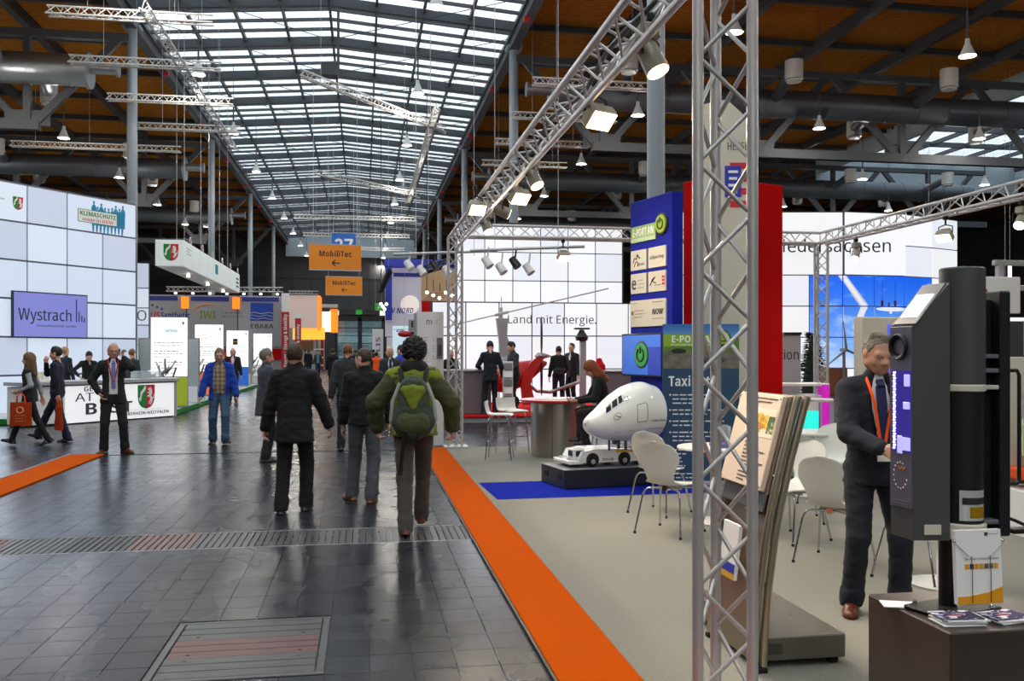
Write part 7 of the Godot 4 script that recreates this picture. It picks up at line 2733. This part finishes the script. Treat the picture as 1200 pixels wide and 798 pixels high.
func build_people() -> void:
	var plaid := mat("plaid_shirt", Color.WHITE, .9)
	var im := Image.create(64, 64, false, Image.FORMAT_RGB8)
	for y in 64:
		for x in 64:
			var c := Color(.55, .50, .42)
			if x % 16 < 5: c = c.lerp(Color(.22, .22, .26), .6)
			if y % 16 < 5: c = c.lerp(Color(.40, .22, .18), .55)
			if x % 16 == 10 or y % 16 == 10: c = Color(.75, .72, .62)
			im.set_pixel(x, y, c)
	plaid.albedo_texture = ImageTexture.create_from_image(im)
	tri_map(plaid, 3.2, false)
	# three men walking away, nearest the viewer
	var f := figure("man seen from behind in black hip length jacket and black trousers, left of three walkers", P(-.72, 9.74), 174, {"H": 1.76, "cell": .013, "hair": "short", "hair_mat": "hair_brown",
		"legs": [Vector3(.12, .085, -.10), Vector3(-.10, .09, .10)], "pitch": [0, -4], "arms": [Vector3(.33, .845, .06), Vector3(-.34, .90, .14)], "hints": [Vector3(.6, 0, -.6), Vector3(-.7, 0, -.6)], "curls": [1.2, 1.0], "shoulders": .165,
		"wear": {"trousers": "black_trouser", "leg": 1.1, "layers": [{"part": "jacket", "mat": "black_cloth", "hem": .74, "g": .036, "skirt": .035, "collar": .055, "sleeves": .95, "fold": .012}]}})
	f = figure("man seen from behind in short black jacket and grey jeans, looking left", P(.01, 10.34), 168, {"H": 1.72, "cell": .013, "hair": "crop", "hair_mat": "hair_brown", "face": true, "head": [62, 4],
		"legs": [Vector3(.16, .085, .06), Vector3(-.10, .085, -.10)], "toes": [38, -4], "arms": [Vector3(.27, .84, .05), Vector3(-.24, .88, .22)], "curls": [.6, 1.0], "thumbs": [Vector3(.3, 0, 1), Vector3(0, 0, 1)],
		"wear": {"trousers": "grey_jean", "shoes": "shoe_tan", "leg": 1.12, "layers": [{"part": "jacket", "mat": "black_cloth", "hem": .88, "g": .03, "skirt": .02, "collar": .05, "fold": .010}]}})
	f = figure("man seen from behind in olive and lime jacket with a rucksack, right of three walkers", P(.47, 8.54), 176, {"H": 1.79, "cell": .013, "hair": "curly", "hair_mat": "hair_dark", "head": [-8, 12],
		"legs": [Vector3(.07, .085, -.22), Vector3(-.07, .12, .28)], "pitch": [6, -12], "arms": [Vector3(.34, .96, .10), Vector3(-.36, .95, .10)], "hints": [Vector3(.9, 0, -.5), Vector3(-.9, 0, -.5)], "curls": [1.3, 1.3],
		"wear": {"trousers": "taupe_trouser", "shoes": "shoe_brown", "boots": true, "leg": 1.05, "layers": [
			{"part": "jacket_sleeves", "mat": "olive_jacket", "hem": .90, "g": .045, "skirt": .03, "sleeves": 1.0, "collar": 0.0, "fold": .010},
			{"part": "jacket_body", "mat": "lime", "hem": .89, "g": .056, "skirt": .034, "sleeves": 0.0, "collar": .03, "fold": .01},
			{"part": "hood", "mat": "black_cloth", "hem": 1.40, "g": -.02, "sleeves": 0.0, "collar": 0.0, "fold": .01, "more": [[Vector3(-.055, .57, -.03), Vector3(.055, .57, -.03), .085, .085], [Vector3(-.05, .56, .05), Vector3(.05, .56, .05), .07, .07]]}]}})
	rucksack(f)
	# left group
	f = figure("bald man in dark suit talking on a phone, one hand in his pocket", P(-4.13, 15.89), 14, {"H": 1.83, "cell": .015, "fine": .0055, "hair": "rim", "hair_mat": "hair_lightbrown", "skin": "skin_ruddy", "face": true, "head": [6, 4],
		"legs": [Vector3(.17, .085, .02), Vector3(-.14, .085, .0)], "toes": [38, -28], "arms": [Vector3(.145, 1.53, .11), Vector3(-.205, .96, .09)], "hints": [Vector3(.45, -1, .0), Vector3(-1, 0, -.5)], "curls": [1.6, 1.0], "hand_dir": [Vector3(-.15, .9, .1), null], "thumbs": [Vector3(-.4, .2, 1), Vector3(0, 0, 1)],
		"wear": {"trousers": "charcoal_suit", "shoes": "shoe_brown", "leg": 1.02, "layers": [{"part": "shirt", "mat": "white_shirt", "hem": .95, "g": .0, "sleeves": .97, "collar": .03, "fold": .002}, {"part": "jacket", "mat": "charcoal_suit", "hem": .80, "g": .018, "skirt": .05, "collar": .015, "open": [.80, .085, .085], "sleeves": .90}]}})
	tie(f, mat("tie_blue"), 1.05, .125)
	lanyard(f, mat("lanyard_red"), 1.15, .135)
	spectacles(f)
	var ph := thing("mobile_phone", "dark mobile phone held at the ear of the bald man", "phone", f.node.transform * (f.hx * Vector3(.098, .115, .01)), 14)
	bx("case", Vector3.ZERO, Vector3(.012, .13, .06), mat("black_plastic"), ph, .004, Basis(Vector3.RIGHT, .3))
	f = figure("woman with long fair hair, dark vest and grey sleeves walking left with an orange bag", P(-5.96, 17.44), -86, {"H": 1.66, "cell": .015, "fine": .0055, "hair": "long", "hair_mat": "hair_lightbrown", "face": true, "shoulders": .145,
		"legs": [Vector3(.06, .10, -.34), Vector3(-.05, .095, .34)], "pitch": [22, -12], "arms": [Vector3(.17, 1.04, .15), Vector3(-.22, .90, -.16)], "hints": [Vector3(.4, -1, -.6), Vector3(-.5, 0, -1)], "curls": [1.8, .9],
		"wear": {"trousers": "black_trouser", "leg": .86, "sag": false, "layers": [{"part": "sweater", "mat": "grey_shirt", "hem": .95, "g": .0, "collar": .0, "sleeves": .95}, {"part": "vest", "mat": "dark_vest", "hem": .84, "g": .022, "skirt": .015, "sleeves": 0.0, "collar": .04}]}})
	tote("orange carrier bag with pale print held in front of the walking woman", f.node.transform * (f.wr[0] + Vector3(.05, -.19, -.05)), 4, .36, .42, true)
	f = figure("man in navy sweater walking left beside the woman with the vest", P(-5.70, 18.1), -92, {"H": 1.77, "cell": .015, "fine": .0055, "hair": "short", "hair_mat": "hair_dark", "face": true, "head": [0, 4],
		"legs": [Vector3(.07, .09, -.20), Vector3(-.07, .10, .38)], "pitch": [8, -14], "arms": [Vector3(.25, .86, -.10), Vector3(-.04, 1.46, .22)], "hints": [Vector3(.5, 0, -1), Vector3(-.8, -1, .2)], "curls": [1.7, 1.5], "hand_dir": [null, Vector3(.1, .8, -.1)],
		"wear": {"trousers": "dark_jean", "leg": 1.0, "layers": [{"part": "shirt", "mat": "white_shirt", "hem": 1.2, "g": -.004, "sleeves": 0.0, "collar": .045}, {"part": "sweater", "mat": "navy_knit", "hem": .88, "g": .012, "collar": .01, "sleeves": .95}]}})
	tote("orange carrier bag hanging behind the man in the navy sweater", f.node.transform * (f.wr[0] + Vector3(.02, -.23, -.02)), -60, .34, .42, false)
	f = figure("woman with fair ponytail in navy jacket standing behind the reception counter", P(-7.55, 24.5, .125), 150, {"H": 1.68, "cell": .022, "hair": "tail", "hair_mat": "hair_blond", "shoulders": .15, "wear": {"trousers": "black_trouser", "layers": [{"part": "jacket", "mat": "navy_suit", "hem": .84, "g": .014, "collar": .02}]}})
	f = figure("person in black sweater bent over the reception counter with a hand to the face", P(-6.85, 24.0, .125), 25, {"H": 1.60, "lean": 12, "cell": .02, "fine": .007, "face": true, "hair": "short", "head": [0, 24], "arms": [Vector3(.02, 1.36, .22), Vector3(-.26, 1.05, .30)], "hints": [Vector3(1, -1, .2), Vector3(-1, -.6, 0)], "hand_dir": [Vector3(-.2, .9, -.1), null], "wear": {"trousers": "black_trouser", "layers": [{"part": "sweater", "mat": "black_cloth", "hem": .88, "g": .01, "collar": .02}]}})
	f = figure("person with brown hair mostly hidden behind the bald man on the phone", P(-6.02, 24.9, .125), 160, {"H": 1.62, "cell": .024, "hair": "short", "hair_mat": "hair_lightbrown", "wear": {"trousers": "black_trouser", "layers": [{"part": "sweater", "mat": "slate_coat", "hem": .88}]}})
	f = figure("man with glasses and moustache in open blue anorak and jeans walking towards the viewer", P(-2.62, 17.19), 6, {"H": 1.74, "cell": .015, "fine": .0055, "hair": "short", "hair_mat": "hair_grey", "skin": "skin_ruddy", "face": true, "head": [0, 6], "belly": .03,
		"legs": [Vector3(.11, .10, .16), Vector3(-.12, .085, -.06)], "pitch": [-6, 4], "toes": [22, -14], "arms": [Vector3(.31, .86, .10), Vector3(-.33, .87, .12)], "hints": [Vector3(.7, 0, -1), Vector3(-.7, 0, -1)],
		"wear": {"trousers": "blue_jean", "leg": 1.12, "layers": [{"part": "shirt", "mat": "plaid_shirt", "hem": .93, "g": .004, "sleeves": 0.0, "collar": .03, "fold": .003}, {"part": "anorak", "mat": "blue_anorak", "hem": .82, "g": .034, "skirt": .03, "collar": .03, "open": [.78, .125, .125], "fold": .012}]}})
	spectacles(f)
	var mm := M.new()
	mm.tube([Vector3(-.028, .088, .098), Vector3(0, .094, .108), Vector3(.028, .088, .098)], .008, 6)
	put("moustache", mm, mat("hair_grey"), f.node, f.hx.origin, f.hx.basis)
	f = figure("bald man in dark suit with a lanyard standing behind the man in the blue anorak", P(-4.35, 31.4), 4, {"H": 1.80, "cell": .026, "hair": "rim", "hair_mat": "hair_grey", "skin": "skin_ruddy", "face": true, "wear": {"trousers": "charcoal_suit", "layers": [{"part": "shirt", "mat": "white_shirt", "hem": .95, "g": .0, "fold": .0}, {"part": "jacket", "mat": "charcoal_suit", "hem": .80, "g": .02, "open": [1.0, .085, .045], "skirt": .02}]}})
	lanyard(f, mat("lanyard_red"), 1.2, .14)
	f = figure("grey haired man in slate blue coat turned right behind the man in the black jacket", P(-1.5, 14.3), 112, {"H": 1.72, "cell": .018, "fine": .006, "hair": "short", "hair_mat": "hair_grey", "face": true, "skin": "skin_ruddy", "wear": {"trousers": "black_trouser", "layers": [{"part": "coat", "mat": "grey_coat", "hem": .72, "g": .03, "skirt": .03, "collar": .04}]}})
	f = figure("man in dark slate coat seen from behind, walking ahead of the man in grey jeans", P(-.27, 15.86), 178, {"H": 1.82, "cell": .018, "hair": "crop", "hair_mat": "hair_lightbrown", "legs": [Vector3(.1, .085, -.2), Vector3(-.1, .1, .25)], "pitch": [4, -8], "arms": [Vector3(.28, .86, -.05), Vector3(-.26, .86, .15)], "wear": {"trousers": "black_trouser", "layers": [{"part": "coat", "mat": "slate_coat", "hem": .70, "g": .028, "skirt": .03, "collar": .04}]}})
	# farther down the aisle
	f = figure("suited man with white shirt facing the viewer behind the man with the rucksack", P(.62, 21.5), 4, {"H": 1.80, "cell": .024, "hair": "rim", "face": true, "skin": "skin_ruddy", "wear": {"trousers": "charcoal_suit", "layers": [{"part": "shirt", "mat": "white_shirt", "hem": .95, "g": .0, "fold": .0}, {"part": "jacket", "mat": "slate_coat", "hem": .80, "g": .02, "open": [1.0, .085, .045], "skirt": .02}]}})
	tie(f, mat("tie_navy"), 1.1, .125)
	f = figure("man in bright blue jacket turned left behind the man with the rucksack", P(.98, 23.6), -120, {"H": 1.84, "cell": .024, "hair": "short", "wear": {"trousers": "dark_jean", "layers": [{"part": "jacket", "mat": "blue_anorak", "hem": .82, "g": .03, "collar": .03}]}})
	var walk := [Vector3(.09, .085, -.2), Vector3(-.09, .1, .25)]
	var pa := figure("person in long dark coat with a shoulder bag walking away down the aisle centre", P(-1.35, 40.5), 176, {"H": 1.80, "cell": .03, "hair": "short", "legs": walk, "wear": {"trousers": "black_trouser", "layers": [{"part": "coat", "mat": "black_cloth", "hem": .62, "g": .03, "skirt": .05, "collar": .03}]}})
	bx("shoulder_bag", Vector3(-.26, .95, -.1), Vector3(.12, .32, .34), mat("slate_coat"), pa.node, .04)
	var pb := figure("person in teal shirt and dark jacket coming down the aisle on the left", P(-3.0, 61.0), 6, {"H": 1.76, "cell": .034, "hair": "short", "legs": walk, "wear": {"trousers": "dark_jean", "layers": [{"part": "shirt", "mat": "teal_shirt", "hem": .9, "g": .0, "fold": 0.0}, {"part": "jacket", "mat": "slate_coat", "hem": .82, "g": .024, "open": [.8, .1, .09]}]}})
	var crowd := [["person in black coat beside the red display stand far down the aisle", -3.9, 66.0, 178], ["person in white top carrying papers left of the aisle", -4.0, 58.0, 150], ["person in navy jacket walking away, left of the end gate", -2.2, 70.0, 182], ["person in dark jacket in front of the end gate, left door leaf", -1.3, 78.0, 176], ["person in grey coat in front of the end gate, middle post", -.7, 69.0, 170], ["person in navy coat in front of the end gate, right door leaf", .3, 74.0, 184], ["person in black coat before the white upright banner", .6, 56.0, 176], ["person in dark blue coat just right of the walking person with shoulder bag", -.4, 52.0, 178], ["person in charcoal jacket near the left pylon", -4.5, 72.0, 90], ["person in dark coat beside the white booth wall", 1.5, 57.0, -90]]
	var mts := ["black_cloth", "white_shirt", "navy_suit", "black_cloth", "grey_coat", "navy_knit", "black_cloth", "dark_jean", "charcoal_suit", "slate_coat"]
	for k in crowd.size():
		var e: Array = crowd[k]
		var o := dup((pa if k % 2 == 0 else pb).node, P(e[1], e[2]), e[3], e[0])
		for ch in o.get_children():
			if ch.name in ["coat", "jacket", "shirt"]:
				ch.material_override = mat(mts[k])
			elif ch.name == "shoulder_bag" and k > 2:
				o.remove_child(ch)
				ch.free()
	f = figure("person in orange high visibility vest in the crowd before the banner", P(.55, 39.0), 170, {"H": 1.66, "cell": .03, "hair": "short", "wear": {"trousers": "dark_jean", "layers": [{"part": "jacket", "mat": "black_cloth", "hem": .85, "g": .02}, {"part": "vest", "mat": "hi_vis", "hem": .9, "g": .032, "sleeves": 0.0}]}})
	# on the stage before the light walls
	f = figure("man in navy suit seen from behind leaning at the grey counter on the stage", P(3.07, 21.75, .16), 178, {"H": 1.80, "cell": .018, "fine": .007, "hair": "crop", "lean": 6, "head": [0, 16], "legs": [Vector3(.16, .085, .0), Vector3(-.12, .085, .06)], "arms": [Vector3(.22, 1.08, .30), Vector3(-.30, .90, .10)], "wear": {"trousers": "navy_suit", "layers": [{"part": "jacket", "mat": "navy_suit", "hem": .80, "g": .018, "skirt": .02, "collar": .03}]}})
	f = figure("person in dark suit sitting behind the grey counter left of the navy suit", P(2.25, 23.4, .16), 20, {"H": 1.58, "cell": .024, "hair": "rim", "skin": "skin_ruddy", "face": true, "wear": {"trousers": "black_trouser", "layers": [{"part": "jacket", "mat": "black_cloth", "hem": .82, "g": .014}]}})
	f = figure("man in grey shirt turned left beside the leaflet rack on the stage", P(3.80, 22.5, .16), -75, {"H": 1.78, "cell": .02, "fine": .007, "hair": "short", "face": true, "lean": 5, "head": [0, 14], "arms": [Vector3(.2, 1.05, .3), Vector3(-.2, 1.05, .3)], "wear": {"trousers": "black_trouser", "layers": [{"part": "shirt", "mat": "slate_coat", "hem": .9, "g": .012, "collar": .03}]}})
	f = figure("man in black with a waist bag seen from behind before the slogan wall", P(5.36, 24.4, .16), 172, {"H": 1.68, "cell": .02, "hair": "crop", "arms": [Vector3(.28, .82, .05), Vector3(-.2, 1.0, .25)], "wear": {"trousers": "dark_jean", "layers": [{"part": "jacket", "mat": "black_cloth", "hem": .86, "g": .02, "collar": .03}]}})
	bx("waist_bag", Vector3(0, .98, -.17), Vector3(.30, .2, .1), mat("black_plastic"), f.node, .04)
	f = figure("man in dark suit facing the man with the waist bag before the slogan wall", P(5.86, 24.9, .16), -50, {"H": 1.76, "cell": .02, "fine": .007, "hair": "side", "hair_mat": "hair_brown", "face": true, "wear": {"trousers": "black_trouser", "layers": [{"part": "shirt", "mat": "white_shirt", "hem": .95, "g": .0, "fold": 0.0}, {"part": "jacket", "mat": "charcoal_suit", "hem": .8, "g": .018, "open": [1.1, .08, .03]}]}})
	# seated woman
	f = figure("red haired woman in black jacket sitting at the drum table", P(3.64, 13.16, .026), -98, {"H": 1.70, "cell": .015, "fine": .006, "hair": "long", "hair_mat": "hair_red", "face": true, "seated": true, "hip": Vector3(0, .80, 0), "lean": 17, "head": [0, 22], "shoulders": .145,
		"legs": [Vector3(.10, .36, .34), Vector3(-.08, .40, .40)], "arms": [Vector3(.13, .96, .46), Vector3(-.10, .96, .48)], "hints": [Vector3(.6, -1, -.4), Vector3(-.6, -1, -.4)], "curls": [1.2, 1.2],
		"wear": {"trousers": "maroon_dark", "leg": .95, "layers": [{"part": "top", "mat": "maroon", "hem": .92, "g": -.004, "sleeves": 0.0, "collar": .0, "fold": .002}, {"part": "jacket", "mat": "black_cloth", "hem": .86, "g": .014, "skirt": .03, "open": [1.1, .09, .05]}]}})
	# the man behind the charging post
	f = figure("grey haired man in dark suit with an orange lanyard behind the charging post", P(3.235, 5.30, .026), -12, {"H": 1.77, "cell": .012, "fine": .0042, "hair": "side", "hair_mat": "hair_grey", "skin": "skin_ruddy", "face": true, "head": [8, 10], "lean": 3,
		"legs": [Vector3(.15, .085, .03), Vector3(-.14, .085, .0)], "toes": [20, -22], "arms": [Vector3(.18, 1.06, .30), Vector3(-.06, 1.07, .33)], "hints": [Vector3(1, -.6, -.6), Vector3(-1, -.6, -.7)], "curls": [1.3, 1.3], "thumbs": [Vector3(-.3, 1, .2), Vector3(.3, 1, .2)],
		"wear": {"trousers": "navy_suit", "shoes": "shoe_brown", "leg": 1.05, "layers": [{"part": "shirt", "mat": "white_shirt", "hem": .95, "g": .0, "sleeves": .99, "collar": .035, "fold": .002}, {"part": "jacket", "mat": "navy_suit", "hem": .82, "g": .022, "skirt": .03, "collar": .02, "open": [.98, .085, .05], "sleeves": .90, "fold": .008}]}})
	tie(f, mat("tie_navy"), 1.02, .125)
	lanyard(f, mat("lanyard_orange"), 1.08, .15)
	bx("badge", f.hip + f.tilt * (Vector3(0, .11, .165) * f.s), Vector3(.08, .11, .006), mat("print_white"), f.node, .002)

func spectacles(f: Dictionary) -> void:
	var m := M.new()
	for s in [-1.0, 1.0]:
		var ring := []
		for q in 11:
			ring.append(Vector3(s * .033 + .023 * cos(TAU * q / 10), .138 + .016 * sin(TAU * q / 10), .112))
		m.tube(ring, .0022, 5)
		m.tube([Vector3(s * .056, .142, .11), Vector3(s * .082, .142, .06), Vector3(s * .086, .138, .0)], .002, 5)
	m.tube([Vector3(-.01, .14, .112), Vector3(.01, .14, .112)], .002, 5)
	put("spectacles", m, mat("graphite"), f.node, f.hx.origin, f.hx.basis)

func rucksack(f: Dictionary) -> void:
	var t := thing("rucksack", "grey green rucksack with silver edges on the back of the man in lime", "rucksack", f.node.position, 176)
	var Q := PackedFloat32Array()
	var base: Vector3 = f.hip
	cap(Q, base + Vector3(0, .10, -.25), base + Vector3(0, .40, -.25), .175, .13, Vector3(1, 1, .62))
	cap(Q, base + Vector3(-.09, .12, -.24), base + Vector3(.09, .12, -.24), .12, -1, Vector3(1, 1, .7))
	put("main_bag", sdf(Q, [], PackedFloat32Array(), .012, .04, .008, 10.0), mat("pack_grey"), t)
	Q = PackedFloat32Array()
	for s in [-1.0, 1.0]:
		cap(Q, base + Vector3(0, .24, -.345), base + Vector3(s * .075, .40, -.315), .02, .04, Vector3(1, 1, .6))
	cap(Q, base + Vector3(0, .27, -.34), base + Vector3(0, .39, -.32), .03, .06, Vector3(1, 1, .6))
	put("lime_flap", sdf(Q, [], PackedFloat32Array(), .01, .02, .004, 12.0), mat("lime"), t)
	Q = PackedFloat32Array()
	cap(Q, base + Vector3(-.07, .10, -.33), base + Vector3(.07, .10, -.33), .085, -1, Vector3(1, 1.1, .5))
	put("front_pocket", sdf(Q, [], PackedFloat32Array(), .012, .03, .006, 12.0), mat("pack_green"), t)
	for s in [-1.0, 1.0]:
		var m := M.new()
		m.tube([base + Vector3(s * .12, .46, -.26), base + Vector3(s * .185, .30, -.27), base + Vector3(s * .205, .12, -.27), base + Vector3(s * .16, .0, -.25)], .018, 8)
		put("silver_edge", m, mat("pack_silver", Color(.62, .63, .62), .5), t)
		m = M.new()
		m.tube([base + Vector3(s * .10, .44, -.22), base + Vector3(s * .12, .57, -.12), base + Vector3(s * .13, .585, -.02), base + Vector3(s * .14, .50, .14), base + Vector3(s * .16, .30, .17)], .022, 8)
		put("shoulder_strap", m, mat("black_cloth"), t)
	var m := M.new()
	m.tube([base + Vector3(.06, .05, -.34), base + Vector3(.09, -.1, -.30), base + Vector3(.12, -.38, -.27)], .02, 8)
	m.tube([base + Vector3(-.06, .06, -.34), base + Vector3(-.03, -.04, -.31), base + Vector3(.03, -.10, -.30)], .014, 8)
	put("loose_strap", m, mat("black_cloth"), t)

# ---------------------------------------------------------------- all together
func _ready() -> void:
	var cam := Camera3D.new()
	cam.name = "camera"
	add_child(cam)
	cam.position = Vector3(0, 1.7, 0)
	cam.rotation.y = deg_to_rad(-9.41)
	cam.projection = Camera3D.PROJECTION_FRUSTUM
	cam.near = .05
	cam.far = 400.0
	cam.size = 2.0 * .05 * 399.0 / 1050.0
	cam.frustum_offset = Vector2(0, .05 * 13.0 / 1050.0)
	var we := WorldEnvironment.new()
	we.name = "surroundings"
	var e := Environment.new()
	e.background_mode = Environment.BG_SKY
	var sky := ProceduralSkyMaterial.new()   # an even overcast sky
	sky.sky_top_color = Color(.84, .91, .95)
	sky.sky_horizon_color = Color(.90, .93, .95)
	sky.ground_bottom_color = Color(.45, .45, .44)
	sky.ground_horizon_color = Color(.80, .82, .82)
	sky.sky_energy_multiplier = 1.35
	e.sky = Sky.new()
	e.sky.sky_material = sky
	e.tonemap_mode = Environment.TONE_MAPPER_LINEAR
	e.tonemap_exposure = 1.25
	e.sdfgi_enabled = true
	e.ssao_enabled = true
	e.ssil_enabled = true
	we.environment = e
	add_child(we)
	make_materials()
	text_wall_mats()
	cloth("maroon_dark", Color(.15, .09, .10))
	mat("teal_print", Color(.10, .55, .60))
	build_hall()
	build_lamps()
	build_left()
	build_far()
	build_back_walls()
	build_trusses()
	build_towers()
	build_aircraft()
	build_furniture()
	build_kiosk()
	build_charger()
	build_right_booths()
	build_people()
